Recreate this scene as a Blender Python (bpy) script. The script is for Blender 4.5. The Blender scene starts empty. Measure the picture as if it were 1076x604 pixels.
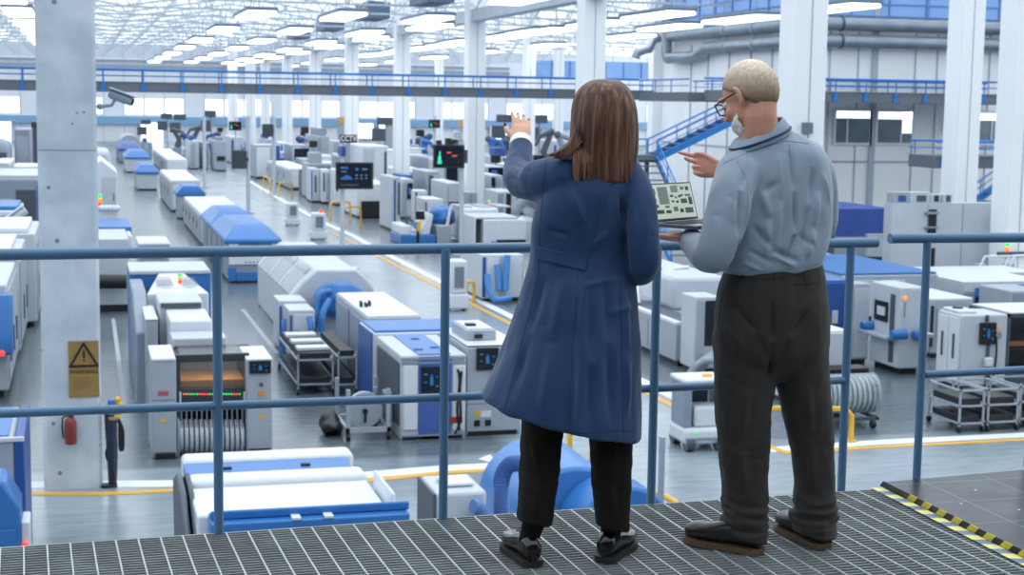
import bpy, bmesh, math, random
from mathutils import Vector, noise
from mathutils.bvhtree import BVHTree
random.seed(7)
PI = math.pi
COL = bpy.context.scene.collection

# ------------------------------------------------------------------ camera
F, CX, CY, H = 1650., 538., 302., 6.2          # focal length (px), centre, height of the eye over the hall floor
ZP = H - 1.6                                    # walkway level
def _cam():
    yc = Vector((85. - CX, 100. - CY, F)).normalized()      # where the aisles converge
    r = math.radians(0.85)
    u = Vector((math.sin(r), -math.cos(r), 0.))
    u.z = -(u.x * yc.x + u.y * yc.y) / yc.z
    zc = u.normalized()
    xc = yc.cross(zc)
    return xc, yc, zc
_XC, _YC, _ZC = _cam()
def ray(px, py):
    d = Vector((px - CX, py - CY, F))
    return Vector((_XC.dot(d), _YC.dot(d), _ZC.dot(d)))
def onz(px, py, z=0.):
    d = ray(px, py); t = (z - H) / d.z
    return Vector((d.x * t, d.y * t, z))
def at(px, py, Y):
    d = ray(px, py); t = Y / d.y
    return Vector((d.x * t, Y, H + d.z * t))
def onx(px, py, X):
    d = ray(px, py); t = X / d.x
    return Vector((X, d.y * t, H + d.z * t))
cam_d = bpy.data.cameras.new('camera'); cam = bpy.data.objects.new('camera', cam_d); COL.objects.link(cam)
cam_d.sensor_width = 36.; cam_d.lens = F / 1076. * 36.
from mathutils import Matrix
rt = Vector((_XC.x, _YC.x, _ZC.x)); up = -Vector((_XC.y, _YC.y, _ZC.y)); bk = -Vector((_XC.z, _YC.z, _ZC.z))
mw = Matrix((rt, up, bk)).transposed().to_4x4(); mw.translation = (0, 0, H)
cam.matrix_world = mw
cam_d.clip_start = .1; cam_d.clip_end = 1000
cam_d.dof.use_dof = True; cam_d.dof.focus_distance = 5.45; cam_d.dof.aperture_fstop = 7.5
bpy.context.scene.camera = cam

# ------------------------------------------------------------------ materials
def lin(hx):
    hx = hx.lstrip('#'); o = []
    for i in (0, 2, 4):
        c = int(hx[i:i+2], 16) / 255.
        o.append(c / 12.92 if c <= .04045 else ((c + .055) / 1.055) ** 2.4)
    return (*o, 1.)
MATS = {}
def mat(name, hx, rough=.5, metal=0., var=.06, scale=6., emit=0., bump=0., alpha=1., spec=.5, trans=0., coat=0.):
    if name in MATS: return MATS[name]
    m = bpy.data.materials.new(name); m.use_nodes = True
    nt = m.node_tree; b = nt.nodes['Principled BSDF']
    c = lin(hx)
    b.inputs['Roughness'].default_value = rough; b.inputs['Metallic'].default_value = metal
    b.inputs['Specular IOR Level'].default_value = spec
    b.inputs['Coat Weight'].default_value = coat
    tc = nt.nodes.new('ShaderNodeTexCoord')
    nz = nt.nodes.new('ShaderNodeTexNoise'); nz.inputs['Scale'].default_value = scale; nz.inputs['Detail'].default_value = 4
    nt.links.new(tc.outputs['Object'], nz.inputs['Vector'])
    rp = nt.nodes.new('ShaderNodeValToRGB')
    rp.color_ramp.elements[0].position = .3; rp.color_ramp.elements[1].position = .7
    rp.color_ramp.elements[0].color = tuple(max(0, x * (1 - var)) for x in c[:3]) + (1,)
    rp.color_ramp.elements[1].color = tuple(min(1, x * (1 + var)) for x in c[:3]) + (1,)
    nt.links.new(nz.outputs['Fac'], rp.inputs['Fac']); nt.links.new(rp.outputs['Color'], b.inputs['Base Color'])
    if emit:
        b.inputs['Emission Color'].default_value = c; b.inputs['Emission Strength'].default_value = emit
    if bump:
        bp = nt.nodes.new('ShaderNodeBump'); bp.inputs['Strength'].default_value = bump; bp.inputs['Distance'].default_value = .01
        nt.links.new(nz.outputs['Fac'], bp.inputs['Height']); nt.links.new(bp.outputs['Normal'], b.inputs['Normal'])
    if alpha < 1: b.inputs['Alpha'].default_value = alpha
    if trans: b.inputs['Transmission Weight'].default_value = trans
    MATS[name] = m
    return m
WHITE = mat('white_enamel', '#d9dee4', .35, scale=2, var=.03)
OFFW = mat('offwhite_enamel', '#c0c7cf', .4, scale=2, var=.04)
LGREY = mat('light_grey_enamel', '#a3acb6', .42, scale=2, var=.05)
GREY = mat('mid_grey_enamel', '#8a96a6', .45, scale=2, var=.06)
DGREY = mat('dark_grey_enamel', '#4a525e', .45, scale=2, var=.08)
BLACK = mat('black_plastic', '#16181c', .45, scale=4)
BLUE = mat('royal_blue_enamel', '#3272b6', .35, scale=2, var=.05)
DBLUE = mat('deep_blue_enamel', '#2a5296', .4, scale=2, var=.06)
SKYB = mat('sky_blue_enamel', '#4a8ccc', .4, scale=2, var=.05)
SEAM = mat('panel_gap', '#5b6675', .6)
STEEL = mat('brushed_steel', '#aab3bd', .3, .8, scale=30, var=.1)
ORANGE = mat('orange_plastic', '#e8862a', .4)
YELLOW = mat('yellow_paint', '#e3b23a', .45, var=.1, scale=3)
RED = mat('red_paint', '#a8322e', .4)
REDL = mat('red_lamp', '#ff3b30', .3, emit=1.5)
GRNL = mat('green_lamp', '#2bd66b', .3, emit=1.2)
ORGL = mat('orange_lamp', '#ff8a2a', .3, emit=1.0)
SCR = mat('dark_screen', '#141d2c', .15, scale=3, var=.1)
SCRB = mat('screen_blue', '#2f6cab', .3, emit=.22)
SCRW = mat('screen_white', '#6f8598', .3, emit=.12)
SCRG = mat('screen_green', '#3fd0a0', .3, emit=.6)
SCRO = mat('screen_orange', '#d8603c', .3, emit=.6)
GLASSY = mat('smoked_glass', '#5f6b7a', .08, scale=2, alpha=.22)
CLEAR = mat('clear_plastic', '#dfe8f0', .1, alpha=.28)
AMBER = mat('amber_board', '#d99a48', .5, var=.15, scale=8)
WLINE = mat('white_floor_paint', '#e4e9ef', .5, var=.06, scale=3)
YLINE = mat('yellow_floor_paint', '#dca93a', .5, var=.08, scale=3)

# ------------------------------------------------------------------ mesh building
class MB:
    def __init__(s): s.v = []; s.f = []; s.m = []
    def add(s, vs, fs, m=0):
        b = len(s.v); s.v += [Vector(p) for p in vs]
        for f in fs: s.f.append([b + i for i in f]); s.m.append(m)
        return s
    def box(s, x0, x1, y0, y1, z0, z1, m=0):
        if x1 < x0: x0, x1 = x1, x0
        if y1 < y0: y0, y1 = y1, y0
        if z1 < z0: z0, z1 = z1, z0
        return s.add([(x0,y0,z0),(x1,y0,z0),(x1,y1,z0),(x0,y1,z0),(x0,y0,z1),(x1,y0,z1),(x1,y1,z1),(x0,y1,z1)],
              [(3,2,1,0),(4,5,6,7),(0,1,5,4),(1,2,6,5),(2,3,7,6),(3,0,4,7)], m)
    def prism(s, poly, axis, a0, a1, m=0):
        # poly: 2D points counter-clockwise; axis 'x': (y,z)  'y': (x,z)  'z': (x,y)
        n = len(poly)
        def p(q, a): return {'x': (a, q[0], q[1]), 'y': (q[0], a, q[1]), 'z': (q[0], q[1], a)}[axis]
        vs = [p(q, a0) for q in poly] + [p(q, a1) for q in poly]
        fs = [tuple(range(n))[::-1], tuple(range(n, 2*n))] + [(i, (i+1) % n, n + (i+1) % n, n + i) for i in range(n)]
        return s.add(vs, fs, m)
    def tube(s, pts, r, n=10, m=0, cap=True):
        pts = [Vector(p) for p in pts]; k = len(pts)
        rs = list(r) if hasattr(r, '__len__') else [r] * k
        vs = []; fs = []
        ref = None
        for i, p in enumerate(pts):
            t = (pts[min(i+1, k-1)] - pts[max(i-1, 0)]).normalized()
            if ref is None:
                ref = Vector((0,0,1)) if abs(t.z) < .9 else Vector((1,0,0))
            a = (ref - t * ref.dot(t))
            if a.length < 1e-6: a = t.orthogonal()
            a.normalize(); b = t.cross(a); ref = a
            for j in range(n):
                th = 2*PI*j/n
                vs.append(p + (a*math.cos(th) + b*math.sin(th)) * rs[i])
        for i in range(k-1):
            for j in range(n):
                fs.append((i*n+j, i*n+(j+1) % n, (i+1)*n+(j+1) % n, (i+1)*n+j))
        if cap:
            fs.append(tuple(range(n))[::-1]); fs.append(tuple(range((k-1)*n, k*n)))
        return s.add(vs, fs, m)
    def cyl(s, p0, p1, r0, r1=None, n=20, m=0): return s.tube([p0, p1], [r0, r0 if r1 is None else r1], n, m)
    def loft(s, rings, m=0, cap=True):
        n = len(rings[0]); vs = [p for r in rings for p in r]; fs = []
        for i in range(len(rings)-1):
            for j in range(n):
                fs.append((i*n+j, i*n+(j+1) % n, (i+1)*n+(j+1) % n, (i+1)*n+j))
        if cap: fs.append(tuple(range(n))[::-1]); fs.append(tuple(range((len(rings)-1)*n, len(rings)*n)))
        return s.add(vs, fs, m)
    def ball(s, c, rx, ry=None, rz=None, n=16, k=10, m=0, rot=None):
        ry = rx if ry is None else ry; rz = rx if rz is None else rz
        c = Vector(c); vs = []; fs = []
        def q(x, y, z):
            v = Vector((x, y, z))
            return c + (rot @ v if rot else v)
        vs.append(q(0, 0, -rz))
        for i in range(1, k):
            ph = -PI/2 + PI*i/k
            for j in range(n):
                th = 2*PI*j/n
                vs.append(q(rx*math.cos(ph)*math.cos(th), ry*math.cos(ph)*math.sin(th), rz*math.sin(ph)))
        vs.append(q(0, 0, rz)); L = len(vs)-1
        for j in range(n): fs.append((0, 1+(j+1) % n, 1+j)); fs.append((L, 1+(k-2)*n+j, 1+(k-2)*n+(j+1) % n))
        for i in range(k-2):
            for j in range(n):
                fs.append((1+i*n+j, 1+i*n+(j+1) % n, 1+(i+1)*n+(j+1) % n, 1+(i+1)*n+j))
        return s.add(vs, fs, m)
    # a block whose front face is read in the picture at depth Y0 and which runs back to Y1
    def px(s, xl, xr, yt, yb, Y0, Y1, m=0):
        ym = yt if yb is None else (yt + yb) / 2
        x0 = at(xl, ym, Y0).x; x1 = at(xr, ym, Y0).x; xm = (xl+xr)/2
        z1 = at(xm, yt, Y0).z; z0 = 0. if yb is None else at(xm, yb, Y0).z
        return s.box(x0, x1, Y0, Y1, max(z0, 0), z1, m)
    def build(s, name, mats, parent=None, bevel=0., seg=2, smooth=None, loc=None, auto=35):
        me = bpy.data.meshes.new(name)
        o = bpy.data.objects.new(name, me); COL.objects.link(o)
        if parent is not None:
            org = root_loc(parent)
        else:
            if loc is None:
                xs = [p.x for p in s.v]; ys = [p.y for p in s.v]; zs = [p.z for p in s.v]
                loc = ((min(xs)+max(xs))/2, (min(ys)+max(ys))/2, min(zs))
            org = Vector(loc)
        me.from_pydata([tuple(p - org) for p in s.v], [], s.f)
        for mm in (mats if isinstance(mats, (list, tuple)) else [mats]): me.materials.append(mm)
        me.polygons.foreach_set('material_index', s.m)
        if smooth is None: smooth = True
        if smooth:
            me.polygons.foreach_set('use_smooth', [True] * len(me.polygons)); me.set_sharp_from_angle(angle=math.radians(auto))
        me.update()
        if parent is not None: o.parent = parent
        else: o.location = org
        if bevel:
            b = o.modifiers.new('edge', 'BEVEL'); b.width = bevel; b.segments = seg; b.limit_method = 'ANGLE'; b.angle_limit = math.radians(40)
            b.harden_normals = False
        return o
ROOTLOC = {}
def root_loc(o):
    while o.parent is not None: o = o.parent
    return Vector(o.location)
def tag(o, label, cat, group=None, kind=None):
    o['label'] = label; o['category'] = cat
    if group: o['group'] = group
    if kind: o['kind'] = kind
    return o
def thing(name, label, cat, loc, group=None):
    o = bpy.data.objects.new(name, None); COL.objects.link(o); o.location = loc; o.empty_display_size = .2
    return tag(o, label, cat, group)
def structure(o, label=None):
    o['kind'] = 'structure'
    if label: o['label'] = label
    return o
def copy_tree(o, loc, parent=None):
    c = o.copy(); COL.objects.link(c)
    if parent is None: c.location = loc
    else: c.parent = parent
    for ch in o.children: copy_tree(ch, None, c)
    return c
def text_faces(txt, size, bold=0.):
    cu = bpy.data.curves.new('lettering', 'FONT'); cu.body = txt; cu.size = size; cu.align_x = 'CENTER'; cu.align_y = 'CENTER'; cu.extrude = .0005; cu.offset = bold
    o = bpy.data.objects.new('lettering', cu); COL.objects.link(o)
    dg = bpy.context.evaluated_depsgraph_get(); me = o.evaluated_get(dg).to_mesh()
    vs = [v.co.copy() for v in me.vertices]; fs = [list(p.vertices) for p in me.polygons]
    o.evaluated_get(dg).to_mesh_clear(); bpy.data.objects.remove(o); bpy.data.curves.remove(cu)
    return vs, fs
# ================================================================== the hall
def floor_mat():
    m = bpy.data.materials.new('polished_concrete'); m.use_nodes = True; nt = m.node_tree; b = nt.nodes['Principled BSDF']
    tc = nt.nodes.new('ShaderNodeTexCoord'); n1 = nt.nodes.new('ShaderNodeTexNoise'); n2 = nt.nodes.new('ShaderNodeTexNoise')
    n1.inputs['Scale'].default_value = .25; n1.inputs['Detail'].default_value = 6
    mp = nt.nodes.new('ShaderNodeMapping'); mp.inputs['Scale'].default_value = (1.2, 6, 1)
    nt.links.new(tc.outputs['Object'], n1.inputs['Vector']); nt.links.new(tc.outputs['Object'], mp.inputs['Vector'])
    nt.links.new(mp.outputs['Vector'], n2.inputs['Vector']); n2.inputs['Scale'].default_value = 1.1; n2.inputs['Detail'].default_value = 6
    mx = nt.nodes.new('ShaderNodeMath'); mx.operation = 'ADD'; nt.links.new(n1.outputs['Fac'], mx.inputs[0]); nt.links.new(n2.outputs['Fac'], mx.inputs[1])
    rp = nt.nodes.new('ShaderNodeValToRGB'); rp.color_ramp.elements[0].position = .75; rp.color_ramp.elements[1].position = 1.25 if False else 1.0
    hf = nt.nodes.new('ShaderNodeMath'); hf.operation = 'MULTIPLY'; hf.inputs[1].default_value = .5
    nt.links.new(mx.outputs[0], hf.inputs[0]); nt.links.new(hf.outputs[0], rp.inputs['Fac'])
    rp.color_ramp.elements[0].position = .35; rp.color_ramp.elements[1].position = .68
    rp.color_ramp.elements[0].color = lin('#76838c'); rp.color_ramp.elements[1].color = lin('#9ba8af')
    # light patches put into the floor colour: bays darker than aisle and front strip
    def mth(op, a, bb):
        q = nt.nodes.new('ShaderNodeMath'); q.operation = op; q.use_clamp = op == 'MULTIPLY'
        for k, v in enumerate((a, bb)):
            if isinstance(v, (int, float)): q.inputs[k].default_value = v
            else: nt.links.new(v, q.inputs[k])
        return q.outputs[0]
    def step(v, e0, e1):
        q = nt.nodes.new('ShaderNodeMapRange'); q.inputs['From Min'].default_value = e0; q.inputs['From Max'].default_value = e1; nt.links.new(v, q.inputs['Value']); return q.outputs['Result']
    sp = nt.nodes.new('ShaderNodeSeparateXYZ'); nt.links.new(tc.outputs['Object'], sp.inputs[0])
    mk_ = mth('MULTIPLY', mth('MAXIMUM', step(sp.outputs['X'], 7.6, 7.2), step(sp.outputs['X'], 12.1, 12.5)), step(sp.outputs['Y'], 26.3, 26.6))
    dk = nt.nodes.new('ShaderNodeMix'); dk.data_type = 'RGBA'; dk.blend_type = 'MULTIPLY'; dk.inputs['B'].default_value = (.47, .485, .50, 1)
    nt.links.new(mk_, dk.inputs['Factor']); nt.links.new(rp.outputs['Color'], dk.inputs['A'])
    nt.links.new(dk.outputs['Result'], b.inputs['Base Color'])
    b.inputs['Roughness'].default_value = .24; b.inputs['Specular IOR Level'].default_value = .6
    return m
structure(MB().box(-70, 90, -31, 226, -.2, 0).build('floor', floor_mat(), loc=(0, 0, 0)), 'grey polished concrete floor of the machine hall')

# end wall -------------------------------------------------------------
YE = 222.
wallw = mat('white_wall_panel', '#e9edf4', .6, scale=.6, var=.03)
wallb = mat('blue_wall_band', '#86aed2', .55, scale=1, var=.05)
band = mat('glazing_band', '#f3f8ff', .4, emit=1.7, var=.01)
walls = mat('grey_wall_strip', '#9aa7b6', .55, scale=1)
lit = mat('lit_window', '#f4f9ff', .4, emit=1.8, var=.01)
structure(MB().box(-58.4, -58, -30, YE, 0, H+8.6).build('wall_left_unseen', mat('unseen_wall_and_roof', '#6d7782', .7)))  # unseen wall, put in to cut the light from the side
structure(MB().box(-58, 90, -30.4, -30, 0, H+8.6).build('wall_near_unseen', mat('unseen_wall_and_roof', '#6d7782')))  # unseen dark wall behind the camera, put in to hold back light
m = MB().box(-70, 90, YE, YE+.4, 0, H+7)
for i in range(60): m.box(-70+i*2.7, -70+i*2.7+.12, YE-.05, YE, 0, H+7, 1)
za, zb = at(200, 131, YE).z, at(200, 123, YE).z
m.box(-70, at(690, 120, YE).x, YE-.5, YE-.05, za, zb, 2)
for ya, yb in ((64, 66), (69, 73)): m.box(-70, 60, YE-.3, YE-.05, at(200, yb, YE).z, at(200, ya, YE).z, 3)
zt_, zb_ = at(200, 104.5, YE).z, at(200, 120.5, YE).z
for i in range(60):
    xa = -70+i*2.7+.12
    if i % 4 != 3: m.box(xa+.06, xa+2.46, YE-.04, YE-.001, zb_, zt_, 4)
structure(m.build('wall_back', [wallw, mat('wall_seam', '#c6d0dc', .6), wallb, walls, band]))
k = 0
for xl, xr, yt, yb in ((148, 171, 129, 150), (374, 391, 130, 145), (0, 12, 128, 150), (398, 412, 131, 144), (268, 284, 108, 121), (515, 532, 133, 146)):
    k += 1
    a = at(xl, yt, YE); b = at(xr, yb, YE)
    w = MB(); w.box(a.x-.15, b.x+.15, YE-.62, YE-.52, b.z-.15, a.z+.15, 0); w.box(a.x, b.x, YE-.66, YE-.6, b.z, a.z, 1)
    w.box((a.x+b.x)/2-.05, (a.x+b.x)/2+.05, YE-.7, YE-.64, b.z, a.z, 0)
    structure(w.build('window_%d' % k, [WHITE, lit]))

# right side: long wall, corner and wall facing the walkway -------------------
YC = 66.
xcr = at(848, 150, YC).x
YR2 = 66 * 763 / 594.
pan = mat('pale_wall_panel', '#f1f3f6', .55, scale=.4, var=.05)
seam = mat('wall_panel_seam', '#aab5c2', .6)
m = MB().box(xcr, xcr+.4, YC, YR2, 0, H+7)
for y in (70, 72.5, 75.2, 78, 80.4): m.box(xcr-.05, xcr, y, y+.1, 0, H+3.2, 1)
m.box(xcr-.03, xcr, YC, YR2, H-2.2, H-2.1, 1)
structure(m.build('wall_right', [pan, seam]), 'pale panelled right wall running away from the corner behind the man')
m = MB().box(xcr, 90, YC, YC+.4, 0, H+7)
for px_ in (872, 902, 919, 962, 985, 1040): x = at(px_, 60, YC).x; m.box(x-.03, x+.03, YC-.04, YC, 0, H+3.4, 1)
x = at(919, 60, YC).x; m.box(x-.14, x+.14, YC-.12, YC, 0, H+7, 1)
m.box(xcr, 90, YC-.04, YC, at(920, 170, YC).z-.05, at(920, 170, YC).z+.05, 1)
structure(m.build('wall_front_right', [pan, seam]), 'pale panelled wall above the right row of machines')
xw = xcr
structure(MB().box(xcr-.6, xcr+.1, YR2, YR2+.8, 0, H+7).build('wall_pilaster', pan))
# clerestory glazing (blue tinted) with grid
blueg = mat('blue_tinted_glazing', '#86aee6', .25, scale=.3, var=.12)
mull = mat('blue_mullion', '#5f86bd', .4)
z0, z1 = at(920, 18, YC).z, H+7
m = MB().box(xcr+.02, 90, YC-.1, YC-.05, z0, z1, 0)
for i in range(26): m.box(xcr+i*1.9, xcr+i*1.9+(.16 if i % 3 == 0 else .05), YC-.16, YC-.1, z0, z1, 1)
for z in (z0, z0+.55, z0+1.1, z0+1.65, z0+2.2): m.box(xcr, 90, YC-.15, YC-.1, z, z+.06, 1)
structure(m.build('window_7', [blueg, mull]), 'blue tinted clerestory glazing above the pipes')
m = MB().box(xcr-.1, xcr-.05, YC, YR2-.4, z0, z1, 0)
for i in range(8): m.box(xcr-.16, xcr-.1, YC+i*2.2, YC+i*2.2+(.25 if i == 5 else .06), z0, z1, 1)
for z in (z0, z0+.55, z0+1.1, z0+1.65, z0+2.2): m.box(xcr-.15, xcr-.1, YC, YR2-.4, z, z+.06, 1)
structure(m.build('window_8', [blueg, mull]), 'blue tinted clerestory glazing over the stairs')
# far glazing behind the stair side
m = MB(); a = at(560, 82, 200.); b = at(690, 66, 200.)
m.box(a.x, b.x+20, 200, 200.2, a.z, b.z, 0)
for i in range(14): m.box(a.x+i*2.5, a.x+i*2.5+.12, 199.85, 200, a.z, b.z, 1)
structure(m.build('window_9', [blueg, mull]))
# windows in the wall under the walkway
k = 9
for xl, xr, yt, yb in ((878, 912, 116.5, 150), (922, 956, 117.5, 150), (1028, 1046, 119, 150), (1051, 1061, 119, 150)):
    k += 1
    a = at(xl, yt, YC); b = at(xr, yb, YC)
    w = MB(); t = .12
    w.box(a.x-t, b.x+t, YC-.12, YC-.04, b.z-t, b.z, 0); w.box(a.x-t, b.x+t, YC-.12, YC-.04, a.z, a.z+t, 0)
    w.box(a.x-t, a.x, YC-.12, YC-.04, b.z, a.z, 0); w.box(b.x, b.x+t, YC-.12, YC-.04, b.z, a.z, 0)
    w.box(a.x, b.x, YC-.07, YC-.05, b.z, a.z, 1)
    w.box(a.x, b.x, YC-.09, YC-.06, a.z-.32, a.z, 2)
    c = a.x + (b.x-a.x)*(.34 if k == 10 else .7)
    w.box(c-.04, c+.04, YC-.11, YC-.06, b.z, a.z-.3, 0)
    if k == 11: w.box(c+.05, b.x, YC-.09, YC-.06, b.z+.45, a.z, 2)
    structure(w.build('window_%d' % k, [WHITE, mat('office_window_pane', '#6f7f8d', .12, scale=.7, var=.3), lit]))
w = MB(); a = at(995, 125, YC); b = at(1003, 137, YC); w.box(a.x, b.x, YC-.3, YC-.04, b.z, a.z, 0); w.box(a.x+.05, b.x-.02, YC-.34, YC-.3, b.z+.02, b.z+.2, 1)
tag(w.build('control_box', [BLACK, WHITE]), 'small black control box fixed on the pale wall left of the tall right column', 'control box')

# concrete column ------------------------------------------------------
def concrete():
    m = bpy.data.materials.new('fair_faced_concrete'); m.use_nodes = True; nt = m.node_tree; b = nt.nodes['Principled BSDF']
    tc = nt.nodes.new('ShaderNodeTexCoord'); n1 = nt.nodes.new('ShaderNodeTexNoise'); n1.inputs['Scale'].default_value = 1.6; n1.inputs['Detail'].default_value = 8
    nt.links.new(tc.outputs['Object'], n1.inputs['Vector'])
    vo = nt.nodes.new('ShaderNodeTexVoronoi'); vo.inputs['Scale'].default_value = 2.6; nt.links.new(tc.outputs['Object'], vo.inputs['Vector'])
    r1 = nt.nodes.new('ShaderNodeValToRGB'); r1.color_ramp.elements[0].color = lin('#b2bec8'); r1.color_ramp.elements[1].color = lin('#cfd8e0')
    r1.color_ramp.elements[0].position = .35; r1.color_ramp.elements[1].position = .65
    r2 = nt.nodes.new('ShaderNodeValToRGB'); r2.color_ramp.elements[0].color = lin('#6d7884'); r2.color_ramp.elements[1].color = (1, 1, 1, 1)
    r2.color_ramp.elements[0].position = .03; r2.color_ramp.elements[1].position = .055
    mx = nt.nodes.new('ShaderNodeMix'); mx.data_type = 'RGBA'; mx.blend_type = 'MULTIPLY'; mx.inputs['Factor'].default_value = 1
    nt.links.new(n1.outputs['Fac'], r1.inputs['Fac']); nt.links.new(vo.outputs['Distance'], r2.inputs['Fac'])
    nt.links.new(r1.outputs['Color'], mx.inputs['A']); nt.links.new(r2.outputs['Color'], mx.inputs['B'])
    nt.links.new(mx.outputs['Result'], b.inputs['Base Color']); b.inputs['Roughness'].default_value = .75
    return m
CONC = concrete()
YCOL = 25.3
cx0, cx1 = at(42, 300, YCOL).x, at(104.5, 300, YCOL).x
c = .05
def colpoly(x0, x1, y0, y1, c): return [(x0+c,y0),(x1-c,y0),(x1,y0+c),(x1,y1-c),(x1-c,y1),(x0+c,y1),(x0,y1-c),(x0,y0+c)]
m = MB(); zs = at(70, 158, YCOL).z
m.prism(colpoly(cx0, cx1, YCOL, YCOL+.95, c), 'z', 0, zs-.006); m.prism(colpoly(cx0+.008, cx1-.008, YCOL+.008, YCOL+.94, c), 'z', zs-.006, zs+.006, 1); m.prism(colpoly(cx0, cx1, YCOL, YCOL+.95, c), 'z', zs+.006, H+6.5)
for px_, py_, r in ((51, 197, .03), (60, 253, .035), (56, 445, .03), (63, 497, .035), (57, 2, .04), (88, 118, .02)):
    p = at(px_, py_, YCOL); m.cyl((p.x, YCOL-.004, p.z), (p.x, YCOL+.02, p.z), r, n=10, m=1)
structure(tag(m.build('concrete_column', [CONC, mat('concrete_joint', '#77838f', .8)]), 'thick pale concrete column carrying the warning plaque', 'column'))

# steel columns -----------------------------------------------------------
cwhite = mat('white_column_paint', '#f8fafc', .45, scale=.5, var=.02)
cshade = mat('column_joint_line', '#aeb9c6', .5)
_XA = at(847, 200, 41.4).x
ords = ['man in the shirt', 'woman in the coat']
lab = {41.4: 'broad white column rising just behind the man in the blue shirt', 61.1: 'white column rising right behind the head of the woman',
       80.8: 'white column directly left of the raised hand of the woman', 100.5: 'white column between the big dark wall screen and the second screen stand',
       120.2: 'white column rising behind the CCTV letters sign', 139.9: 'fourth white column of the row counted from the raised hand leftwards', 159.6: 'fifth white column of the row counted from the raised hand leftwards', 179.3: 'leftmost and farthest white column of the row along the aisle'}
def steel_column(X, Y, w, label, group=None):
    r = thing('steel_column', label, 'column', (X, Y+w/2, 0), group)
    d = w*1.1
    m = MB(); m.prism(colpoly(X-w/2, X+w/2, Y, Y+d, w*.03), 'z', 0, H+6.6)
    m.box(X-w*.02, X+w*.015, Y-.015, Y, 0, H+6.6, 1)
    m.build('column_shaft', [cwhite, cshade], r)
    b = MB().box(X-w*.75, X+w*.75, Y-w*.2, Y+d+w*.2, 0, .12); b.build('base_plate', LGREY, r, bevel=.02)
    r['kind'] = 'structure'
    return r
Y = 41.4
for i in range(8):
    y = round(41.4+i*19.7, 1)
    steel_column(_XA, y, .95 if i else 1.0, lab[y], 'white steel columns of the hall')
for px_, Y, w, l in ((1019.5, 54, .98, 'tall white column standing right of the office windows'), (1078, 49, 1.0, 'white column at the right edge of the photo'),
                     (557, 104, .75, 'slim white column behind the raised hand of the woman'), (588, 150, .85, 'slim far white column between the raised hand and the head of the woman'),
                     (462, 140, .7, 'slim far white column above the second screen stand'), (245, 178, 1.0, 'left one of the two far white columns joined by a bar'), (264, 172, 1.0, 'right one of the two far white columns joined by a bar')):
    steel_column(at(px_, 110, Y).x, Y, w, l, 'white steel columns of the hall')

a, b = at(844, 128.5, 41.3), at(853.5, 140.5, 41.3)
tag(MB().box(a.x, b.x, 41.25, 41.402, b.z, a.z).build('junction_box', mat('box_grey', '#6f7a88', .5), bevel=.015), 'small grey junction box fixed on the broad white column behind the man', 'junction box')
# mezzanine bridge + walkways -------------------------------------------------
RAILB = mat('bright_blue_rail', '#1f79c6', .4, scale=3)
DECK = mat('grey_steel_deck', '#676f79', .5, scale=.8, var=.08)
def walkway(name, label, p0, p1, z0, z1, zr, side, post, skew=0., depth=1.1):
    # p0,p1: ends of the visible edge (x,y); side: +1 deck lies on the left of p0->p1
    p0 = Vector((*p0, 0)); p1 = Vector((*p1, 0)); d = (p1-p0); L = d.length; d.normalize(); nrm = Vector((-d.y, d.x, 0))*side
    r = thing(name, label, 'walkway', ((p0+p1)/2 + nrm*depth/2 + Vector((0,0,z0))))
    def P(a, b, z): q = p0 + d*a + nrm*b; return Vector((q.x, q.y, z))
    m = MB()
    def bar(a0, a1, b0, b1, za, zb, mm=0):
        vs = [P(a0,b0,za),P(a1,b0,za),P(a1,b1,za),P(a0,b1,za),P(a0,b0,zb),P(a1,b0,zb),P(a1,b1,zb),P(a0,b1,zb)]
        fs = [(3,2,1,0),(4,5,6,7),(0,1,5,4),(1,2,6,5),(2,3,7,6),(3,0,4,7)]
        m.add(vs, fs, mm)
    bar(0, L, 0, depth, z0, z1); bar(0, L, -.04, .0, z1-.06, z1)
    m.build('deck', [DECK], r)
    for b in (0., depth):
        rl = MB(); rl.tube([P(0, b, zr), P(L, b, zr)], .045, 8); rl.tube([P(0, b, (zr+z1)/2), P(L, b, (zr+z1)/2)], .022, 6)
        rl.build('handrail', RAILB, r)
        n = int(L/post)
        for i in range(n+1):
            a = skew + i*post
            if a > L or a < 0: continue
            pm = MB(); bb = b - (.05 if b == 0 else -.05)
            pm.tube([P(a, bb, z1-.3 if b == 0 else z1), P(a, bb, zr)], .028, 6)
            if b == 0: pm.add([P(a-.06,bb-.02,z1-.02),P(a+.06,bb-.02,z1-.02),P(a+.12,bb-.02,z0+.05),P(a-.12,bb-.02,z0+.05),P(a-.06,bb+.03,z1-.02),P(a+.06,bb+.03,z1-.02),P(a+.12,bb+.03,z0+.05),P(a-.12,bb+.03,z0+.05)],
                              [(0,1,2,3),(7,6,5,4),(0,4,5,1),(1,5,6,2),(2,6,7,3),(3,7,4,0)])
            pm.build('rail_post', RAILB, r)
    return r
ZB0, ZB1, ZBR = H+.17, H+.64, H+1.17
walkway('mezzanine_bridge', 'long grey footbridge with blue railing crossing the whole hall', (-24, 73.2), (_XA+7, 73.2), ZB0, ZB1, ZBR, 1, 1.74, .62, 1.4)
walkway('wall_walkway', 'grey walkway with blue railing along the pale wall right of the man', (xcr-5.2, 62.5), (41, 62.5), ZB0, ZB1, ZBR, 1, 1.45, .4, 3.3)
walkway('wall_walkway', 'grey walkway with blue railing leading to the top of the stairs', (xcr-3.0, 72.6), (xcr-3.0, 66.2), ZB0-.05, ZB1-.1, ZBR-.05, -1, 2.1, .2, 2.8)
zl = at(1000, 176, 58).z
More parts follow.
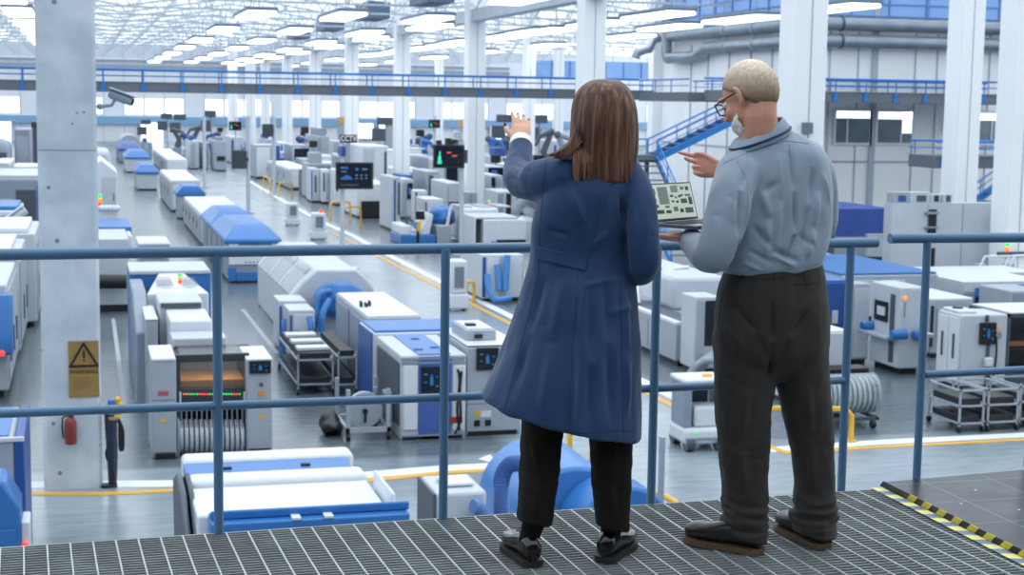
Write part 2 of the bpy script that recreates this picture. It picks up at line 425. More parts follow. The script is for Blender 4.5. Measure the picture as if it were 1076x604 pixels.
walkway('low_walkway', 'lower grey walkway with blue railing at the right edge of the photo', (at(984, 150, 58).x, 58), (46, 58), at(1010, 177, 58).z, at(1010, 164, 58).z, at(1010, 149, 58).z, 1, 2.9, .3, 2.2)

# stairs ----------------------------------------------------------------------
def stair(name, label, a, b, w, wdir, n, rail_h=.62):
    # a: top of one stringer, b: foot of the same stringer; wdir: unit vector across
    a = Vector(a); b = Vector(b); wdir = Vector(wdir)
    r = thing(name, label, 'stairs', ((a.x+b.x)/2, (a.y+b.y)/2, 0))
    h = (b-a); h.z = 0; h.normalize()
    for s in (0, w):
        m = MB(); o = wdir*s; t = wdir*.05
        q = [a+o, b+o, b+o+Vector((0,0,-.28)), a+o+Vector((0,0,-.28))]
        m.add([p-t for p in q]+[p+t for p in q], [(0,1,2,3),(7,6,5,4),(0,4,5,1),(1,5,6,2),(2,6,7,3),(3,7,4,0)])
        m.build('stringer', RAILB, r)
        m = MB(); m.tube([a+o+Vector((0,0,rail_h)), b+o+Vector((0,0,rail_h))], .035, 8); m.tube([a+o+Vector((0,0,rail_h*.55)), b+o+Vector((0,0,rail_h*.55))], .02, 6)
        for i in range(5):
            p = a.lerp(b, (i+.02)/4.04)+o; m.tube([p, p+Vector((0,0,rail_h))], .025, 6)
        m.build('handrail', RAILB, r)
    for i in range(n):
        p = a.lerp(b, (i+.5)/n); q = p + wdir*w
        e = h*.14
        m = MB(); m.add([p-e, q-e, q+e, p+e]+[v+Vector((0,0,-.05)) for v in (p-e, q-e, q+e, p+e)], [(0,1,2,3),(7,6,5,4),(0,4,5,1),(1,5,6,2),(2,6,7,3),(3,7,4,0)])
        m.build('tread', DECK, r)
    return r
YS = 61.0
pa, pb = at(812, 104, YS), at(691, 163, YS)
stair('steel_stairs', 'upper flight of blue steel stairs left of the head of the man', (pa.x, YS, pa.z), (pb.x, YS, pb.z), 1.2, (0, 1, 0), 12)
zl = pb.z
xl0, xl1 = at(659, 150, YS).x, pb.x
r = thing('stair_landing', 'small grey landing between the two blue stair flights', 'landing', ((xl0+xl1)/2, YS+.6, 0))
MB().box(xl0, xl1, YS, YS+1.3, zl-.3, zl).build('landing_deck', DECK, r)
m = MB()
for y in (YS+1.3,): m.tube([(xl0, y, zl+.62), (xl1, y, zl+.62)], .03, 8); m.tube([(xl0, y, zl+.34), (xl1, y, zl+.34)], .02, 8)
for x in (xl0, xl1): m.tube([(x, YS+1.3, zl), (x, YS+1.3, zl+.62)], .03, 8)
m.build('landing_rail', RAILB, r)
for x in (xl0+.1, xl1-.1): MB().box(x-.08, x+.08, YS+.9, YS+1.06, 0, zl-.3).build('landing_leg', DGREY, r)
pc = (xl0+.05, YS, zl); w2 = xl1-xl0-.1
stair('steel_stairs', 'lower flight of blue steel stairs seen above the open laptop', (xl0+.05, YS-.02, zl), (xl0+.05, YS-5.2, .35), w2, (1, 0, 0), 14)
pa, pb = at(1080, 190, 54.5), at(1046, 217, 54.5)
stair('steel_stairs', 'short blue stair flight at the right edge above the white machine wall', (pa.x+2, 55.2, pa.z+1.2), (pb.x-.5, 55.2, pb.z-.3), 1.2, (0, 1, 0), 8)

# pipes along the right walls -----------------------------------------------
PIPE = mat('galvanised_duct', '#8d98a4', .38, .5, scale=1.5, var=.12)
zp1, zp2 = at(920, 26, YC-.6).z, at(920, 44, YC-.6).z
for z, lb, kink in ((zp1, 'upper grey ventilation duct running round the wall corner', 0), (zp2, 'lower grey ventilation duct running round the wall corner', 1)):
    r = thing('ventilation_duct', lb, 'duct', (xcr-.5, YC, z-.3))
    ye = YR2-2.0
    pts = [(60, YC-.55, z), (xcr-.2, YC-.55, z), (xcr-.5, YC-.3, z), (xcr-.5, 77.2, z)]
    if kink: pts += [(xcr-.5, 78.6, z-.42), (xcr-.5, ye, z-.42), (xcr-.5, ye+.2, z-.2), (xcr-.5, ye+.25, zp1+1.8)]
    else: pts += [(xcr-.5, ye-.3, z)]
    MB().tube(pts, .3, 14).build('duct_run', PIPE, r)
    for x in range(5):
        X = xcr+1.2+x*6.3; MB().cyl((X-.06, YC-.55, z), (X+.06, YC-.55, z), .34, n=14).build('duct_collar', DGREY, r)
    for y in (67.5, 71.0, 74.5): MB().cyl((xcr-.5, y-.06, z), (xcr-.5, y+.06, z), .335, n=14).build('duct_collar', LGREY, r)
r = thing('ventilation_duct', 'short bent grey duct end left of the duct elbow', 'duct', (xcr-1.2, YR2-1.2, zp2))
MB().tube([(xcr-.6, YR2-.9, zp2+.75), (xcr-1.0, YR2-.9, zp2+.6), (xcr-1.2, YR2-.9, zp2+.1), (xcr-1.9, YR2-.9, zp2-.1), (xcr-2.0, YR2-.9, zp2-.4)], .26, 12).build('duct_run', PIPE, r)

# roof -----------------------------------------------------------------------
def roof_mat():  # roof deck made see-through so that sky light fills the hall
    m = bpy.data.materials.new('see_through_roof'); m.use_nodes = True; nt = m.node_tree
    for n in list(nt.nodes): nt.nodes.remove(n)
    o = nt.nodes.new('ShaderNodeOutputMaterial'); t = nt.nodes.new('ShaderNodeBsdfTransparent'); d = nt.nodes.new('ShaderNodeBsdfDiffuse')
    d.inputs['Color'].default_value = lin('#e6ebf4'); t.inputs['Color'].default_value = (.97, .985, 1, 1)
    mx = nt.nodes.new('ShaderNodeMixShader'); mx.inputs['Fac'].default_value = .15
    tc = nt.nodes.new('ShaderNodeTexCoord'); w = nt.nodes.new('ShaderNodeTexWave'); w.inputs['Scale'].default_value = 1.2; w.bands_direction = 'X'
    mr = nt.nodes.new('ShaderNodeMapRange'); mr.inputs['To Min'].default_value = .08; mr.inputs['To Max'].default_value = .24
    nt.links.new(tc.outputs['Object'], w.inputs['Vector']); nt.links.new(w.outputs['Fac'], mr.inputs['Value']); nt.links.new(mr.outputs['Result'], mx.inputs['Fac'])
    nt.links.new(t.outputs[0], mx.inputs[1]); nt.links.new(d.outputs[0], mx.inputs[2]); nt.links.new(mx.outputs[0], o.inputs['Surface'])
    return m
structure(MB().box(-58, 90, -30.4, -12.02, H+8.6, H+8.7).build('ceiling', mat('unseen_wall_and_roof', '#6d7782'), loc=(0, -20, H+8.6)))  # unseen opaque roof part, put in to cut light from behind the camera
structure(MB().box(-70, 90, -12, YE+1, H+8.6, H+8.62).build('ceiling', roof_mat(), loc=(0, 0, H+8.6)), 'white roof over the trusses, made see-through to let light in')
TR = mat('roof_truss_paint', '#bcc8d3', .5, scale=1, var=.08)
TRD = mat('dark_duct_paint', '#5d7388', .5, scale=1, var=.1)
def truss(Y, i, zl=H+5.0):
    m = MB(); bay = 17.2
    x0 = _XA - 17.2*3; t = .055
    for b in range(5):
        xa = x0 + b*bay
        xm = xa + bay/2; zt = zl+1.0; zm = zl+2.3
        m.box(xa, xa+bay, Y-t, Y+t, zl-t, zl+t)
        m.tube([(xa, Y, zt), (xm, Y, zm), (xa+bay, Y, zt)], .07, 4)
        n = 8
        for j in range(n):
            a = xa + bay*j/n; c2 = xa + bay*(j+.5)/n; e = xa + bay*(j+1)/n
            def top(x): f = abs(x-xm)/(bay/2); return zm + (zt-zm)*f
            m.tube([(a, Y, zl), (c2, Y, top(c2))], .035, 4, cap=False); m.tube([(c2, Y, top(c2)), (e, Y, zl)], .035, 4, cap=False)
            m.tube([(a, Y, zl), (a, Y, top(a))], .028, 4, cap=False)
    o = m.build('roof_truss', TR, smooth=False)
    return tag(o, 'pale steel roof truss spanning the hall, number %s counted from the camera' % i, 'roof truss', 'steel roof trusses', 'structure')
words = ['one', 'two', 'three', 'four', 'five', 'six', 'seven', 'eight', 'nine', 'ten', 'eleven', 'twelve', 'thirteen', 'fourteen', 'fifteen', 'sixteen', 'seventeen', 'eighteen', 'nineteen', 'twenty']
for i in range(18): truss(66.5+i*8.6, words[i])
for i, (X, l) in enumerate(((_XA, 'rightmost'),)):
    m = MB(); m.box(X-.35, X+.35, 60, YE, H+4.15, H+4.75)
    for j in range(20): y = 64+j*8; m.tube([(X-.3, y, H+4.75), (X-.3, y+4, H+6.2), (X-.3, y+8, H+4.75)], .05, 4)
    tag(m.build('roof_girder', [TR]), 'long roof girder running over the column row towards the far wall', 'roof girder', None, 'structure')
for X, l, y0, y1 in ((_XA-2.6, 'dark blue grey air duct under the roof above the aisle', 78, 130), ):
    m = MB()
    for j in range(4): m.box(X-.7, X+.7, y0+j*17.2, y0+j*17.2+4.5, H+4.9, H+5.9)
    tag(m.build('roof_duct', TRD), l, 'duct', None, 'structure')

# ceiling lamps --------------------------------------------------------------------
LAMPF = mat('lamp_housing', '#6f8296', .4); LAMPD = mat('lamp_diffuser', '#f6faff', .4, emit=3.0, var=.005)
def lamp_proto():
    r = thing('ceiling_lamp', 'x', 'ceiling lamp', (0, 0, 0), 'ceiling lamps')
    m = MB(); m.box(-.7, .7, -3.1, 3.1, .0, .16); m.build('lamp_housing', LAMPF, r, bevel=.03)
    m = MB(); m.box(-.64, .64, -3.0, 3.0, -.16, -.001); m.build('lamp_diffuser', LAMPD, r, bevel=.06)
    for y in (-1.8, 1.8): MB().tube([(0, y, .16), (0, y, 1.2)], .015, 5).build('hanger_rod', LAMPF, r)
    return r
lp = None
ZL = H+3.85
rows = [(at(9, 10, 66).x, 66, 11.5, 11, 'leftmost lamp row'), (at(268, 14, 74).x, 74, 17.2, 7, 'row above the left aisle'), (at(360, 15, 73).x, 73, 17.2, 7, 'row above the main aisle'),
        (at(452, 17, 73).x, 56.5, 17.2, 8, 'row left of the hand'), (at(500, 5, 62).x+2.2, 81, 17.2, 7, 'row over the hand'), (at(557, 33, 84).x, 84, 17.2, 7, 'row left of the woman'),
        (at(690, 10, 65).x, 65, 8.4, 9, 'row between the heads'), (at(780, 15, 65.5).x, 57, 8.8, 3, 'rightmost lamp row'), (at(610, 24, 95).x, 86, 17.2, 6, 'row above the woman')]
ordn = ['first', 'second', 'third', 'fourth', 'fifth', 'sixth', 'seventh', 'eighth', 'ninth', 'tenth', 'eleventh', 'twelfth']
for X, y0, st, n, l in rows:
    for i in range(n):
        y = y0 + st*i
        if y > 215: continue
        if lp is None: lp = lamp_proto(); o = lp; o.location = (X, y, ZL)
        else: o = copy_tree(lp, (X, y, ZL))
        o['label'] = 'white ceiling lamp, %s from the near end of the %s' % (ordn[i], l)

PLINE = mat('worn_floor_paint', '#a3adb6', .5, var=.1, scale=3)
# floor paint -------------------------------------------------------------------
def stripe(name, label, pts, w, mt):
    m = MB(); pts = [Vector((p.x, p.y, 0)) for p in pts]
    L = []; 
    for i, p in enumerate(pts):
        a = (pts[i]-pts[i-1]).normalized() if i else (pts[1]-pts[0]).normalized()
        b = (pts[i+1]-pts[i]).normalized() if i < len(pts)-1 else a
        n = (Vector((-a.y, a.x, 0))+Vector((-b.y, b.x, 0))).normalized(); s = 1/max(.35, n.dot(Vector((-a.y, a.x, 0))))
        L.append((p+n*w/2*s, p-n*w/2*s))
    for i in range(len(L)-1):
        q = [L[i][0], L[i][1], L[i+1][1], L[i+1][0]]
        m.add([v+Vector((0,0,0.0)) for v in q]+[v+Vector((0,0,.011 if mt is YLINE else .006)) for v in q], [(0,1,2,3),(7,6,5,4),(0,4,5,1),(1,5,6,2),(2,6,7,3),(3,7,4,0)])
    return tag(m.build(name, mt, smooth=False), label, 'floor marking')
G = lambda *ps: [onz(x, y) for x, y in ps]
stripe('floor_line', 'white floor line along the right side of the main aisle', G((262, 190), (301, 213), (345, 236), (372, 248), (389, 258), (430, 279), (530, 329), (690, 408), (735, 431)), .28, WLINE)
stripe('floor_line', 'yellow floor line beside the white line of the main aisle', G((350, 245), (372, 256), (420, 281), (528, 336), (690, 418), (727, 437), (822, 474.5)), .16, YLINE)
stripe('floor_line', 'white floor line crossing at the foot of the right machine rows', G((800, 473), (920, 465), (1076, 457), (1500, 435)), .36, WLINE)
stripe('floor_line', 'yellow floor line in front of the right white crossing line', G((822, 476), (920, 470), (1076, 462), (1500, 440)), .17, YLINE)
stripe('floor_line', 'white floor line beside the concrete column base', G((-300, 514), (0, 510), (118, 508.5), (190, 508), (385, 499), (470, 492), (545, 488)), .42, WLINE)
stripe('floor_line', 'yellow floor line running past the concrete column base', G((-300, 523), (0, 518.5), (108, 519), (190, 515), (385, 505), (470, 496.5), (540, 493)), .2, YLINE)
stripe('floor_line', 'pale grey line on the floor between the column and the left machine', G((119, 335), (131, 425)), .1, PLINE)
stripe('floor_line', 'thin pale line on the aisle floor, left one of two', G((255, 325), (291, 371)), .12, PLINE)
stripe('floor_line', 'thin pale line on the aisle floor, right one of two', G((276, 323), (296, 345)), .12, PLINE)
m = MB(); ar = [onz(x, y) for x, y in ((503, 482), (516, 477.5), (516, 480), (540, 480), (540, 484), (517, 484.5), (517, 486.5))]
tag(MB().prism([(p.x, p.y) for p in ar][::-1], 'z', 0, .006).build('floor_arrow', WLINE, smooth=False), 'white arrow painted on the floor beside the legs of the woman', 'floor marking')
# ================================================================== walkway in the foreground
ANG = math.radians(2.05)
RX = Matrix.Rotation(ANG, 4, 'Z')
EO = onz(466, 544.5, ZP)                        # a point on the walkway edge
def E_(a, b, z=0.):                              # a along the edge, b towards the viewer
    v = RX @ Vector((a, -b, 0)); return Vector((EO.x+v.x, EO.y+v.y, ZP+z))
GRB = mat('grating_bar', '#808584', .6, .1, scale=8, var=.2)
GRR = mat('grating_rod', '#aeb4b5', .45, .3, scale=10, var=.1)
def ebar(m, a0, a1, b0, b1, z0, z1, mm=0):
    vs = [E_(a0,b0,z0),E_(a1,b0,z0),E_(a1,b1,z0),E_(a0,b1,z0),E_(a0,b0,z1),E_(a1,b0,z1),E_(a1,b1,z1),E_(a0,b1,z1)]
    m.add(vs, [(0,1,2,3),(7,6,5,4),(0,4,5,1),(1,5,6,2),(2,6,7,3),(3,7,4,0)], mm)
m = MB()
A0, A1, BD = -2.6, 6.2, 2.6
ebar(m, A0, A1, -.01, .004, -.06, .0, 0)
n = int(BD/.03)
for i in range(n): b = .02+i*.03; ebar(m, A0, A1, b, b+.007, -.032, -.001, 0)
n = int((A1-A0)/.0795)
for i in range(n): a = A0+.02+i*.0795; ebar(m, a-.003, a+.003, 0, BD, -.012, .0015, 1)
g = m.build('walkway_grating', [GRB, GRR], smooth=False, loc=tuple(E_(.8, 1.3, -.06)))
structure(tag(g, 'grey steel grating walkway the two people stand on', 'walkway grating'))
m = MB()
for b in (.25, 1.3, 2.4): ebar(m, A0, A1, b, b+.08, -.22, -.062)
for a in (A0, -.9, .8, 2.5, 4.2, A1-.08): ebar(m, a, a+.08, -.005, BD, -.24, -.0622)
for a in (-2.4, 6.0): 
    q = E_(a, 2.3); m.box(q.x-.08, q.x+.08, q.y-.08, q.y+.08, 0, ZP-.2)
structure(tag(m.build('walkway_support', DGREY, smooth=False), 'dark steel beams carrying the grating walkway', 'walkway support'))

# guard rails
RAIL = mat('slate_blue_rail', '#4f7596', .38, scale=3, var=.07)
def rail_pt(px, py): return onz(px, py, ZP)
posts = [(230, 560), (465.5, 545), (684, 528.5), (884, 513.5)]
base = [rail_pt(*p) for p in posts]
def seg(px_, py_, ref):                         # a point of the rail in the plane of the posts
    a, b = base[0], base[-1]; n = Vector((b.y-a.y, -(b.x-a.x), 0)); d = ray(px_, py_)
    t = n.dot(a - Vector((0,0,H))) / n.dot(d); return Vector((d.x*t, d.y*t, H+d.z*t))
g = thing('guard_rail', 'long slate blue guard rail with four posts behind the two people', 'guard rail', tuple((base[0]+base[-1])/2))
tl, tr_ = seg(-60, 268.3, 0), seg(921.5, 255.0, 0)
MB().tube([tl, tr_], .0205, 20).build('top_rail', RAIL, g)
ml, mr_ = seg(-60, 436.5, 0), seg(888, 399.3, 0)
MB().tube([ml, seg(466, 417.5, 0), mr_], .0165, 16).build('mid_rail', RAIL, g)
for i, p in enumerate(base):
    top = p.copy(); 
    f = (p-base[0]).length/(base[-1]-base[0]).length
    px_ = posts[i][0]; zt = tl.z + (tr_.z-tl.z)*((p-tl).length/(tr_-tl).length)
    MB().tube([p+Vector((0,0,-.05)), Vector((p.x, p.y, zt))], .0175, 16).build('post', RAIL, g)
    MB().box(p.x-.05, p.x+.05, p.y-.01, p.y+.06, ZP-.06, ZP-.05).build('post_foot', RAIL, g)
p = rail_pt(963, 505.5); q = seg(936, 250.5, 0)
g = thing('guard_rail', 'short slate blue guard rail with one post above the dark tiled panel', 'guard rail', tuple(p))
def right_pt(px_, py_):
    d = ray(px_, py_); dirv = (base[-1]-base[0]).normalized(); n = Vector((dirv.y, -dirv.x, 0)); t = n.dot(p - Vector((0,0,H))) / n.dot(d); return Vector((d.x*t, d.y*t, H+d.z*t))
a, b = right_pt(935, 250.5), right_pt(1800, 245)
MB().tube([a, b], .0215, 20).build('top_rail', RAIL, g)
MB().tube([right_pt(971, 393.5), right_pt(1800, 352)], .0165, 16).build('mid_rail', RAIL, g)
MB().tube([p+Vector((0,0,-.05)), Vector((p.x, p.y, a.z))], .0175, 16).build('post', RAIL, g)
MB().box(p.x-.05, p.x+.05, p.y-.01, p.y+.06, ZP-.06, ZP-.05).build('post_foot', RAIL, g)
p3 = right_pt(1340, 490); MB().tube([Vector((p3.x, p3.y, ZP+.031)), Vector((p3.x, p3.y, b.z))], .0175, 16).build('post', RAIL, g)
p2 = right_pt(1079, 500)
MB().tube([Vector((p2.x, p2.y, ZP+.031)), Vector((p2.x, p2.y, b.z))], .0175, 16).build('post', RAIL, g)

# dark tiled panel with hazard edge
def slab_mat():
    m = bpy.data.materials.new('dark_gloss_tile'); m.use_nodes = True; nt = m.node_tree; b = nt.nodes['Principled BSDF']
    tc = nt.nodes.new('ShaderNodeTexCoord'); br = nt.nodes.new('ShaderNodeTexBrick'); br.offset = 0
    br.inputs['Scale'].default_value = 1; br.inputs['Brick Width'].default_value = .31; br.inputs['Row Height'].default_value = .31
    br.inputs['Mortar Size'].default_value = .0022; br.inputs['Color1'].default_value = lin('#1b2028'); br.inputs['Color2'].default_value = lin('#20262f'); br.inputs['Mortar'].default_value = lin('#737e8a')
    nz = nt.nodes.new('ShaderNodeTexNoise'); nz.inputs['Scale'].default_value = 5; nz.inputs['Detail'].default_value = 8
    r2 = nt.nodes.new('ShaderNodeMapRange'); r2.inputs['To Min'].default_value = .2; r2.inputs['To Max'].default_value = .42; b.inputs['Specular IOR Level'].default_value = .3
    nt.links.new(tc.outputs['Object'], br.inputs['Vector']); nt.links.new(tc.outputs['Object'], nz.inputs['Vector']); nt.links.new(nz.outputs['Fac'], r2.inputs['Value'])
    nt.links.new(br.outputs['Color'], b.inputs['Base Color']); nt.links.new(r2.outputs['Result'], b.inputs['Roughness'])
    return m
c0 = rail_pt(925, 511); c1 = rail_pt(1071, 584.5)
up_ = .03
dirL = (c1-c0); dirL.z = 0; Ld = dirL.length; dirL.normalize()
farE = rail_pt(1076, 497.5); dirF = (farE-c0); dirF.z = 0; dirF.normalize()
slab = thing('tiled_panel', 'dark glossy tiled floor panel with black and yellow hazard edge, right bottom corner', 'floor panel', tuple(c0+dirF*.8+dirL*.8))
L2 = Ld+.5
def S(a, b, z): v = c0+dirF*a+dirL*b; return Vector((v.x, v.y, ZP+z))
def sbox(m, a0, a1, b0, b1, z0, z1, mm=0):
    vs = [S(a0,b0,z0),S(a1,b0,z0),S(a1,b1,z0),S(a0,b1,z0),S(a0,b0,z1),S(a1,b0,z1),S(a1,b1,z1),S(a0,b1,z1)]
    m.add(vs, [(0,1,2,3),(7,6,5,4),(0,4,5,1),(1,5,6,2),(2,6,7,3),(3,7,4,0)], mm)
m = MB(); sbox(m, 0, 2.9, .04, L2, .004, up_); m.build('panel_top', slab_mat(), slab, bevel=.002)
m = MB()
for a, b in ((.3, .28), (.62, .28), (.93, .28), (.3, .6), (.62, .6), (.93, .6), (.3, .92), (.62, .92), (.62, 1.2), (.12, .45), (.45, .45)): sbox(m, a, a+.011, b, b+.011, up_, up_+.0012)
m.build('panel_marks', mat('pale_fleck', '#cfd6dd', .4), slab, smooth=False)
HZY = mat('hazard_yellow', '#d3c13c', .45, scale=20, var=.08); HZB = mat('hazard_black', '#1b1c1f', .4)
HZP = mat('hazard_pale_yellow', '#e2dc86', .4, scale=20); HZS = mat('hazard_slate', '#6b7c99', .35, scale=20)
m = MB(); nst = int(L2/.058)
for i in range(nst):
    b = i*.058; s = .03
    q = [S(-.004, b, .004), S(-.004, b+.058, .004), S(-.004, b+.058+s, up_+.001), S(-.004, b+s, up_+.001)]
    k = [v + dirF*.0035 for v in q]
    m.add(q+k, [(0,1,2,3),(7,6,5,4),(0,4,5,1),(1,5,6,2),(2,6,7,3),(3,7,4,0)], (i if i > 3 else 1) % 2)
m.build('hazard_edge', [HZY, HZB], slab, smooth=False)
m = MB(); nst = int(L2/.062)
tp = thing('hazard_tape', 'pale yellow and slate striped tape on the grating beside the dark tiled panel', 'hazard tape', tuple(c0+dirL*.8))
for i in range(nst):
    b = .02+i*.062; s = .025
    q = [S(-.058, b, .003), S(-.058, b+.062, .003), S(-.01, b+.062+s, .004), S(-.01, b+s, .004)]
    m.add(q+[v+Vector((0,0,.002)) for v in q], [(0,1,2,3),(7,6,5,4),(0,4,5,1),(1,5,6,2),(2,6,7,3),(3,7,4,0)], i % 2)
m.build('tape_strip', [HZP, HZS], tp, smooth=False)

# warning plaque on the column -------------------------------------------------------
a, b = at(71.5, 358.5, YCOL), at(104.5, 416.5, YCOL)
pl = thing('warning_sign', 'tan warning plaque with a black triangle on the concrete column', 'sign', ((a.x+b.x)/2, YCOL-.01, b.z))
TAN = mat('tan_plaque', '#9a7b45', .5, scale=3, var=.08); INK = mat('black_ink', '#221d18', .6)
MB().box(a.x, b.x, YCOL-.02, YCOL-.001, b.z, a.z).build('plaque', TAN, pl)
m = MB(); ct = at(88, 373, YCOL); s = .21; yy = YCOL-.024
tri = [(-s, -.17), (s, -.17), (0, .19)]
for i in range(3):
    p, q = tri[i], tri[(i+1) % 3]; m.tube([(ct.x+p[0], yy, ct.z+p[1]), (ct.x+q[0], yy, ct.z+q[1])], .018, 6); m.ball((ct.x+p[0], yy, ct.z+p[1]), .02, n=8, k=6)
m.box(ct.x-.016, ct.x+.016, yy-.003, yy+.004, ct.z-.04, ct.z+.075); m.box(ct.x-.016, ct.x+.016, yy-.003, yy+.004, ct.z-.095, ct.z-.065)
m.build('triangle_symbol', INK, pl)
vs, fs = text_faces('WARNING', .088); ct = at(88, 390.5, YCOL)
MB().add([(ct.x+v.x*1.0, yy-v.z*4, ct.z+v.y) for v in vs], fs).build('lettering', INK, pl, smooth=False)
m = MB()
for i, w in enumerate((.3, .24, .3, .2, .26, .18)):
    z = at(88, 396.5+i*2.2, YCOL).z; m.box(ct.x-.16, ct.x-.16+w, yy, yy+.004, z-.008, z)
m.build('small_print', mat('faded_ink', '#7a623a', .6), pl, smooth=False)
m = MB()
for px_, py_ in ((74, 361), (102, 361), (74, 414), (102, 414)): p = at(px_, py_, YCOL); m.cyl((p.x, YCOL-.028, p.z), (p.x, YCOL-.02, p.z), .014, n=8)
m.build('screw', STEEL, pl)

# fire extinguisher ------------------------------------------------------------------
ye = YCOL-.13; a, b = at(67.5, 440, ye), at(81, 466, ye); cx_ = (a.x+b.x)/2
fe = thing('fire_extinguisher', 'dark red fire extinguisher hung on the concrete column', 'fire extinguisher', (cx_, ye, b.z))
m = MB(); rr = (b.x-a.x)/2; m.tube([(cx_, ye, b.z), (cx_, ye, b.z+.02), (cx_, ye, a.z-.05), (cx_, ye, a.z), (cx_, ye, a.z+.03)], [rr*.9, rr, rr, rr*.7, rr*.3], 16)
m.build('cylinder_body', mat('dark_red_enamel', '#7e2f2a', .35), fe)
MB().box(cx_-.03, cx_+.05, ye-.03, ye+.03, a.z+.02, a.z+.08).build('valve', BLACK, fe)
MB().tube([(cx_-.02, ye, a.z+.06), (cx_-.12, ye, a.z+.02), (cx_-.13, ye, a.z-.12), (cx_-.11, ye-.02, b.z+.1)], .014, 8).build('hose', BLACK, fe)
MB().box(cx_-.1, cx_+.1, ye+.1, YCOL-.001, a.z-.2, a.z-.15).build('bracket', STEEL, fe)

# CCTV cameras -----------------------------------------------------------------------
def bullet_camera(label, root, p0, p1, r, foot, MATB=GREY):
    g = thing('security_camera', label, 'security camera', root)
    p0, p1 = Vector(p0), Vector(p1); d = (p1-p0).normalized()
    MB().tube([p0, p0+d*.03, p1-d*.05, p1], [r*.8, r, r, r*.95], 14).build('camera_body', MATB, g)
    MB().cyl(p1, p1+d*.02, r*.7, n=14).build('lens', BLACK, g)
    m = MB(); u = Vector((0, 0, 1)); w = d.cross(u).normalized(); n_ = w.cross(d).normalized()
    q = [p0-d*.03+w*r*1.15, p0-d*.03-w*r*1.15, p1+d*.06-w*r*1.15, p1+d*.06+w*r*1.15]
    m.add([v+n_*r*1.05 for v in q]+[v+n_*(r*1.05+.015) for v in q], [(0,1,2,3),(7,6,5,4),(0,4,5,1),(1,5,6,2),(2,6,7,3),(3,7,4,0)])
    m.build('sun_shield', MATB, g)
    MB().tube([p0.lerp(p1, .3)-n_*r*.6, p0.lerp(p1, .25)-n_*r*2.2, foot], [r*.35, r*.35, r*.4], 8).build('mounting_arm', MATB, g)
    MB().ball(foot, r*.7, n=10, k=8).build('mount_base', MATB, g)
    return g
yk = YCOL+.4
bullet_camera('grey security camera reaching out from the upper right side of the concrete column', tuple(at(104, 110, yk)), at(115, 98, yk), at(139, 107, yk-.1), .075, at(105, 112, yk))
# ================================================================== machines
def pxbox(name, mt, par, *boxes, bevel=.025):
    m = MB()
    for b in boxes: m.px(*b)
    return m.build(name, mt, par, bevel=bevel)
def mk(name, label, cat, px_, Y, group=None):
    x = at(px_, 300, Y).x
    return thing(name, label, cat, (x, Y, 0), group)
def plinth(par, xl, xr, Y0, Y1, h=.12, inset=.08):
    x0, x1 = at(xl, 300, Y0).x, at(xr, 300, Y0).x
    MB().box(x0+inset, x1-inset, Y0+inset, Y1-inset, 0, h).build('plinth', BLACK, par)
def face(par, name, mt, xl, xr, yt, yb, Y, t=.02, bevel=.006, m2=None, proud=.0):
    return pxbox(name, mt, par, (xl, xr, yt, yb, Y-t-proud, Y-.001), bevel=bevel)
def screen(par, xl, xr, yt, yb, Y, t=.05, kind=0, seed=1):
    a, b = at(xl, yt, Y), at(xr, yb, Y); w = b.x-a.x; h = a.z-b.z
    m = MB(); m.box(a.x, b.x, Y-t, Y-.001, b.z, a.z, 0); m.box(a.x+w*.06, b.x-w*.06, Y-t-.004, Y-t, b.z+h*.07, a.z-h*.07, 1)
    rr = random.Random(seed); y = Y-t-.008
    def r(u0, u1, v0, v1, k): m.box(a.x+w*u0, a.x+w*u1, y, Y-t-.004, b.z+h*v0, b.z+h*v1, k)
    if kind == 0:
        r(.42, .58, .3, .62, 2); r(.46, .54, .62, .72, 2); r(.14, .28, .7, .75, 3); r(.7, .84, .24, .28, 3); r(.14, .28, .4, .44, 2); r(.7, .84, .6, .64, 2)
    elif kind == 1:
        r(.12, .32, .76, .84, 2); r(.14, .28, .64, .68, 3); r(.52, .6, .7, .8, 2)
        r(.12, .44, .36, .42, 2); r(.18, .4, .42, .48, 2); r(.24, .34, .48, .53, 2)
        for i in range(3):
            for j in range(2): r(.52+i*.13, .58+i*.13, .38+j*.12, .43+j*.12, 3)
        r(.12, .6, .15, .17, 3); r(.7, .84, .72, .78, 3)
    else:
        r(.12, .26, .18, .34, 4); r(.14, .24, .34, .52, 4); r(.17, .22, .52, .72, 4)
        r(.42, .56, .64, .7, 5); r(.6, .76, .5, .56, 5)
    return m.build('screen', [BLACK, SCR, SCRB, SCRW, SCRG, SCRO], par, bevel=0, smooth=False)
def tower(par, px_, py0, py1, Y):
    a, b = at(px_, py0, Y), at(px_, py1, Y); n = 3; r = max(.03, (a.z-b.z)*.13); h = (a.z-b.z)
    MB().cyl((a.x, Y, b.z-.02), (a.x, Y, b.z+h*.3), r*.4, n=8).build('signal_pole', STEEL, par)
    for k, (mt, f) in enumerate(((REDL, .3), (ORGL, .53), (GRNL, .76))): MB().cyl((a.x, Y, b.z+h*f), (a.x, Y, b.z+h*(f+.22)), r, n=10).build('signal_light', mt, par)
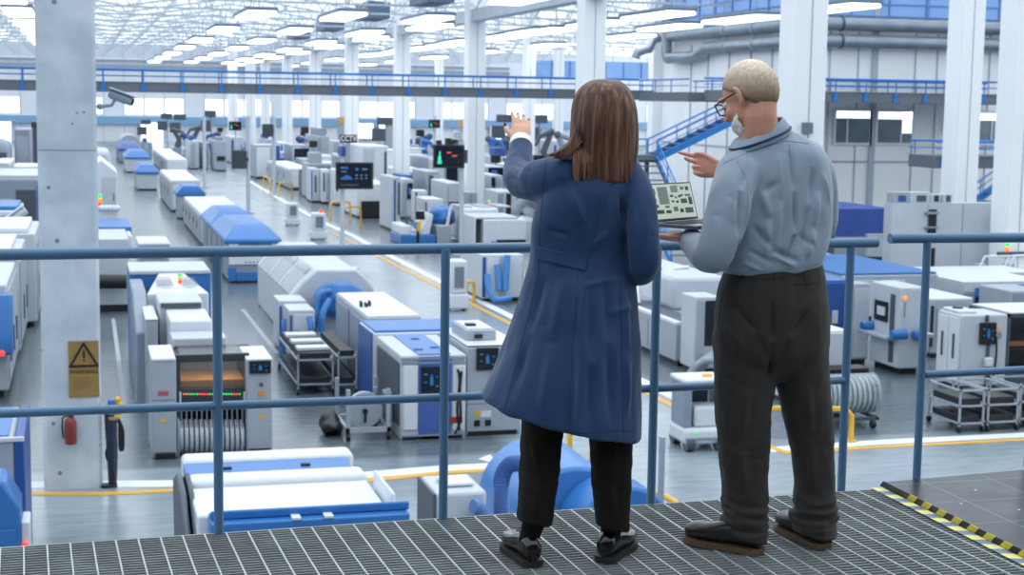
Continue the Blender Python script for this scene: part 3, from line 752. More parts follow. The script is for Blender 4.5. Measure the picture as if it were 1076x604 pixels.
def hose(par, pts, r, mt=SKYB, ribs=False, name='hose'):
    P = []
    pts = [Vector(p) for p in pts]
    for i in range(len(pts)-1):
        p0 = pts[max(i-1, 0)]; p1 = pts[i]; p2 = pts[i+1]; p3 = pts[min(i+2, len(pts)-1)]
        for k in range(8):
            t = k/8; P.append(.5*((2*p1)+(-p0+p2)*t+(2*p0-5*p1+4*p2-p3)*t*t+(-p0+3*p1-3*p2+p3)*t**3))
    P.append(pts[-1])
    rs = r
    if ribs:
        Q = []; rs = []
        for i in range(len(P)-1):
            for k in range(2): Q += [P[i].lerp(P[i+1], k/2), P[i].lerp(P[i+1], k/2+.25)]; rs += [r, r*.84]
        P = Q
    return MB().tube(P, rs, 12).build(name, mt, par, auto=60)
def hoop(label, pa, pb, h, g='yellow hoop guards beside the floor lines'):
    r = thing('hoop_guard', label, 'hoop guard', tuple((pa+pb)/2), g)
    u = Vector((0, 0, 1)); d = pb-pa
    pts = [pa, pa+u*h*.8, pa+u*h*.94+d*.05, pa+u*h+d*.15, pb+u*h-d*.15, pb+u*h*.94-d*.05, pb+u*h*.8, pb]
    MB().tube(pts, .05, 10).build('hoop_tube', YELLOW, r)
    for p in (pa, pb): MB().cyl(p, p+u*.03, .11, n=12).build('foot_plate', YELLOW, r)

# ---- reel-fed placement machine (left of the aisle, nearest) ------------------------------
Y0 = 27.2
g = mk('placement_machine', 'big reel fed machine with dark window frame and two control towers on the left', 'machine', 222, 29)
pxbox('left_tower', [LGREY], g, (159, 185, 378, None, Y0, 28.7)); pxbox('right_tower', [LGREY], g, (259, 286, 378, None, Y0, 28.6))
for xl, xr in ((161, 183), (261, 284)): plinth(g, xl, xr, Y0-.1, 28.5, .1, .0)
pxbox('tower_cap', WHITE, g, (159, 185, 376.5, 379.5, Y0-.03, 28.7), bevel=.02); pxbox('tower_cap', WHITE, g, (259, 286.5, 376.5, 379.5, Y0-.03, 28.6), bevel=.02)
pxbox('cap_handle', DGREY, g, (166, 176, 375, 377, Y0+.35, Y0+.5), bevel=.01)
pxbox('machine_frame', [mat('graphite_enamel', '#33383f', .4)], g, (183, 262, 372, 380, 27.5, 27.62), (183, 262, 363.5, 366, 28.75, 28.9), (183, 190, 379, 480, 27.5, 28.9), (257, 262, 379, 480, 27.5, 28.9), (189, 258, 408, 424, 27.5, 28.9), (189, 258, 424, 480, 28.3, 28.9), bevel=.015)
pxbox('viewing_window', GLASSY, g, (189.5, 257.5, 379, 408, 27.52, 27.55), bevel=0)
pxbox('work_table', AMBER, g, (189.5, 257.5, 399, 407, 27.7, 28.9), bevel=.01)
pxbox('back_panel', LGREY, g, (189, 258, 379, 408, 28.85, 28.9), bevel=0)
zz0 = at(222, 373.5, 27.5).z; MB().box(at(190, 373, 27.5).x, at(257, 373, 27.5).x, 27.63, 28.74, zz0-.03, zz0-.015).build('roof_pane', mat('grey_roof_pane', '#4a515a', .2, alpha=.55), g); MB().box(at(192, 373, 27.5).x, at(255, 373, 27.5).x, 27.75, 27.85, zz0-.09, zz0-.04).build('added_glow_strip', mat('added_glow_strip', '#fff3e0', .3, emit=9), g)  # glowing strip added under the pane to brighten the dim interior
m = MB(); rr = random.Random(4)
for i in range(22):
    p = at(193+i*2.8, 414, 27.49); m.ball((p.x, 27.49, p.z), .017, n=8, k=6, m=rr.choice((0, 1, 1)))
m.build('indicator_lights', [REDL, GRNL], g)
for px_ in (188.5, 256): pxbox('side_guide', WHITE, g, (px_, px_+2, 412, 424, 27.44, 27.5), bevel=.006)
reel = mat('grey_reel', '#bcc3ca', .4, scale=6, var=.12); reeld = mat('reel_rim', '#59636e', .4)
for i in range(13):
    p = at(191+i*5.3, 461, 27.35); R_ = .30
    m = MB(); m.cyl((p.x-.033, 27.55, p.z), (p.x+.027, 27.55, p.z), R_, n=26, m=0); m.cyl((p.x+.027, 27.55, p.z), (p.x+.034, 27.55, p.z), R_*1.05, n=26, m=1); m.cyl((p.x-.038, 27.55, p.z), (p.x+.038, 27.55, p.z), .09, n=12, m=1)
    q = at(191+i*5.3, 424, 27.45)
    m.box(p.x-.011, p.x+.011, 27.33, 27.345, p.z+.2, q.z, 2)
    m.build('tape_reel', [reel, reeld, mat('pale_tape', '#7d868f', .4)], g)
for px_ in (186.5, 258.5): pxbox('reel_rack_side', STEEL, g, (px_, px_+2.2, 440, 480, 27.22, 28.2), bevel=.01)
screen(g, 262, 284.5, 379.5, 391.5, Y0, .06, 0)
face(g, 'status_display', mat('dim_red_display', '#b0546a', .3), 166, 177, 411, 415.5, Y0)
m = MB(); p = at(274.5, 413, Y0); m.cyl((p.x, Y0, p.z), (p.x, Y0-.05, p.z), .05, n=14); m.build('stop_button', ORANGE, g)
m = MB(); p = at(274.5, 404, Y0); m.cyl((p.x, Y0, p.z), (p.x, Y0-.04, p.z), .035, n=14); m.build('start_button', DGREY, g)
for px_, py_ in ((171.5, 441.5), (275, 437)):
    p = at(px_, py_, Y0-.006); MB().prism([(p.x-.055, p.z-.04), (p.x+.055, p.z-.04), (p.x, p.z+.06)], 'y', Y0-.012, Y0).build('hazard_sticker', YELLOW, g, smooth=False)
face(g, 'door_seam', SEAM, 260, 285.5, 419.5, 420.3, Y0, .004, 0); face(g, 'door_seam', SEAM, 159.5, 184.5, 420, 420.8, Y0, .004, 0)
# its rear hoods
pxbox('rear_hood', [OFFW], g, (181, 238, 355, None, 28.95, 29.85)); pxbox('rear_hood', [WHITE], g, (179, 223, 337, None, 29.87, 31.6)); pxbox('rear_hood', OFFW, g, (167, 213, 317, None, 31.62, 33.3))
pxbox('hood_slot', DGREY, g, (169, 211, 318.5, 323, 31.56, 31.61), bevel=0)
# line behind it: wide hood with blue skirt
g = mk('printing_machine', 'white machine with a blue skirt and sloped white hood behind the big reel machine', 'machine', 185, 37)
m = MB(); a, b = at(154, 303, 33.5), at(219, 303, 33.5); zt = a.z
m.add([(a.x,33.4,0),(b.x,33.4,0),(b.x-.15,35.9,0),(a.x+.15,35.9,0),(a.x,33.4,zt-.1),(b.x,33.4,zt-.1),(b.x-.35,35.9,zt+.05),(a.x+.35,35.9,zt+.05)], [(3,2,1,0),(4,5,6,7),(0,1,5,4),(1,2,6,5),(2,3,7,6),(3,0,4,7)])
m.build('sloped_hood', WHITE, g, bevel=.03); tower(g, 189, 287, 303, 34.6)
m = MB()
for xl, xr in ((165, 182), (192, 208)): q0, q1 = at(xl, 299, 34.), at(xr, 299, 34.); m.box(q0.x, q1.x, 33.9, 35.3, zt+.0, zt+.035)
m.build('hood_window', GLASSY, g)
pxbox('blue_skirt', [BLUE], g, (136, 221.5, 285.5, None, 36.0, 37.9)); pxbox('top_cover', OFFW, g, (136, 221, 276+8, 288.5, 35.95, 37.9)); pxbox('skirt_foot', DGREY, g, (138, 220, 330, None, 35.99, 36.), bevel=0)
a, b = at(124, 300, 33.2), at(151, 300, 33.2)
m = MB(); zt2 = at(140, 312, 34.5).z
m.prism([(31.6, 0), (35.8, 0), (35.8, zt2+.25), (33.6, zt2+.25), (31.6, zt2-.35)], 'x', at(139, 300, 33.5).x, at(153.5, 300, 33.5).x); m.build('side_body', GREY, g, bevel=.04)
m = MB(); q = at(147, 385, 33.); m.cyl((q.x-.1, 32.0, .12), (q.x+.1, 32.0, .12), .12, n=14); m.build('castor', BLACK, g)
pxbox('side_cabinet', [LGREY], g, (153, 166, 330+6, None, 31.0, 33.0))
pxbox('cabinet_cap', WHITE, g, (152.8, 166.2, 334.5, 337, 30.98, 33.0))

# ---- machine row left of the left aisle --------------------------------------------------
g = mk('oven_machine', 'white machine with a blue top band just right of the concrete column', 'machine', 115, 49)
pxbox('body', [OFFW], g, (85, 135, 251, None, 46.5, 52)); plinth(g, 86, 134, 46.4, 51.9, .2, .0)
pxbox('blue_top', BLUE, g, (80, 138.5, 238.5, 250, 50, 53.5)); pxbox('upper_panel', OFFW, g, (80, 135, 251, 262, 49.9, 50.0), bevel=0)
pxbox('blue_box', DBLUE, g, (112, 134, 247+4, 261, 48, 49.8)); pxbox('curved_guard', WHITE, g, (134, 139, 247, 262, 48, 49.6), bevel=.05)
m = MB(); a, b = at(100, 296, 46.1), at(133, 296, 46.1); m.cyl((a.x, 46.1, a.z), (b.x, 46.1, b.z), .2, n=16); m.build('roller', BLACK, g)
tower(g, 104.5, 204, 222, 55)
m = MB()
for i in range(5): q = at(107+i*4, 219, 54); m.ball((q.x, 54, q.z), .12, n=10, k=8)
m.build('dome_knob', WHITE, g)
g = mk('tall_cabinet', 'tall white cabinet with a peaked top right of the concrete column', 'cabinet', 112, 68)
m = MB(); x0, x1 = at(98, 200, 66).x, at(123.5, 200, 66).x; z1 = at(112, 181, 66).z; zk = at(104, 168, 66).z
m.prism([(x0, 0), (x1, 0), (x1, z1), (x0+(x1-x0)*.35, zk), (x0, zk-.2)], 'y', 66, 71); m.build('cabinet_body', WHITE, g, bevel=.04)
face(g, 'door', OFFW, 107, 122, 186, 225, 66); face(g, 'handle', DGREY, 119, 120, 203, 211, 66, .04)
g = mk('cooling_unit', 'pale unit with a rounded top far back right of the concrete column', 'machine', 110, 105)
pxbox('body', [OFFW], g, (98, 116, 158, None, 101, 107), bevel=.3); face(g, 'front_panel', LGREY, 101, 113, 168, 180, 101); 

# ---- hip roofed blue machines in the two left rows ----------------------------------------
def hip_machine(label, xl, xr, yb, yeave, ytop, Y1, body=OFFW, roof=BLUE, window=True, base=True, logos=False, eave=.1):
    Yf = onz((xl+xr)/2, yb).y
    a, b = at(xl, yeave, Yf), at(xr, yeave, Yf); ze = a.z; w = b.x-a.x; cxm = (a.x+b.x)/2
    zt = ze + (ze*.28 if ytop is None else ytop)
    g = thing('hooded_machine', label, 'machine', (cxm, (Yf+Y1)/2, 0))
    m = MB(); m.box(a.x+.02, b.x-.02, Yf, Y1, .1, ze, 0)
    n = max(2, int((Y1-Yf)/2.2))
    for i in range(1, n): y = Yf+(Y1-Yf)*i/n; m.box(a.x, a.x+.03, y-.03, y+.03, .2, ze-.1, 1)
    m.build('body', [body, SEAM], g, bevel=.04)
    MB().box(a.x+.1, b.x-.1, Yf+.1, Y1-.1, 0, .1).build('plinth', BLACK, g)
    m = MB(); e = eave; mid = Yf+(Y1-Yf)*.55
    for y0, y1 in ((Yf-e, mid-.05), (mid+.05, Y1)):
        v = [(a.x-e,y0,ze-.15),(b.x+e,y0,ze-.15),(b.x+e,y1,ze-.15),(a.x-e,y1,ze-.15),(a.x-e,y0,ze),(b.x+e,y0,ze),(b.x+e,y1,ze),(a.x-e,y1,ze),
             (a.x+w*.2,y0+(y1-y0)*.16,zt),(b.x-w*.2,y0+(y1-y0)*.16,zt),(b.x-w*.2,y1-(y1-y0)*.1,zt),(a.x+w*.2,y1-(y1-y0)*.1,zt)]
        mm = MB(); mm.add(v, [(3,2,1,0),(0,1,5,4),(1,2,6,5),(2,3,7,6),(3,0,4,7),(4,5,9,8),(5,6,10,9),(6,7,11,10),(7,4,8,11),(8,9,10,11)]); mm.build('hood', roof, g, bevel=.05)
    if window:
        W_ = lambda u0, u1, v0, v1, nm, mt, t=.05: MB().box(a.x+w*u0, a.x+w*u1, Yf-t, Yf-.001, ze*v0, ze*v1).build(nm, mt, g, bevel=.02)
        W_(.02, .98, .42, .97, 'front_frame', WHITE); W_(.2, .86, .62, .9, 'front_window', mat('tinted_window', '#6f8290', .1, scale=1.5, var=.4), .07)
        if base: W_(0, .16, .04, .36, 'blue_base', BLUE); W_(.84, 1, .04, .36, 'blue_base', BLUE); W_(.16, .84, .04, .25, 'blue_base', BLUE)
        if logos:
            for i, mt in enumerate((SKYB, SKYB, SKYB, ORANGE)): W_(.34+i*.075, .38+i*.075, .46, .5, 'badge', mt, .07)
            W_(.82, .88, .2, .26, 'badge', ORANGE, .09)
    return g
hip_machine('blue hooded machine with a white framed front window behind the top rail', 239, 293, 297, 251.5, .42, 64.5, body=GREY, logos=True)
hip_machine('blue hooded machine in the left aisle row, second from the near blue one', 187, 214, 230.5, 203, .38, 83.8, body=LGREY, window=False)
hip_machine('small blue topped machine with a pale front in the far left aisle', 143.5, 166, 200, 180.5, .45, 113, body=OFFW, window=False)
hip_machine('blue topped machine, second in the far left aisle before the dome', 132, 158, 181.5, 165, .45, 139, body=OFFW, window=False)
hip_machine('deep blue topped machine next to the pale dome in the far left aisle', 125, 148, 171, 156.5, .5, 165, body=GREY, roof=DBLUE, window=False)
g = mk('dome_machine', 'pale domed machine at the far end of the left aisle', 'machine', 135, 180)
a, b = at(126, 150, 176), at(146, 150, 176); zz = at(136, 142, 176).z
m = MB(); m.prism([(a.x, 0), (b.x, 0)]+[((a.x+b.x)/2+(b.x-a.x)/2*math.cos(t*PI/10), zz*.55+zz*.45*math.sin(t*PI/10)) for t in range(11)], 'y', 176, 186); m.build('dome_body', LGREY, g)
face(g, 'front_hatch', GREY, 131, 141, 152, 158, 176, .1)
def long_box(label, xl, xr, yb, yt, Y1, body=OFFW, top=WHITE, side=LGREY, n=4, name='long_oven', cat='machine', handle=True, front=True):
    Yf = onz((xl+xr)/2, yb).y
    a, b = at(xl, yt, Yf), at(xr, yt, Yf)
    g = thing(name, label, cat, ((a.x+b.x)/2, (Yf+Y1)/2, 0))
    MB().box(a.x+.06, b.x-.06, Yf+.06, Y1-.06, 0, .12).build('plinth', BLACK, g)
    m = MB(); m.box(a.x, b.x, Yf, Y1, .12, a.z, 0); m.build('body', [body], g, bevel=.05)
    MB().box(a.x+.02, b.x-.02, Yf+.03, Y1-.02, a.z, a.z+.06).build('top_cover', top, g, bevel=.03)
    for i in range(n):
        y0 = Yf+(Y1-Yf)*(i+.06)/n; y1 = Yf+(Y1-Yf)*(i+.94)/n
        MB().box(a.x-.025, a.x-.001, y0, y1, .25, a.z-.12).build('side_panel', side, g, bevel=.008)
        if handle: MB().box(a.x-.06, a.x-.026, y1-.35, y1-.28, a.z*.5, a.z*.72).build('handle', DGREY, g)
    if front:
        MB().box(a.x+(b.x-a.x)*.08, b.x-(b.x-a.x)*.08, Yf-.025, Yf-.001, .22, a.z-.15).build('front_panel', WHITE, g, bevel=.01)
    return g
long_box('long white oven in the left aisle row between the two blue hooded machines', 211, 262, 258, 226, 78.4, n=5)
long_box('long white oven farther back in the left aisle row beside the aisle', 179.5, 210, 223, 190.5, 99, n=4)
long_box('pale box shaped machine at the far end of the left aisle row', 176, 197, 186, 168, 150, n=3, body=WHITE)
# white pallet plate on floor behind the rail
g = mk('white_crate', 'low bright white crate on the aisle floor just above the top rail', 'crate', 161, 60)
pxbox('crate_body', WHITE, g, (146, 178, 258.5, 268, 62, 65)); pxbox('crate_lid', WHITE, g, (145, 179, 255.5, 258.6, 61.9, 65.1))
pxbox('crate_skid', GREY, g, (148, 152, 267, None, 62, 65), (172, 176, 267, None, 62, 65), bevel=0)

# ---- left edge machines -----------------------------------------------------------------
g = mk('white_machine', 'white machine with a blue hood at the left edge of the photo', 'machine', 0, 34)
xr_ = onz(9.5, 418).x; Yf = onz(9.5, 418).y
z1 = at(9, 299, Yf).z
MB().box(xr_-2.4, xr_, Yf, Yf+4.6, .15, z1).build('body', OFFW, g, bevel=.04); MB().box(xr_-2.3, xr_-.1, Yf+.1, Yf+4.5, 0, .15).build('plinth', BLACK, g)
m = MB(); xx = at(-20, 340, Yf).x; zh = at(5, 308, Yf).z; zl_ = at(5, 372, Yf).z
m.prism([(Yf-.02, zl_), (Yf-.75, zl_+.1), (Yf-.75, zl_+.45), (Yf-.35, zh+.02), (Yf-.02, zh)], 'x', xr_-2.4, xr_+.12); m.build('blue_hood', BLUE, g, bevel=.04)
for i in range(3): MB().box(xr_+.001, xr_+.03, Yf+.2+i*1.5, Yf+1.45+i*1.5, .3, z1-.15).build('side_door', OFFW, g, bevel=.01); MB().box(xr_+.03, xr_+.06, Yf+.4+i*1.5, Yf+.46+i*1.5, .7, 1.25).build('handle', DGREY, g)
m = MB(); q = at(2, 371, Yf-.75); m.ball((q.x, Yf-.77, q.z), .06, n=10, k=8); m.build('red_lamp', REDL, g)
for k, (lb, dy, xx_, h_) in enumerate((('white stepped machine behind the blue hooded machine at the left edge', 5.2, .05, .1), ('pale stepped machine farthest back in the row at the left edge', 10.2, .3, .18))):
    g = mk('white_machine', lb, 'machine', 15, Yf+dy+2)
    x1 = xr_+xx_; MB().box(x1-2.6, x1, Yf+dy, Yf+dy+4.4, .15, z1+h_).build('body', OFFW, g, bevel=.04); MB().box(x1-2.5, x1-.1, Yf+dy+.1, Yf+dy+4.3, 0, .15).build('plinth', BLACK, g)
    MB().box(x1-2.6, x1-.2, Yf+dy+.2, Yf+dy+4.2, z1+h_, z1+h_+.14).build('top_cover', WHITE, g, bevel=.03)
    for i in range(2): MB().box(x1+.001, x1+.03, Yf+dy+.2+i*2, Yf+dy+2+i*2, .3, z1-.1).build('side_door', LGREY, g, bevel=.01); MB().box(x1+.03, x1+.06, Yf+dy+1.7+i*2, Yf+dy+1.78+i*2, .7, 1.3).build('handle', DGREY, g)
g = mk('boxy_machine', 'grey machine with a blue top and right edge, bottom left corner', 'machine', 5, 22)
Ya = 20.5
x1 = at(26.5, 500, Ya).x; z1 = at(26, 461, Ya).z
MB().box(x1-1.9, x1-.12, Ya, Ya+2.2, .1, z1).build('body', LGREY, g, bevel=.04)
MB().box(x1-1.85, x1-.2, Ya+.2, Ya+2.1, z1, z1+.015).build('blue_top', BLUE, g); MB().box(x1-.12, x1, Ya-.02, Ya+2.2, 0, z1+.02).build('side_plate', DBLUE, g, bevel=.02)
MB().box(x1-1.9, x1-.12, Ya-.01, Ya+2.2, z1+.0, z1+.0).build('rim', WHITE, g) if False else None
MB().box(x1-1.9, x1, Ya-.03, Ya+.02, z1-.03, z1+.03).build('top_rim', WHITE, g, bevel=.01)
MB().box(x1-1.6, x1-.35, Ya-.02, Ya-.001, .3, z1-.25).build('front_door', GREY, g, bevel=.01)
g = mk('blue_hopper', 'bright blue sloped hopper in the bottom left corner below the grey machine', 'hopper', 0, 19)
Yb_ = 18.4
p0, p1, p2 = at(-30, 505, Yb_), at(21, 533, Yb_), at(23, 575, Yb_)
m = MB(); m.prism([(p0.x-.6, .1), (p1.x, .1), (p1.x, p1.z), (p0.x+.35, p0.z-.02), (p0.x-.6, p0.z)], 'y', Yb_, Yb_+.7); m.build('hopper_body', SKYB if False else BLUE, g, bevel=.05)
MB().box(p0.x-.4, p1.x-.05, Yb_-.03, Yb_-.001, .3, p1.z-.25).build('front_panel', BLUE, g, bevel=.01)
MB().box(p1.x+.001, p1.x+.1, Yb_+.1, Yb_+.6, 0, p1.z-.2).build('white_post', WHITE, g, bevel=.02)
m = MB(); q = at(28, 573, Yb_); m.ball((p1.x+.05, Yb_+.02, q.z), .04, n=10, k=8); m.build('red_button', REDL, g)

def plain(label, xl, xr, yt, Y0, Y1, body=OFFW, name='cabinet', cat='cabinet', feats=(), yb=None, bevel=.03, seams=0, plinth_=True):
    a, b = at(xl, yt, Y0), at(xr, yt, Y0)
    g = thing(name, label, cat, ((a.x+b.x)/2, (Y0+Y1)/2, 0))
    m = MB(); m.box(a.x, b.x, Y0, Y1, .1, a.z, 0)
    for i in range(seams): x = a.x+(b.x-a.x)*(i+1)/(seams+1); m.box(x-.012, x+.012, Y0-.004, Y0, .15, a.z-.05, 1)
    m.build('body', [body, SEAM], g, bevel=bevel)
    MB().box(a.x+.05, b.x-.05, Y0+.05, Y1-.05, 0, .1).build('plinth', BLACK, g)
    for f in feats:
        nm, mt, u0, u1, v0, v1 = f[:6]; t = f[6] if len(f) > 6 else .03
        if nm == 'top_unit': MB().box(a.x+(b.x-a.x)*u0, a.x+(b.x-a.x)*u1, Y0+(Y1-Y0)*v0, Y0+(Y1-Y0)*v1, a.z, a.z+t).build(nm, mt, g, bevel=.02)
        elif nm == 'screen':
            w = b.x-a.x; scr = MB(); scr.box(a.x+w*u0, a.x+w*u1, Y0-t, Y0-.001, a.z*v0, a.z*v1, 0); scr.box(a.x+w*(u0+.2*(u1-u0)), a.x+w*(u0+.6*(u1-u0)), Y0-t-.006, Y0-t, a.z*(v0+.3*(v1-v0)), a.z*(v0+.7*(v1-v0)), 1); scr.build('screen', [SCR, SCRB], g)
        elif nm == 'left_door': MB().box(a.x-t, a.x-.001, Y0+(Y1-Y0)*u0, Y0+(Y1-Y0)*u1, a.z*v0, a.z*v1).build('side_door', mt, g, bevel=.008)
        else: MB().box(a.x+(b.x-a.x)*u0, a.x+(b.x-a.x)*u1, Y0-t, Y0-.001, a.z*v0, a.z*v1).build(nm, mt, g, bevel=.008)
    return g
plain('white machine with a blue lined lid left of the column, under the bullet camera', -25, 20, 222, 48.9, 52.7, WHITE, 'lidded_machine', 'machine', (('top_unit', BLUE, .05, .95, .1, .9, .12), ('front_panel', OFFW, .5, .94, .3, .9), ('front_trim', BLUE, .0, 1, .9, .95), ('handle', DGREY, .88, .9, .45, .7, .05)))
plain('big dark grey framed machine left of the column', -20, 40.5, 190, 58, 64, GREY, 'framed_machine', 'machine', (('blue_trim', BLUE, .97, 1.0, .3, .95), ('top_unit', OFFW, 0, 1, 0, .9, .2), ('front_panel', DGREY, .6, .95, .25, .9), ('door', LGREY, .1, .55, .2, .8)))
plain('low dark box with a square vent left of the concrete column', 21, 43, 247, 53, 55.8, DGREY, 'dark_box', 'cabinet', (('vent', BLACK, .2, .6, .3, .75), ('top_unit', LGREY, .0, 1., .05, .8, .1)))
plain('white cabinet stack far left between two dark units', -6, 10, 171, 78, 84, WHITE, 'cabinet', 'cabinet', (('door', OFFW, .1, .9, .1, .9), ('handle', DGREY, .8, .84, .4, .6)))
plain('low pale conveyor housing far left next to the column', 13, 41, 182, 78, 83, LGREY, 'conveyor_housing', 'machine', (('top_unit', WHITE, .0, 1, .1, .9, .3), ('blue_trim', BLUE, .9, 1, .2, .95)))
plain('tall grey box shaped unit far left beyond the conveyor housing', 15, 31, 136, 100, 106, GREY, 'tall_unit', 'cabinet', (('door', LGREY, .1, .9, .2, .9), ('handle', DGREY, .8, .84, .4, .6)))
plain('narrow black tower unit tucked behind the concrete column on its left', 32.5, 41, 128, 112, 118, mat('charcoal_enamel', '#2f3640', .5), 'black_tower', 'cabinet', (('door', DGREY, .1, .9, .2, .9),))
plain('rounded grey unit at the far left edge under the blue wall band', -14, 9, 147, 95, 99.8, GREY, 'tall_unit', 'cabinet', (('door', DGREY, .3, .9, .2, .8),), bevel=.5)
ym = 48.5
bullet_camera('pale security camera pointing down left beside the white lidded machine, left edge', tuple(at(22, 262, ym)), at(27, 220, ym), at(4, 237, ym-.1), .14, at(24, 247, 48.4), OFFW)
a = at(24, 247, 48.4)
tag(MB().cyl((a.x, 48.4, 0), (a.x, 48.4, a.z-.12), .06, n=10).build('camera_post', LGREY), 'thin grey post carrying the pale security camera at the left edge', 'post')

# tool post beside the column -----------------------------------------------------------------
Yp = 25.6; q = onz(118.5, 511)
Yp = q.y; X_ = q.x
g = thing('tool_post', 'slim dark blue tool post with blue and yellow head beside the concrete column', 'tool post', (X_, Yp, 0))
NAVY = mat('navy_paint', '#1d2a44', .5)
zt = at(117, 432, Yp).z
m = MB(); m.tube([(X_, Yp, .0), (X_, Yp, .5), (X_-.02, Yp, zt)], [.065, .085, .1], 10); m.build('post_shaft', NAVY, g)
MB().box(X_-.18, X_+.07, Yp-.1, Yp+.1, 0, .05).build('base', BLACK, g, bevel=.015)
a, b = at(113, 419, Yp), at(121, 436, Yp); MB().box(a.x, b.x, Yp-.1, Yp+.08, b.z, a.z).build('tool_head', BLUE, g, bevel=.03)
m = MB()
for px_, py_, r in ((123.5, 420, .055), (125.5, 425, .06), (125, 432, .065), (122.5, 438, .05)): q = at(px_, py_, Yp-.05); m.ball(tuple(q), r, n=10, k=8)
m.build('yellow_grip', YELLOW, g)
a, b = at(114, 437, Yp), at(124, 440, Yp); MB().box(a.x, b.x, Yp-.11, Yp+.08, b.z, a.z).build('tan_collar', mat('tan_rubber', '#b08a55', .6), g, bevel=.01)
q0, q1 = at(122, 455, Yp), at(118.5, 464, Yp); MB().tube([q0, q1], [.05, .06], 8).build('tan_handle', mat('tan_rubber', '#b08a55'), g)
hose(g, [at(118, 465, Yp), at(112, 473, Yp), at(112, 480, Yp), at(115.5, 488, Yp)], .018, BLACK, name='cable')
hose(g, [at(124, 440, Yp), at(128.5, 452, Yp), at(129, 470, Yp), at(126.5, 470, Yp), at(126, 446, Yp)], .03, BLACK, name='cable')
hose(g, [at(117, 488, Yp-.08), at(120, 500, Yp-.08), at(118.5, 506, Yp-.08)], .02, BLACK, name='cable')

# ---- front left oven lying below the rail -----------------------------------------------------
g = mk('reflow_oven', 'long white and blue oven lying in front, below the left half of the walkway rail', 'machine', 300, 19)
Ya, Yb2 = 18.2, 20.2
def ax(px_, py_, Y): return at(px_, py_, Y).x
zt = at(290, 497, Ya+.65).z
pxbox('back_beam', [WHITE], g, (192, 372, 480, None, 19.9, 20.35), bevel=.06)
m = MB(); p = [at(193, 496, 19.3), at(386, 491, 19.3)]
a = at(196, 498, 19.3); b = at(370, 490, 19.3); zb = at(290, 482, 19.85).z
m.add([(a.x,19.3,a.z-.02),(b.x,19.3,a.z-.02),(b.x,19.88,zb-.02),(a.x,19.88,zb-.02),(a.x,19.3,.1),(b.x,19.3,.1),(b.x,19.88,.1),(a.x,19.88,.1)], [(0,1,2,3),(7,6,5,4),(0,4,5,1),(1,5,6,2),(2,6,7,3),(3,7,4,0)]); m.build('blue_lid', BLUE, g)
for px_ in (239, 322): q = at(px_, 487, 19.45); MB().box(q.x-.06, q.x+.06, 19.5, 19.58, zb-.04, zb+.0).build('lid_handle', BLACK, g, bevel=.01)
zf = at(290, 500, 18.9).z
MB().box(ax(197, 500, 18.9), ax(386, 495, 18.9), 18.85, 19.28, .1, zf).build('front_beam', WHITE, g, bevel=.09, seg=4)
MB().box(ax(200, 500, 18.8), ax(384, 495, 18.8), 18.8, 18.86, .1, zf-.22).build('grey_front', GREY, g)
za = at(310, 527, 17.9).z
MB().box(ax(207, 540, 17.5), ax(406, 540, 17.5), 17.5, 18.78, .1, za).build('lower_box', WHITE, g, bevel=.03)
q = at(411, 505, 17.9); MB().box(ax(405, 520, 17.7), ax(409, 520, 17.7), 17.3, 18.5, .4, q.z).build('end_plate', WHITE, g, bevel=.03)
zc = at(330, 545, 16.9).z
m = MB(); m.box(ax(222, 550, 16.9), ax(431, 545, 16.9), 16.9, 17.4, .1, zc, 0); m.box(ax(222, 550, 16.9), ax(433, 545, 16.9), 17.05, 17.1, zc, zc+.1, 0); m.build('blue_front', SKYB if False else BLUE, g, bevel=.02)
for px_ in (311, 345): q = at(px_, 550, 16.95); MB().box(q.x-.05, q.x+.05, 16.88, 17.04, zc-.0, zc+.03).build('white_latch', WHITE, g, bevel=.006)
m = MB(); xL = ax(191, 530, 18.)
for dx, w in ((0, .08), (.11, .06)):
    m.prism([(17.2, .1), (19.6, .1), (19.9, zf-.2), (19.2, zf+.02), (18.4, zf-.02), (17.6, zf-.35), (17.2, zf-.8)], 'x', xL+dx, xL+dx+w)
m.build('end_guard', DGREY, g, bevel=.03)
MB().box(xL+.2, xL+.26, 17.3, 18.9, .1, zf-.3).build('white_guard', WHITE, g, bevel=.02)
# ---- centre group ----------------------------------------------------------------------------
g = mk('domed_housing', 'pale machine with an arched housing and a blue bag over its front, centre left', 'machine', 350, 42)
Yh = 39.6
pts = [(306, 400), (306, 311), (318, 296), (333, 283), (375, 283), (386, 293), (394, 304), (394, 400)]
prof = []
for px_, py_ in pts:
    q = at(px_, py_, Yh); prof.append((q.x, 0 if py_ == 400 else q.z))
MB().prism(prof[::-1] if False else prof, 'y', Yh, 47.5).build('housing', OFFW, g, bevel=.06)
x0 = prof[1][0]
for i in range(3):
    y0 = Yh+.5+i*2.4
    MB().prism([(x0-.02, prof[1][1]-.05), (prof[3][0]-.08, prof[3][1]-.02), (prof[3][0]-.1, prof[3][1]+.03), (x0-.05, prof[1][1]+.0)], 'y', y0, y0+1.9).build('hood_window', GLASSY, g)
pxbox('roof_rib', WHITE, g, (334, 376, 281.5, 284, Yh+1, Yh+1.3), bevel=.02)
rr = random.Random(3)
def lumpy(c, rx, ry, rz, amp, seed, n=26, k=18, fr=3.):
    m = MB(); m.ball(c, rx, ry, rz, n, k)
    c = Vector(c)
    for v in m.v:
        d = (v-c); nn = noise.noise(Vector((v.x*fr+seed, v.y*fr, v.z*fr*1.6))); v += d*nn*amp
    return m
q = at(357, 317, 39.2); lumpy((q.x, 39.25, q.z+.02), .62, .5, .46, .22, 3).build('blue_bag', BLUE, g, auto=80)
hose(g, [at(347, 306, 38.9), at(336, 309, 38.7), at(333, 322, 38.6), at(333, 335, 38.5), at(330, 348, 38.6)], .075, BLUE)
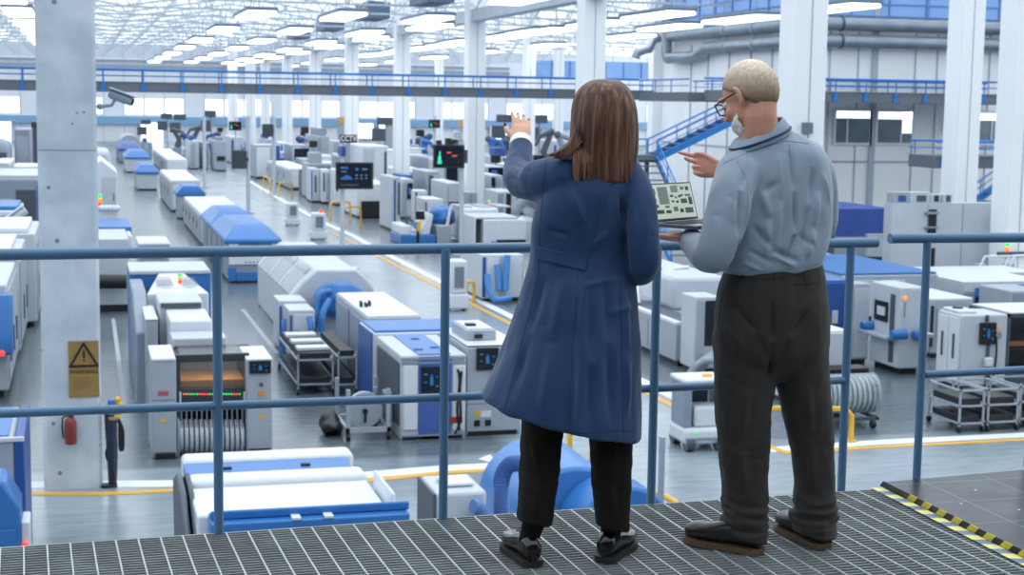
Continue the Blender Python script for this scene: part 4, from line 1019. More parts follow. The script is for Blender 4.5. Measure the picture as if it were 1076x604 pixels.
hose(g, [at(346, 315, 38.6), at(339, 330, 38.3), at(338, 350, 38.2), at(337, 365, 38.2)], .085, BLUE)
plain('white cabinet with blue hoses, back one of the two before the arched housing', 293, 322, 316, 38.3, 39.5, OFFW, 'white_cabinet', 'cabinet', (('side_slot', DBLUE, .02, .1, .1, .9), ('door', WHITE, .16, .94, .08, .92)))
plain('white cabinet with blue hoses, front one of the two before the arched housing', 304, 331, 326, 36.9, 38.1, OFFW, 'white_cabinet', 'cabinet', (('side_slot', DBLUE, .02, .1, .1, .9), ('door', WHITE, .16, .94, .08, .92)))
g = mk('blue_hose', 'blue hoses running down to the conveyor carts beside the white cabinets', 'hose', 325, 36.5)
hose(g, [at(325, 334, 36.6), at(327, 345, 36.4), at(328, 362, 36.3), at(328, 384, 36.3)], .075, BLUE); hose(g, [at(312, 348, 36.6), at(314, 356, 36.4), at(316, 368, 36.3), at(316, 384, 36.3)], .07, BLUE)
g = mk('blue_hose', 'blue hose at the left side of the two white cabinets in the centre', 'hose', 301, 37.2)
hose(g, [at(298, 336, 37.4), at(298, 348, 37.2), at(297, 379, 37.1)], .06, BLUE)
plain('big plain light grey machine in the centre left of the reflow ovens', 386, 443, 334, 32.6, 36.9, LGREY, 'boxy_machine', 'machine',
      (('top_unit', WHITE, .02, .98, .02, .98, .03), ('left_door', GREY, .08, .5, .1, .92), ('left_door', GREY, .54, .95, .1, .92), ('top_unit', BLACK, .1, .14, .35, .4, .16), ('top_unit', BLACK, .2, .24, .35, .42, .12), ('top_unit', BLACK, .28, .32, .38, .43, .15)))
a = at(368, 350, 34.5)
# blue topped ovens
g = mk('reflow_oven', 'blue topped white oven behind the front blue and white oven, centre', 'machine', 445, 31.5)
pxbox('body', [OFFW], g, (392, 505, 349.5, None, 30.6, 32.3)); pxbox('blue_lid', BLUE, g, (394, 503, 346, 350, 30.75, 32.25), bevel=.02); pxbox('blue_side', DBLUE, g, (390, 392.2, 350, 470, 30.62, 32.2), bevel=.02)
plinth(g, 394, 503, 30.55, 32.2)
g = mk('reflow_oven', 'front oven in the centre with a blue stripe across its top and front', 'machine', 455, 29)
Yf = 27.8
pxbox('body', [OFFW], g, (421.5, 490, 373, None, Yf, 30.3)); plinth(g, 423, 489, Yf-.05, 30.2, .08, 0.02)
pxbox('blue_front_panel', mat('muted_blue_panel', '#4663a8', .4, scale=2), g, (440, 474.5, 374.5, 471, Yf-.03, Yf-.001), bevel=.01)
pxbox('white_panel', WHITE, g, (424, 439, 384, 452, Yf-.05, Yf-.001), bevel=.015); pxbox('white_panel', WHITE, g, (476, 489, 384, 452, Yf-.05, Yf-.001), bevel=.015)
a, b = at(440, 373, Yf), at(474, 373, Yf); za = a.z
MB().box(a.x, b.x, Yf+.02, 30.28, za, za+.012).build('blue_top_stripe', BLUE, g)
for px_, yy in ((446, 28.3), (458, 29.6), (466, 28.5)): q = at(px_, 360, Yf); MB().box(q.x-.08, q.x+.08, yy, yy+.12, za+.012, za+.03).build('lid_handle', DBLUE, g, bevel=.006)
for yt in (375.5, 380.0, 456, 461.5): pxbox('grey_band', GREY, g, (421.8, 489.8, yt, yt+2, Yf-.035, Yf-.0005), bevel=0)
screen(g, 442.5, 463.5, 385.5, 412, Yf-.03, .05, 0)
MB().box(at(421.5, 400, Yf).x-.03, at(421.5, 400, Yf).x-.001, Yf+.1, 30.1, .25, za-.15).build('dark_side_panel', DGREY, g, bevel=.01)
hose(g, [at(481, 388, Yf-.08), at(483, 400, Yf-.08), at(480.5, 430, Yf-.08), at(483, 452, Yf-.08)], .022, BLACK, name='cable')
hose(g, [at(485, 390, Yf-.08), at(483.5, 410, Yf-.08), at(484, 440, Yf-.08), at(478, 456, Yf-.08)], .022, BLACK, name='cable')
pxbox('red_label', RED, g, (473.5, 486, 438, 444.5, Yf-.06, Yf-.001), bevel=0)
g = mk('control_cabinet', 'light grey control cabinet with a dark screen left of the coat of the woman', 'cabinet', 515, 29)
Yc_ = 27.95
pxbox('body', [LGREY], g, (491, 549, 364.5, None, Yc_, 30.2)); plinth(g, 493, 547, Yc_-.05, 30.1, .08, .02)
a, b = at(491.5, 364, Yc_), at(548, 364, Yc_)
MB().box(a.x, b.x, Yc_+.02, 30.2, a.z, a.z+.02).build('top_plate', WHITE, g, bevel=.01)
q0, q1 = at(489, 362, 28.6), at(520, 362, 28.6); MB().box(q0.x, q1.x, 28.5, 29.8, a.z+.02, a.z+.22).build('top_box', LGREY, g, bevel=.02)
MB().box(q0.x+.05, q1.x-.05, 28.6, 29.7, a.z+.22, a.z+.24).build('top_box_lid', WHITE, g); MB().box(q0.x+.1, q0.x+.28, 28.9, 29.1, a.z+.24, a.z+.28).build('black_knob', BLACK, g)
MB().box(q0.x+.15, q0.x+.3, 28.46, 28.499, a.z+.07, a.z+.14).build('black_port', BLACK, g)
screen(g, 500.5, 523, 364.5+1, 388, Yc_, .05, 0, 5)
pxbox('cabinet_seam', SEAM, g, (491.3, 548.5, 423.2, 424, Yc_-.004, Yc_-.0005), bevel=0)
pxbox('yellow_sticker', YELLOW, g, (499.5, 505, 432, 437.5, Yc_-.01, Yc_-.0005), bevel=0); pxbox('white_sticker', WHITE, g, (505.5, 516, 431.5, 438, Yc_-.01, Yc_-.0005), bevel=0)
pxbox('socket', BLACK, g, (498.5, 504.5, 441.5, 448, Yc_-.03, Yc_-.0005), bevel=.006); pxbox('socket', BLACK, g, (510, 516, 441, 447.5, Yc_-.03, Yc_-.0005), bevel=.006)

# carts ------------------------------------------------------------------------------------------
def rack_cart(label, x0, x1, y0, y1, h, shelves, mt=STEEL, group='steel tray carts', dark=True, name='tray_cart'):
    g = thing(name, label, 'cart', ((x0+x1)/2, (y0+y1)/2, 0), group)
    t = .035
    for x in (x0, x1-t):
        for y in (y0, y1-t): MB().box(x, x+t, y, y+t, .12, h).build('upright', mt, g); MB().cyl((x+t/2-.03, y+t/2, .06), (x+t/2+.03, y+t/2, .06), .06, n=12).build('castor', BLACK, g)
    for z in shelves:
        m = MB()
        m.box(x0, x1, y0, y0+t, z, z+t); m.box(x0, x1, y1-t, y1, z, z+t); m.box(x0, x0+t, y0, y1, z, z+t); m.box(x1-t, x1, y0, y1, z, z+t)
        m.build('shelf_frame', mt, g)
        if dark and z < .79: MB().box(x0+.06, x1-.06, y0+.06, y1-.06, z+.02, z+.16).build('black_tray', mat('black_tray', '#22262b', .5), g, bevel=.015)
    return g
a, b = onz(337, 417), onz(376, 416); Yk = a.y
rack_cart('low steel conveyor cart with black trays before the white cabinets, right one', a.x+.38, b.x+.02, Yk+.15, Yk+3.0, .92, (.2, .78), LGREY)
rack_cart('low steel conveyor cart with white trays before the white cabinets, left one', a.x-.45, a.x+.32, Yk+.3, Yk+3.6, .86, (.2, .72), LGREY)
g = thing('white_tray', 'white trays lying across the left steel conveyor cart in the centre', 'tray', (a.x, Yk+1.6, .9), 'trays on the conveyor cart')
for i in range(3): y = Yk+.6+i*.95; MB().box(a.x-.4, a.x+.27, y, y+.4, .89, .96).build('tray_plate', WHITE, g, bevel=.01)
g = mk('winding_trolley', 'low steel trolley with a pale winding wheel left of the front oven', 'trolley', 392, 28.2)
Yt = 27.9; a, b = at(364, 470, Yt), at(410, 470, Yt)
m = MB(); m.box(a.x, b.x, Yt, Yt+.06, .15, .24); m.box(a.x, b.x, Yt+1.3, Yt+1.36, .15, .24); m.box(a.x, a.x+.06, Yt, Yt+1.36, .15, .24); m.box(b.x-.06, b.x, Yt, Yt+1.36, .15, .24)
m.build('base_frame', LGREY, g)
for x in (a.x, b.x-.07): 
    for y in (Yt, Yt+1.29): MB().box(x, x+.07, y, y+.07, .24, .95).build('upright', LGREY, g); MB().cyl((x, y+.03, .07), (x+.07, y+.03, .07), .07, n=12).build('castor', BLACK, g)
q = at(381, 452, Yt+.5); m = MB(); m.cyl((q.x, Yt+.25, .52), (q.x, Yt+.4, .52), .33, n=28); m.build('winding_wheel', LGREY, g); MB().cyl((q.x, Yt+.2, .5), (q.x, Yt+.25, .5), .05, n=10).build('wheel_hub', BLACK, g); MB().box(q.x-.02, q.x+.02, Yt+.2, Yt+.24, .3, .48).build('wheel_slot', BLACK, g)
MB().box(a.x+.8, a.x+.95, Yt+.4, Yt+.8, .24, .8).build('motor_block', GREY, g, bevel=.03); MB().cyl((a.x+.62, Yt+.5, .24), (a.x+.62, Yt+.5, .9), .05, n=10).build('guide_rod', STEEL, g); MB().box(b.x-.3, b.x-.12, Yt+.3, Yt+.9, .24, .7).build('feed_unit', DGREY, g, bevel=.02)
lumpy((a.x-.18, Yt+.7, .2), .22, .35, .19, .5, 9).build('black_cloth', BLACK, g)

# behind the legs of the woman ----------------------------------------------------------------------
g = mk('blue_drum', 'big bright blue drum machine with a ribbed hose behind the legs of the woman', 'machine', 612, 20)
Yd = 19.4; c = at(612, 560, Yd); R_ = .84; zt = at(612, 471, Yd+1.4).z; zc = zt-R_
m = MB(); 
prof = [(c.x-R_, .1), (c.x+R_, .1)] + [(c.x+R_*math.cos(i*PI/16), zc+R_*math.sin(i*PI/16)) for i in range(17)]
prof[0] = (prof[0][0], 0); prof[1] = (prof[1][0], 0); m.prism(prof, 'y', Yd+.35, Yd+2.4); m.build('drum_shell', SKYB if False else mat('bright_blue_shell', '#4581c4', .35), g, bevel=.06)
R2 = .72; c2 = at(650, 560, Yd-.2); zc2 = at(650, 506, Yd-.2).z-R2
m = MB(); m.prism([(c2.x-R2, .1), (c2.x+R2, .1)] + [(c2.x+R2*math.cos(i*PI/16), zc2+R2*math.sin(i*PI/16)) for i in range(17)], 'y', Yd-.5, Yd+.34); m.build('drum_front', BLUE, g, bevel=.05)
hose(g, [at(545, 487, Yd+.3), at(536, 488, Yd+.2), at(529, 497, Yd+.1), at(526.5, 513, Yd), at(527, 545, Yd), at(529, 575, Yd)], .11, mat('muted_blue_hose', '#5b7fb8', .45), True)
q = at(694, 480, Yd+1); MB().box(q.x-.03, q.x+.03, Yd+.9, Yd+1.0, .1, q.z+.3).build('side_bracket', LGREY, g)
g = mk('filter_box', 'small white filter box with a blue hose left of the legs of the woman', 'machine', 485, 19.5)
Yx = 19.2
pxbox('body', [OFFW], g, (458, 512, 517, None, Yx, 20.2), bevel=.05); a, b = at(470, 517, Yx), at(503, 517, Yx); MB().box(a.x, b.x, Yx+.25, Yx+.7, a.z, a.z+.05).build('top_handle', WHITE, g, bevel=.02)
MB().box(at(457, 520, Yx).x-.02, at(458, 520, Yx).x-.001, Yx, 20.2, .1, a.z-.02).build('dark_side', DGREY, g)
hose(g, [at(497, 532, Yx-.15), at(503, 533, Yx-.12), at(508, 545, Yx-.1), at(509, 570, Yx-.1)], .09, mat('muted_blue_hose', '#5b7fb8'), False)
q = at(430, 560, 18); 
hoop('yellow hoop guard seen between the legs of the woman', onz(598, 488), onz(622, 487), .62)
hoop('yellow hoop guard at the right of the blue drum behind the woman', onz(690, 530), onz(712, 543), .2)
hoop('yellow hoop guard at the legs of the man, right of them', onz(801, 463), onz(894, 464), .62)
hoop('yellow hoop guard by the aisle below the dark blue wall screen, left one', onz(347, 232), onz(368, 231), .95)
hoop('yellow hoop guard by the aisle below the dark blue wall screen, right one', onz(361, 238), onz(379, 237), .95)
hoop('yellow hoop guard in front of the blue hose cabinet beside the coat of the woman', onz(490, 317), onz(498, 317), .62)
hoop('far yellow hoop guard left of the white line in the main aisle', onz(277, 198), onz(284, 203), .9)
hoop('far yellow hoop guard at the foot of the second thin pole', onz(293, 207), onz(307, 206), .9)

# screens on stands --------------------------------------------------------------------------------
def stand(label, xl, xr, yt, yb, pole_px, ybase, kind, name='screen_stand', tv=.16):
    q = onz(pole_px, ybase); Y = q.y
    g = thing(name, label, 'screen', tuple(q))
    MB().box(q.x-.35, q.x+.35, Y-.3, Y+.3, 0, .05).build('base_plate', LGREY, g, bevel=.02)
    zt = at(pole_px, yt-4, Y).z
    MB().tube([(q.x, Y+.1, 0), (q.x, Y+.1, zt)], .09, 10).build('pole', OFFW, g)
    screen(g, xl, xr, yt, yb, Y-.05, tv, kind)
    a, b = at(xl, yt, Y), at(xr, yb, Y)
    MB().box(q.x-.2, q.x+.2, Y-.04, Y+.02, b.z+.2, a.z-.2).build('mount', DGREY, g)
    return g
stand('dark wide screen with blue charts on a pale pole above the aisle', 352.5, 391.5, 170.5, 198.5, 360, 258, 1)
stand('dark screen with a green shape on a pale pole left of the raised hand', 455, 487, 152, 176.5, 485, 268, 2)
stand('far dark screen with a green spot below the footbridge, left of the thin poles', 240.5, 253.5, 127.5, 137, 248, 175, 2)
stand('far dark screen with a green spot between the white columns, under the footbridge', 450.5, 462, 125.5, 134.5, 457, 190, 2)
def back_screen(label, xl, xr, yt, yb, pole, ybase):
    q = onz(pole, ybase); Y = q.y; g = thing('pole_screen', label, 'screen', tuple(q))
    zt = at(pole, 122, Y).z
    MB().tube([(q.x, Y, 0), (q.x, Y, zt)], .12, 10).build('pole', OFFW, g); MB().box(q.x-.3, q.x+.3, Y-.3, Y+.3, 0, .06).build('base_plate', LGREY, g)
    if xl is not None:
        a, b = at(xl, yt, Y), at(xr, yb, Y); MB().box(a.x, b.x, Y-.35, Y-.14, b.z, a.z).build('screen_back', mat('screen_back_grey', '#3c434c', .5), g, bevel=.05)
        MB().box((a.x+b.x)/2, q.x, Y-.14, Y-.04, (a.z+b.z)/2-.1, (a.z+b.z)/2+.1).build('mount_arm', BLACK, g)
    return g
back_screen('dark square screen turned away on the leftmost bright thin pole pair, above the aisle', 243, 259, 157.5, 177, 261, 224)
back_screen('smaller dark screen on the second thin white pole, higher up', 275, 287, 130, 143.5, 288, 205)
back_screen('thin white pole at the left side of the main aisle', None, None, 0, 0, 215, 197)
# CCTV letters sign
Ys_ = 96.; a, b = at(357, 141.5, Ys_), at(375, 150, Ys_)
g = thing('letter_sign', 'black sign with white CCTV letters on a pale post', 'sign', ((a.x+b.x)/2, Ys_, 0))
MB().box(a.x, b.x, Ys_-.06, Ys_, b.z, a.z).build('sign_board', BLACK, g)
vs, fs = text_faces('CCTV', (a.z-b.z)*.92, .012)
MB().add([((a.x+b.x)/2+v.x*.84, Ys_-.08-v.z*30, (a.z+b.z)/2+v.y*1.02) for v in vs], fs).build('lettering', WHITE, g, smooth=False)
MB().box((a.x+b.x)/2-.12, (a.x+b.x)/2+.12, Ys_, Ys_+.15, 0, b.z+.1).build('sign_post', LGREY, g)
Ys_ = 92.; a, b = at(474, 138.5, Ys_), at(493, 146.5, Ys_)
g = thing('letter_sign', 'white sign with pale CCTV letters left of the white column by the raised hand', 'sign', ((a.x+b.x)/2, Ys_, 0))
MB().box(a.x, b.x, Ys_-.06, Ys_, b.z, a.z).build('sign_board', WHITE, g)
vs, fs = text_faces('CCTV', (a.z-b.z)*.9, .01)
MB().add([((a.x+b.x)/2+.1+v.x*.9, Ys_-.08-v.z*30, (a.z+b.z)/2+v.y) for v in vs], fs).build('lettering', GREY, g, smooth=False)
MB().box((a.x+b.x)/2-.1, (a.x+b.x)/2+.1, Ys_, Ys_+.15, 0, b.z+.1).build('sign_post', LGREY, g)

# mobile robots --------------------------------------------------------------------------------
def amr(label, xl, xr, yt, yb, lamp=True):
    q = onz((xl+xr)/2, yb); Y = q.y; a, b = at(xl, yt, Y), at(xr, yb, Y); w = b.x-a.x; h = a.z; x = q.x
    g = thing('mobile_robot', label, 'robot', (x, Y+.4, 0), 'white mobile robots')
    d = w*1.3
    MB().box(x-w*.55, x+w*.55, Y, Y+d, .06, h*.34).build('drive_base', WHITE, g, bevel=.06)
    MB().box(x-w*.45, x+w*.45, Y+.04, Y+d*.92, h*.34, h).build('upper_body', WHITE, g, bevel=.06)
    MB().box(x-w*.25, x+w*.25, Y+.0, Y+.039, h*.46, h*.88).build('dark_panel', mat('robot_panel', '#77828f', .3), g, bevel=.01)
    for s in (-1, 1): MB().cyl((x+s*w*.4-.04, Y+d*.5, .09), (x+s*w*.4+.04, Y+d*.5, .09), .09, n=12).build('wheel', BLACK, g)
    if lamp: MB().ball((x+w*.2, Y+d*.5, h+.03), .09, n=10, k=8).build('beacon', REDL, g)
    return g
amr('white mobile robot with a red beacon on the aisle, nearer one of the pair', 328, 343.5, 224, 252.5)
amr('white mobile robot on the aisle, farther one of the pair', 301.5, 315, 213.5, 237.5, False)
amr('white mobile robot standing right behind the second rail post', 473, 492, 274, 327, False)
# tray robot behind the man
q = onz(744, 474); Y = q.y; a, b = at(721.5, 400, Y), at(766, 474, Y)
g = thing('tray_robot', 'white wheeled tray robot left of the legs of the man', 'robot', (q.x, Y+.5, 0))
x0, x1, h = a.x, b.x, a.z
MB().box(x0, x1, Y, Y+.85, .12, .42).build('chassis', WHITE, g, bevel=.07); MB().box(x0+.02, x1-.02, Y-.02, Y+.85, .2, .26).build('grey_bumper', GREY, g, bevel=.02)
for x in (x0+.14, x1-.14):
    for y in (Y-.02, Y+.65): MB().cyl((x-.1, y+.1, .14), (x+.05, y+.1, .14), .14, n=16).build('wheel', DGREY, g)
MB().box(x0+.02, x0+.16, Y+.1, Y+.78, .42, h-.06).build('upright', GREY, g, bevel=.02); MB().box(x1-.12, x1-.02, Y+.3, Y+.78, .42, h-.06).build('upright', OFFW, g, bevel=.02)
MB().box(x0, x1, Y+.05, Y+.85, h-.09, h).build('top_tray', WHITE, g, bevel=.03); MB().box(x0+.2, x1-.15, Y+.7, Y+.75, .42, h-.09).build('back_panel', DGREY, g)
MB().box(x0+.22, x1-.06, Y+.1, Y+.6, .42, .8).build('white_bin', WHITE, g, bevel=.05); MB().box(x0+.45, x0+.62, Y+.3, Y+.4, h, h+.05).build('orange_beacon', ORGL, g, bevel=.01)
MB().ball((x0+.2, Y-.01, .36), .03, n=8, k=6).build('green_lamp', GRNL, g)

# line machine between the two people -----------------------------------------------------------
xf = onz(705, 383).x
g = thing('assembly_line', 'long grey assembly line with a dark screen between the two people', 'machine', (xf+1, 42, 0))
h0 = .98
Ya, Yb = onz(742, 392).y+1.0, 46.
m = MB(); m.box(xf, xf+2.4, Ya, Yb, .14, h0)
for i in range(1, 6): y = Ya+(Yb-Ya)*i/6; m.box(xf-.006, xf, y-.02, y+.02, .2, h0-.1, 1)
m.build('lower_body', [LGREY, SEAM], g, bevel=.03)
MB().box(xf+.1, xf+2.3, Ya+.1, Yb-.1, 0, .14).build('plinth', BLACK, g)
MB().box(xf-.02, xf+.15, Ya, Yb, h0, h0+.09).build('conveyor_edge', WHITE, g, bevel=.02); MB().box(xf+.16, xf+.8, Ya+.2, Yb, h0, h0+.05).build('conveyor_belt', DGREY, g)
MB().box(xf+.9, xf+2.4, Ya+2.6, Yb-2, h0, h0+.85).build('upper_hood', OFFW, g, bevel=.12); MB().box(xf+.35, xf+1.6, Yb-3.6, Yb-.4, h0+.05, h0+1.0).build('rear_hood', LGREY, g, bevel=.1)
q0, q1 = at(698, 309, 40.2), at(712.5, 329, 40.2); sm = MB(); sm.box(q0.x, q1.x, 40.1, 40.2, q1.z, q0.z, 0); sm.box(q0.x+.04, q0.x+.14, 40.09, 40.1, q1.z+.14, q1.z+.34, 1); sm.build('screen', [SCR, SCRB], g)
MB().tube([((q0.x+q1.x)/2, 40.25, h0+.05), ((q0.x+q1.x)/2, 40.25, q0.z-.1)], .04, 8).build('screen_arm', DGREY, g)
for dx in (0, .75): hose(g, [(xf+.3+dx, 38.0, h0+.08), (xf+.42+dx, 38.4, h0+.55), (xf+.75+dx, 38.8, h0+.85), (xf+1.3+dx, 39.0, h0+.9)], .05, WHITE, name='hood_arm')
m = MB(); m.add([(xf+.3,38.1,h0+.15),(xf+1.05,38.1,h0+.15),(xf+1.45,38.7,h0+.8),(xf+.7,38.7,h0+.8),(xf+.3,38.13,h0+.12),(xf+1.05,38.13,h0+.12),(xf+1.45,38.73,h0+.77),(xf+.7,38.73,h0+.77)], [(0,1,2,3),(7,6,5,4),(0,4,5,1),(1,5,6,2),(2,6,7,3),(3,7,4,0)]); m.build('clear_cover', CLEAR, g)
plain('pale cabinet with a tall dark window left of the waist of the man', 731, 757, 312, onz(742, 392).y, onz(742, 392).y+.9, OFFW, 'windowed_cabinet', 'cabinet', (('tall_window', mat('dark_glass', '#262a31', .15), .4, .98, .36, .95, .03), ('front_panel', LGREY, .04, .36, .05, .95), ('amber_spot', AMBER, .72, .84, .44, .52, .05)))
g = mk('hose_coil', 'heap of translucent pale hoses left of the leg of the man', 'hose', 738, 33)
for i in range(5): 
    yy = onz(742, 392).y-1.0+i*.16; hose(g, [at(723+i*1.5, 397, yy), at(728+i*3, 388-i, yy+.1), at(738+i*2, 380-i*2, yy+.2), at(752, 378-i*2, yy+.2)], .085, mat('pale_hose', '#b9c4cf', .25, alpha=.85), True)
# blue-hose cabinet beside the coat
plain('white cabinet with bright blue hoses at the left side of the coat of the woman', 507, 551, 268, 47, 50, OFFW, 'hose_cabinet', 'machine', (('side_slot', DBLUE, .0, .08, .1, .95), ('door', WHITE, .12, .4, .1, .95), ('door', WHITE, .56, .95, .1, .95)))
g = mk('blue_hose', 'bright blue hoses looping at the foot of the white cabinet beside the coat', 'hose', 525, 46.3)
hose(g, [at(512, 288, 46.6), at(513, 300, 46.5), at(515, 308, 46.4), at(522, 315, 46.3), at(537, 313, 46.3)], .1, SKYB); hose(g, [at(522, 278, 46.8), at(524, 292, 46.7), at(524, 305, 46.6)], .1, SKYB); hose(g, [at(533, 268, 46.8), at(531.5, 290, 46.7), at(531, 305, 46.6)], .11, SKYB)

# ---- right group -----------------------------------------------------------------------------------
g = mk('reel_trolley', 'reel trolley with glassy pale reels right of the legs of the man', 'trolley', 893, 30.3)
Yr = onz(893, 451).y-.1; a, b = at(862, 450, Yr), at(926, 450, Yr)
m = MB(); m.box(a.x, b.x, Yr+.1, Yr+.17, .16, .22); m.box(a.x, b.x, Yr+1.0, Yr+1.07, .16, .22); m.box(b.x-.06, b.x, Yr+.1, Yr+1.07, .16, .22); m.build('base_frame', DGREY, g)
for x in (a.x+.1, b.x-.12):
    for y in (Yr+.12, Yr+1.0): MB().cyl((x-.04, y, .08), (x+.04, y, .08), .08, n=12).build('castor', BLACK, g)
zr_ = .6
pr = mat('glassy_reel', '#b4c2c4', .2, scale=3, var=.15)
for i in range(11):
    q = at(864+i*5.2, 430, Yr+.5); m = MB(); m.cyl((q.x-.022, Yr+.55, zr_), (q.x+.022, Yr+.55, zr_), .37, n=28, m=0); m.cyl((q.x+.022, Yr+.55, .62), (q.x+.03, Yr+.55, .62), .39, n=28, m=1); m.cyl((q.x-.04, Yr+.55, .62), (q.x+.045, Yr+.55, .62), .1, n=14, m=1); m.build('tape_reel', [pr, reel], g)
m = MB(); m.tube([(b.x-.03, Yr+.15, .2), (b.x-.03, Yr+.15, .85), (b.x-.03, Yr+1.0, .85), (b.x-.03, Yr+1.0, .2)], .018, 8); m.build('end_guard', STEEL, g)
a, b = at(866, 388, Yr+1.15), at(913, 406, Yr+1.15); MB().box(a.x, b.x, Yr+1.15, Yr+1.6, .2, a.z).build('feeder_block', BLACK, g, bevel=.02)
plain('low white machine with a red label right of the hip of the man', 850, 894, 350, Yr+1.7, Yr+3.6, OFFW, 'white_machine', 'machine', (('red_label', RED, .6, .75, .5, .53), ('white_label', WHITE, .58, .77, .47, .56, .02), ('blue_plate', DBLUE, .55, .98, .3, .36, .05), ('top_unit', WHITE, .02, .98, .02, .98, .03)))
plain('blue cabinet behind the low white machine with the red label', 856, 894.5, 297, onz(905, 382).y+.05, onz(905, 382).y+1.8, DBLUE, 'blue_cabinet', 'cabinet', (('white_label', OFFW, .5, .66, .5, .66), ('small_box', BLUE, .56, .72, .25, .42, .12), ('top_unit', BLUE, .02, .98, .02, .98, .05)))
plain('tall pale panel cabinet left of the white placement machine', 896, 915, 298, onz(905, 382).y, onz(905, 382).y+.5, LGREY, 'panel_cabinet', 'cabinet', (('door', OFFW, .12, .9, .08, .94),))
# SMT machine
Yf = onz(944, 394).y; xa = onz(943, 394).x; xb = at(969, 390, Yf).x-.1; zt = at(944, 302, Yf).z; Yb = Yf+1.4
g = thing('placement_machine', 'white placement machine with a dark side window and blue feeders, right of the man', 'machine', ((xa+xb)/2, Yf+1, 0))
MB().box(xa, xb+.1, Yf, Yb, .14, zt).build('body', OFFW, g, bevel=.04); MB().box(xa+.1, xb, Yf+.1, Yb-.1, 0, .14).build('plinth', BLACK, g)
MB().box(xa-.03, xa-.001, Yf+.55, Yf+1.2, zt-.9, zt-.42).build('side_window', BLACK, g, bevel=.01); MB().box(xa-.06, xa-.031, Yf+.65, Yf+1.0, zt-.75, zt-.55).build('window_light', mat('pale_plate', '#cfd6dc', .4), g)
MB().box(xa-.02, xa-.001, Yf+.25, Yf+.45, .9, zt-.2).build('vent_slot', DGREY, g); MB().box(xa-.02, xa-.001, Yf+.25, Yf+.45, .25, .75).build('vent_slot', DGREY, g)
MB().box(xa-.32, xa-.001, Yf+.05, Yb, .82, .9).build('feeder_shelf', LGREY, g, bevel=.02)
for y in (Yf+1.3, Yf-.12): MB().tube([(xa-.28, y, .98), (xa+.1, y, .98)], [.1, .13], 12).build('blue_feeder', BLUE, g)
MB().box(xb-.25, xb+.02, Yf-.25, Yf-.001, .84, 1.05).build('blue_feeder', BLUE, g, bevel=.05); MB().box(xb+.02, xb+.22, Yf-.3, Yf-.001, .9, 1.0).build('chute', LGREY, g, bevel=.02)
MB().ball((xa+.1, Yf-.02, zt-.25), .05, n=10, k=8).build('orange_lamp', ORGL, g); MB().box(xa+.09, xa+.13, Yf-.015, Yf-.001, zt-.7, zt-.35).build('name_strip', GREY, g)
# tall pair with doors
Yf = onz(1007, 411).y; xa = onz(1007, 411).x
zt = at(1013, 331, Yf).z
g = thing('cabinet_machine', 'big white cabinet machine with a wall screen and framed dark bay, right edge', 'machine', (xa+1.4, Yf+1.5, 0))
xc_ = at(1057, 380, Yf).x; xd = xa+3.4
MB().box(xa, xc_, Yf, Yf+1.0, .1, zt).build('body', OFFW, g, bevel=.04); MB().box(xa+.06, xd-.1, Yf+.06, Yf+.95, 0, .1).build('plinth', BLACK, g)
for i in range(2): MB().box(xa-.025, xa-.001, Yf+.04+i*.47, Yf+.48+i*.47, .2, zt-.08).build('side_door', WHITE, g, bevel=.01)
for i in range(2): MB().box(xa-.06, xa-.026, Yf+.22+i*.47, Yf+.26+i*.47, .7, 1.25).build('door_handle', DGREY, g)
MB().box(xa+.05, xa+.5, Yf+.2, Yf+.9, zt, zt+.07).build('top_box', WHITE, g, bevel=.02); MB().cyl((xa+.25, Yf+.6, zt+.07), (xa+.25, Yf+.6, zt+.1), .12, n=14).build('vent_cap', BLACK, g)
m = MB(); t = .07; m.box(xc_, xc_+t, Yf, Yf+1.6, .3, zt); m.box(xc_, xd, Yf, Yf+t, zt-t, zt); m.box(xc_, xd, Yf, Yf+t, .42, .5); m.box(xd-t, xd, Yf, Yf+1.6, .1, zt); m.build('bay_frame', DGREY, g)
MB().box(xc_+t, xd-t, Yf+1.5, Yf+1.6, .1, zt).build('bay_back', GREY, g); MB().box(xc_+t, xd-t, Yf+.1, Yf+1.5, .1, .44).build('bay_base', DGREY, g); MB().box(xc_+t, xd-t, Yf, Yf+1.6, zt-.02, zt+.03).build('bay_roof', WHITE, g)
MB().box(xc_+.3, xd-.4, Yf+.5, Yf+1.3, .44, .85).build('inner_unit', BLACK, g, bevel=.03); MB().box(xc_+.35, xd-.5, Yf+.6, Yf+1.1, .85, .98).build('copper_part', mat('copper', '#a0785c', .4, .5), g, bevel=.02)
screen(g, 1029.5, 1044.5, 339, 361, Yf, .07, 0, 8)
for yt, yb in ((331, 338), (362, 405)): pxbox('screen_rail', DGREY, g, (1036.5, 1039.5, yt, yb, Yf-.05, Yf-.001), bevel=.005)
pxbox('white_device', WHITE, g, (1036, 1044, 376, 386, Yf-.16, Yf-.051), bevel=.03)
m = MB(); q = at(1048, 346, Yf); m.cyl((q.x, Yf, q.z), (q.x, Yf-.07, q.z), .07, n=14); m.build('tan_knob', mat('tan_knob', '#d3b48c', .5), g); m = MB(); q = at(1048, 351, Yf); m.cyl((q.x, Yf, q.z-.03), (q.x, Yf-.05, q.z-.03), .08, n=14); m.build('grey_knob', GREY, g)
hose(g, [at(1047, 354, Yf-.08), at(1047, 372, Yf-.06), at(1044, 392, Yf-.06), at(1039, 400, Yf-.06), at(1041, 385, Yf-.06)], .022, BLACK, name='cable')
hose(g, [at(1038, 388, Yf-.1), at(1043, 396, Yf-.08), at(1046, 388, Yf-.08)], .018, BLACK, name='cable')
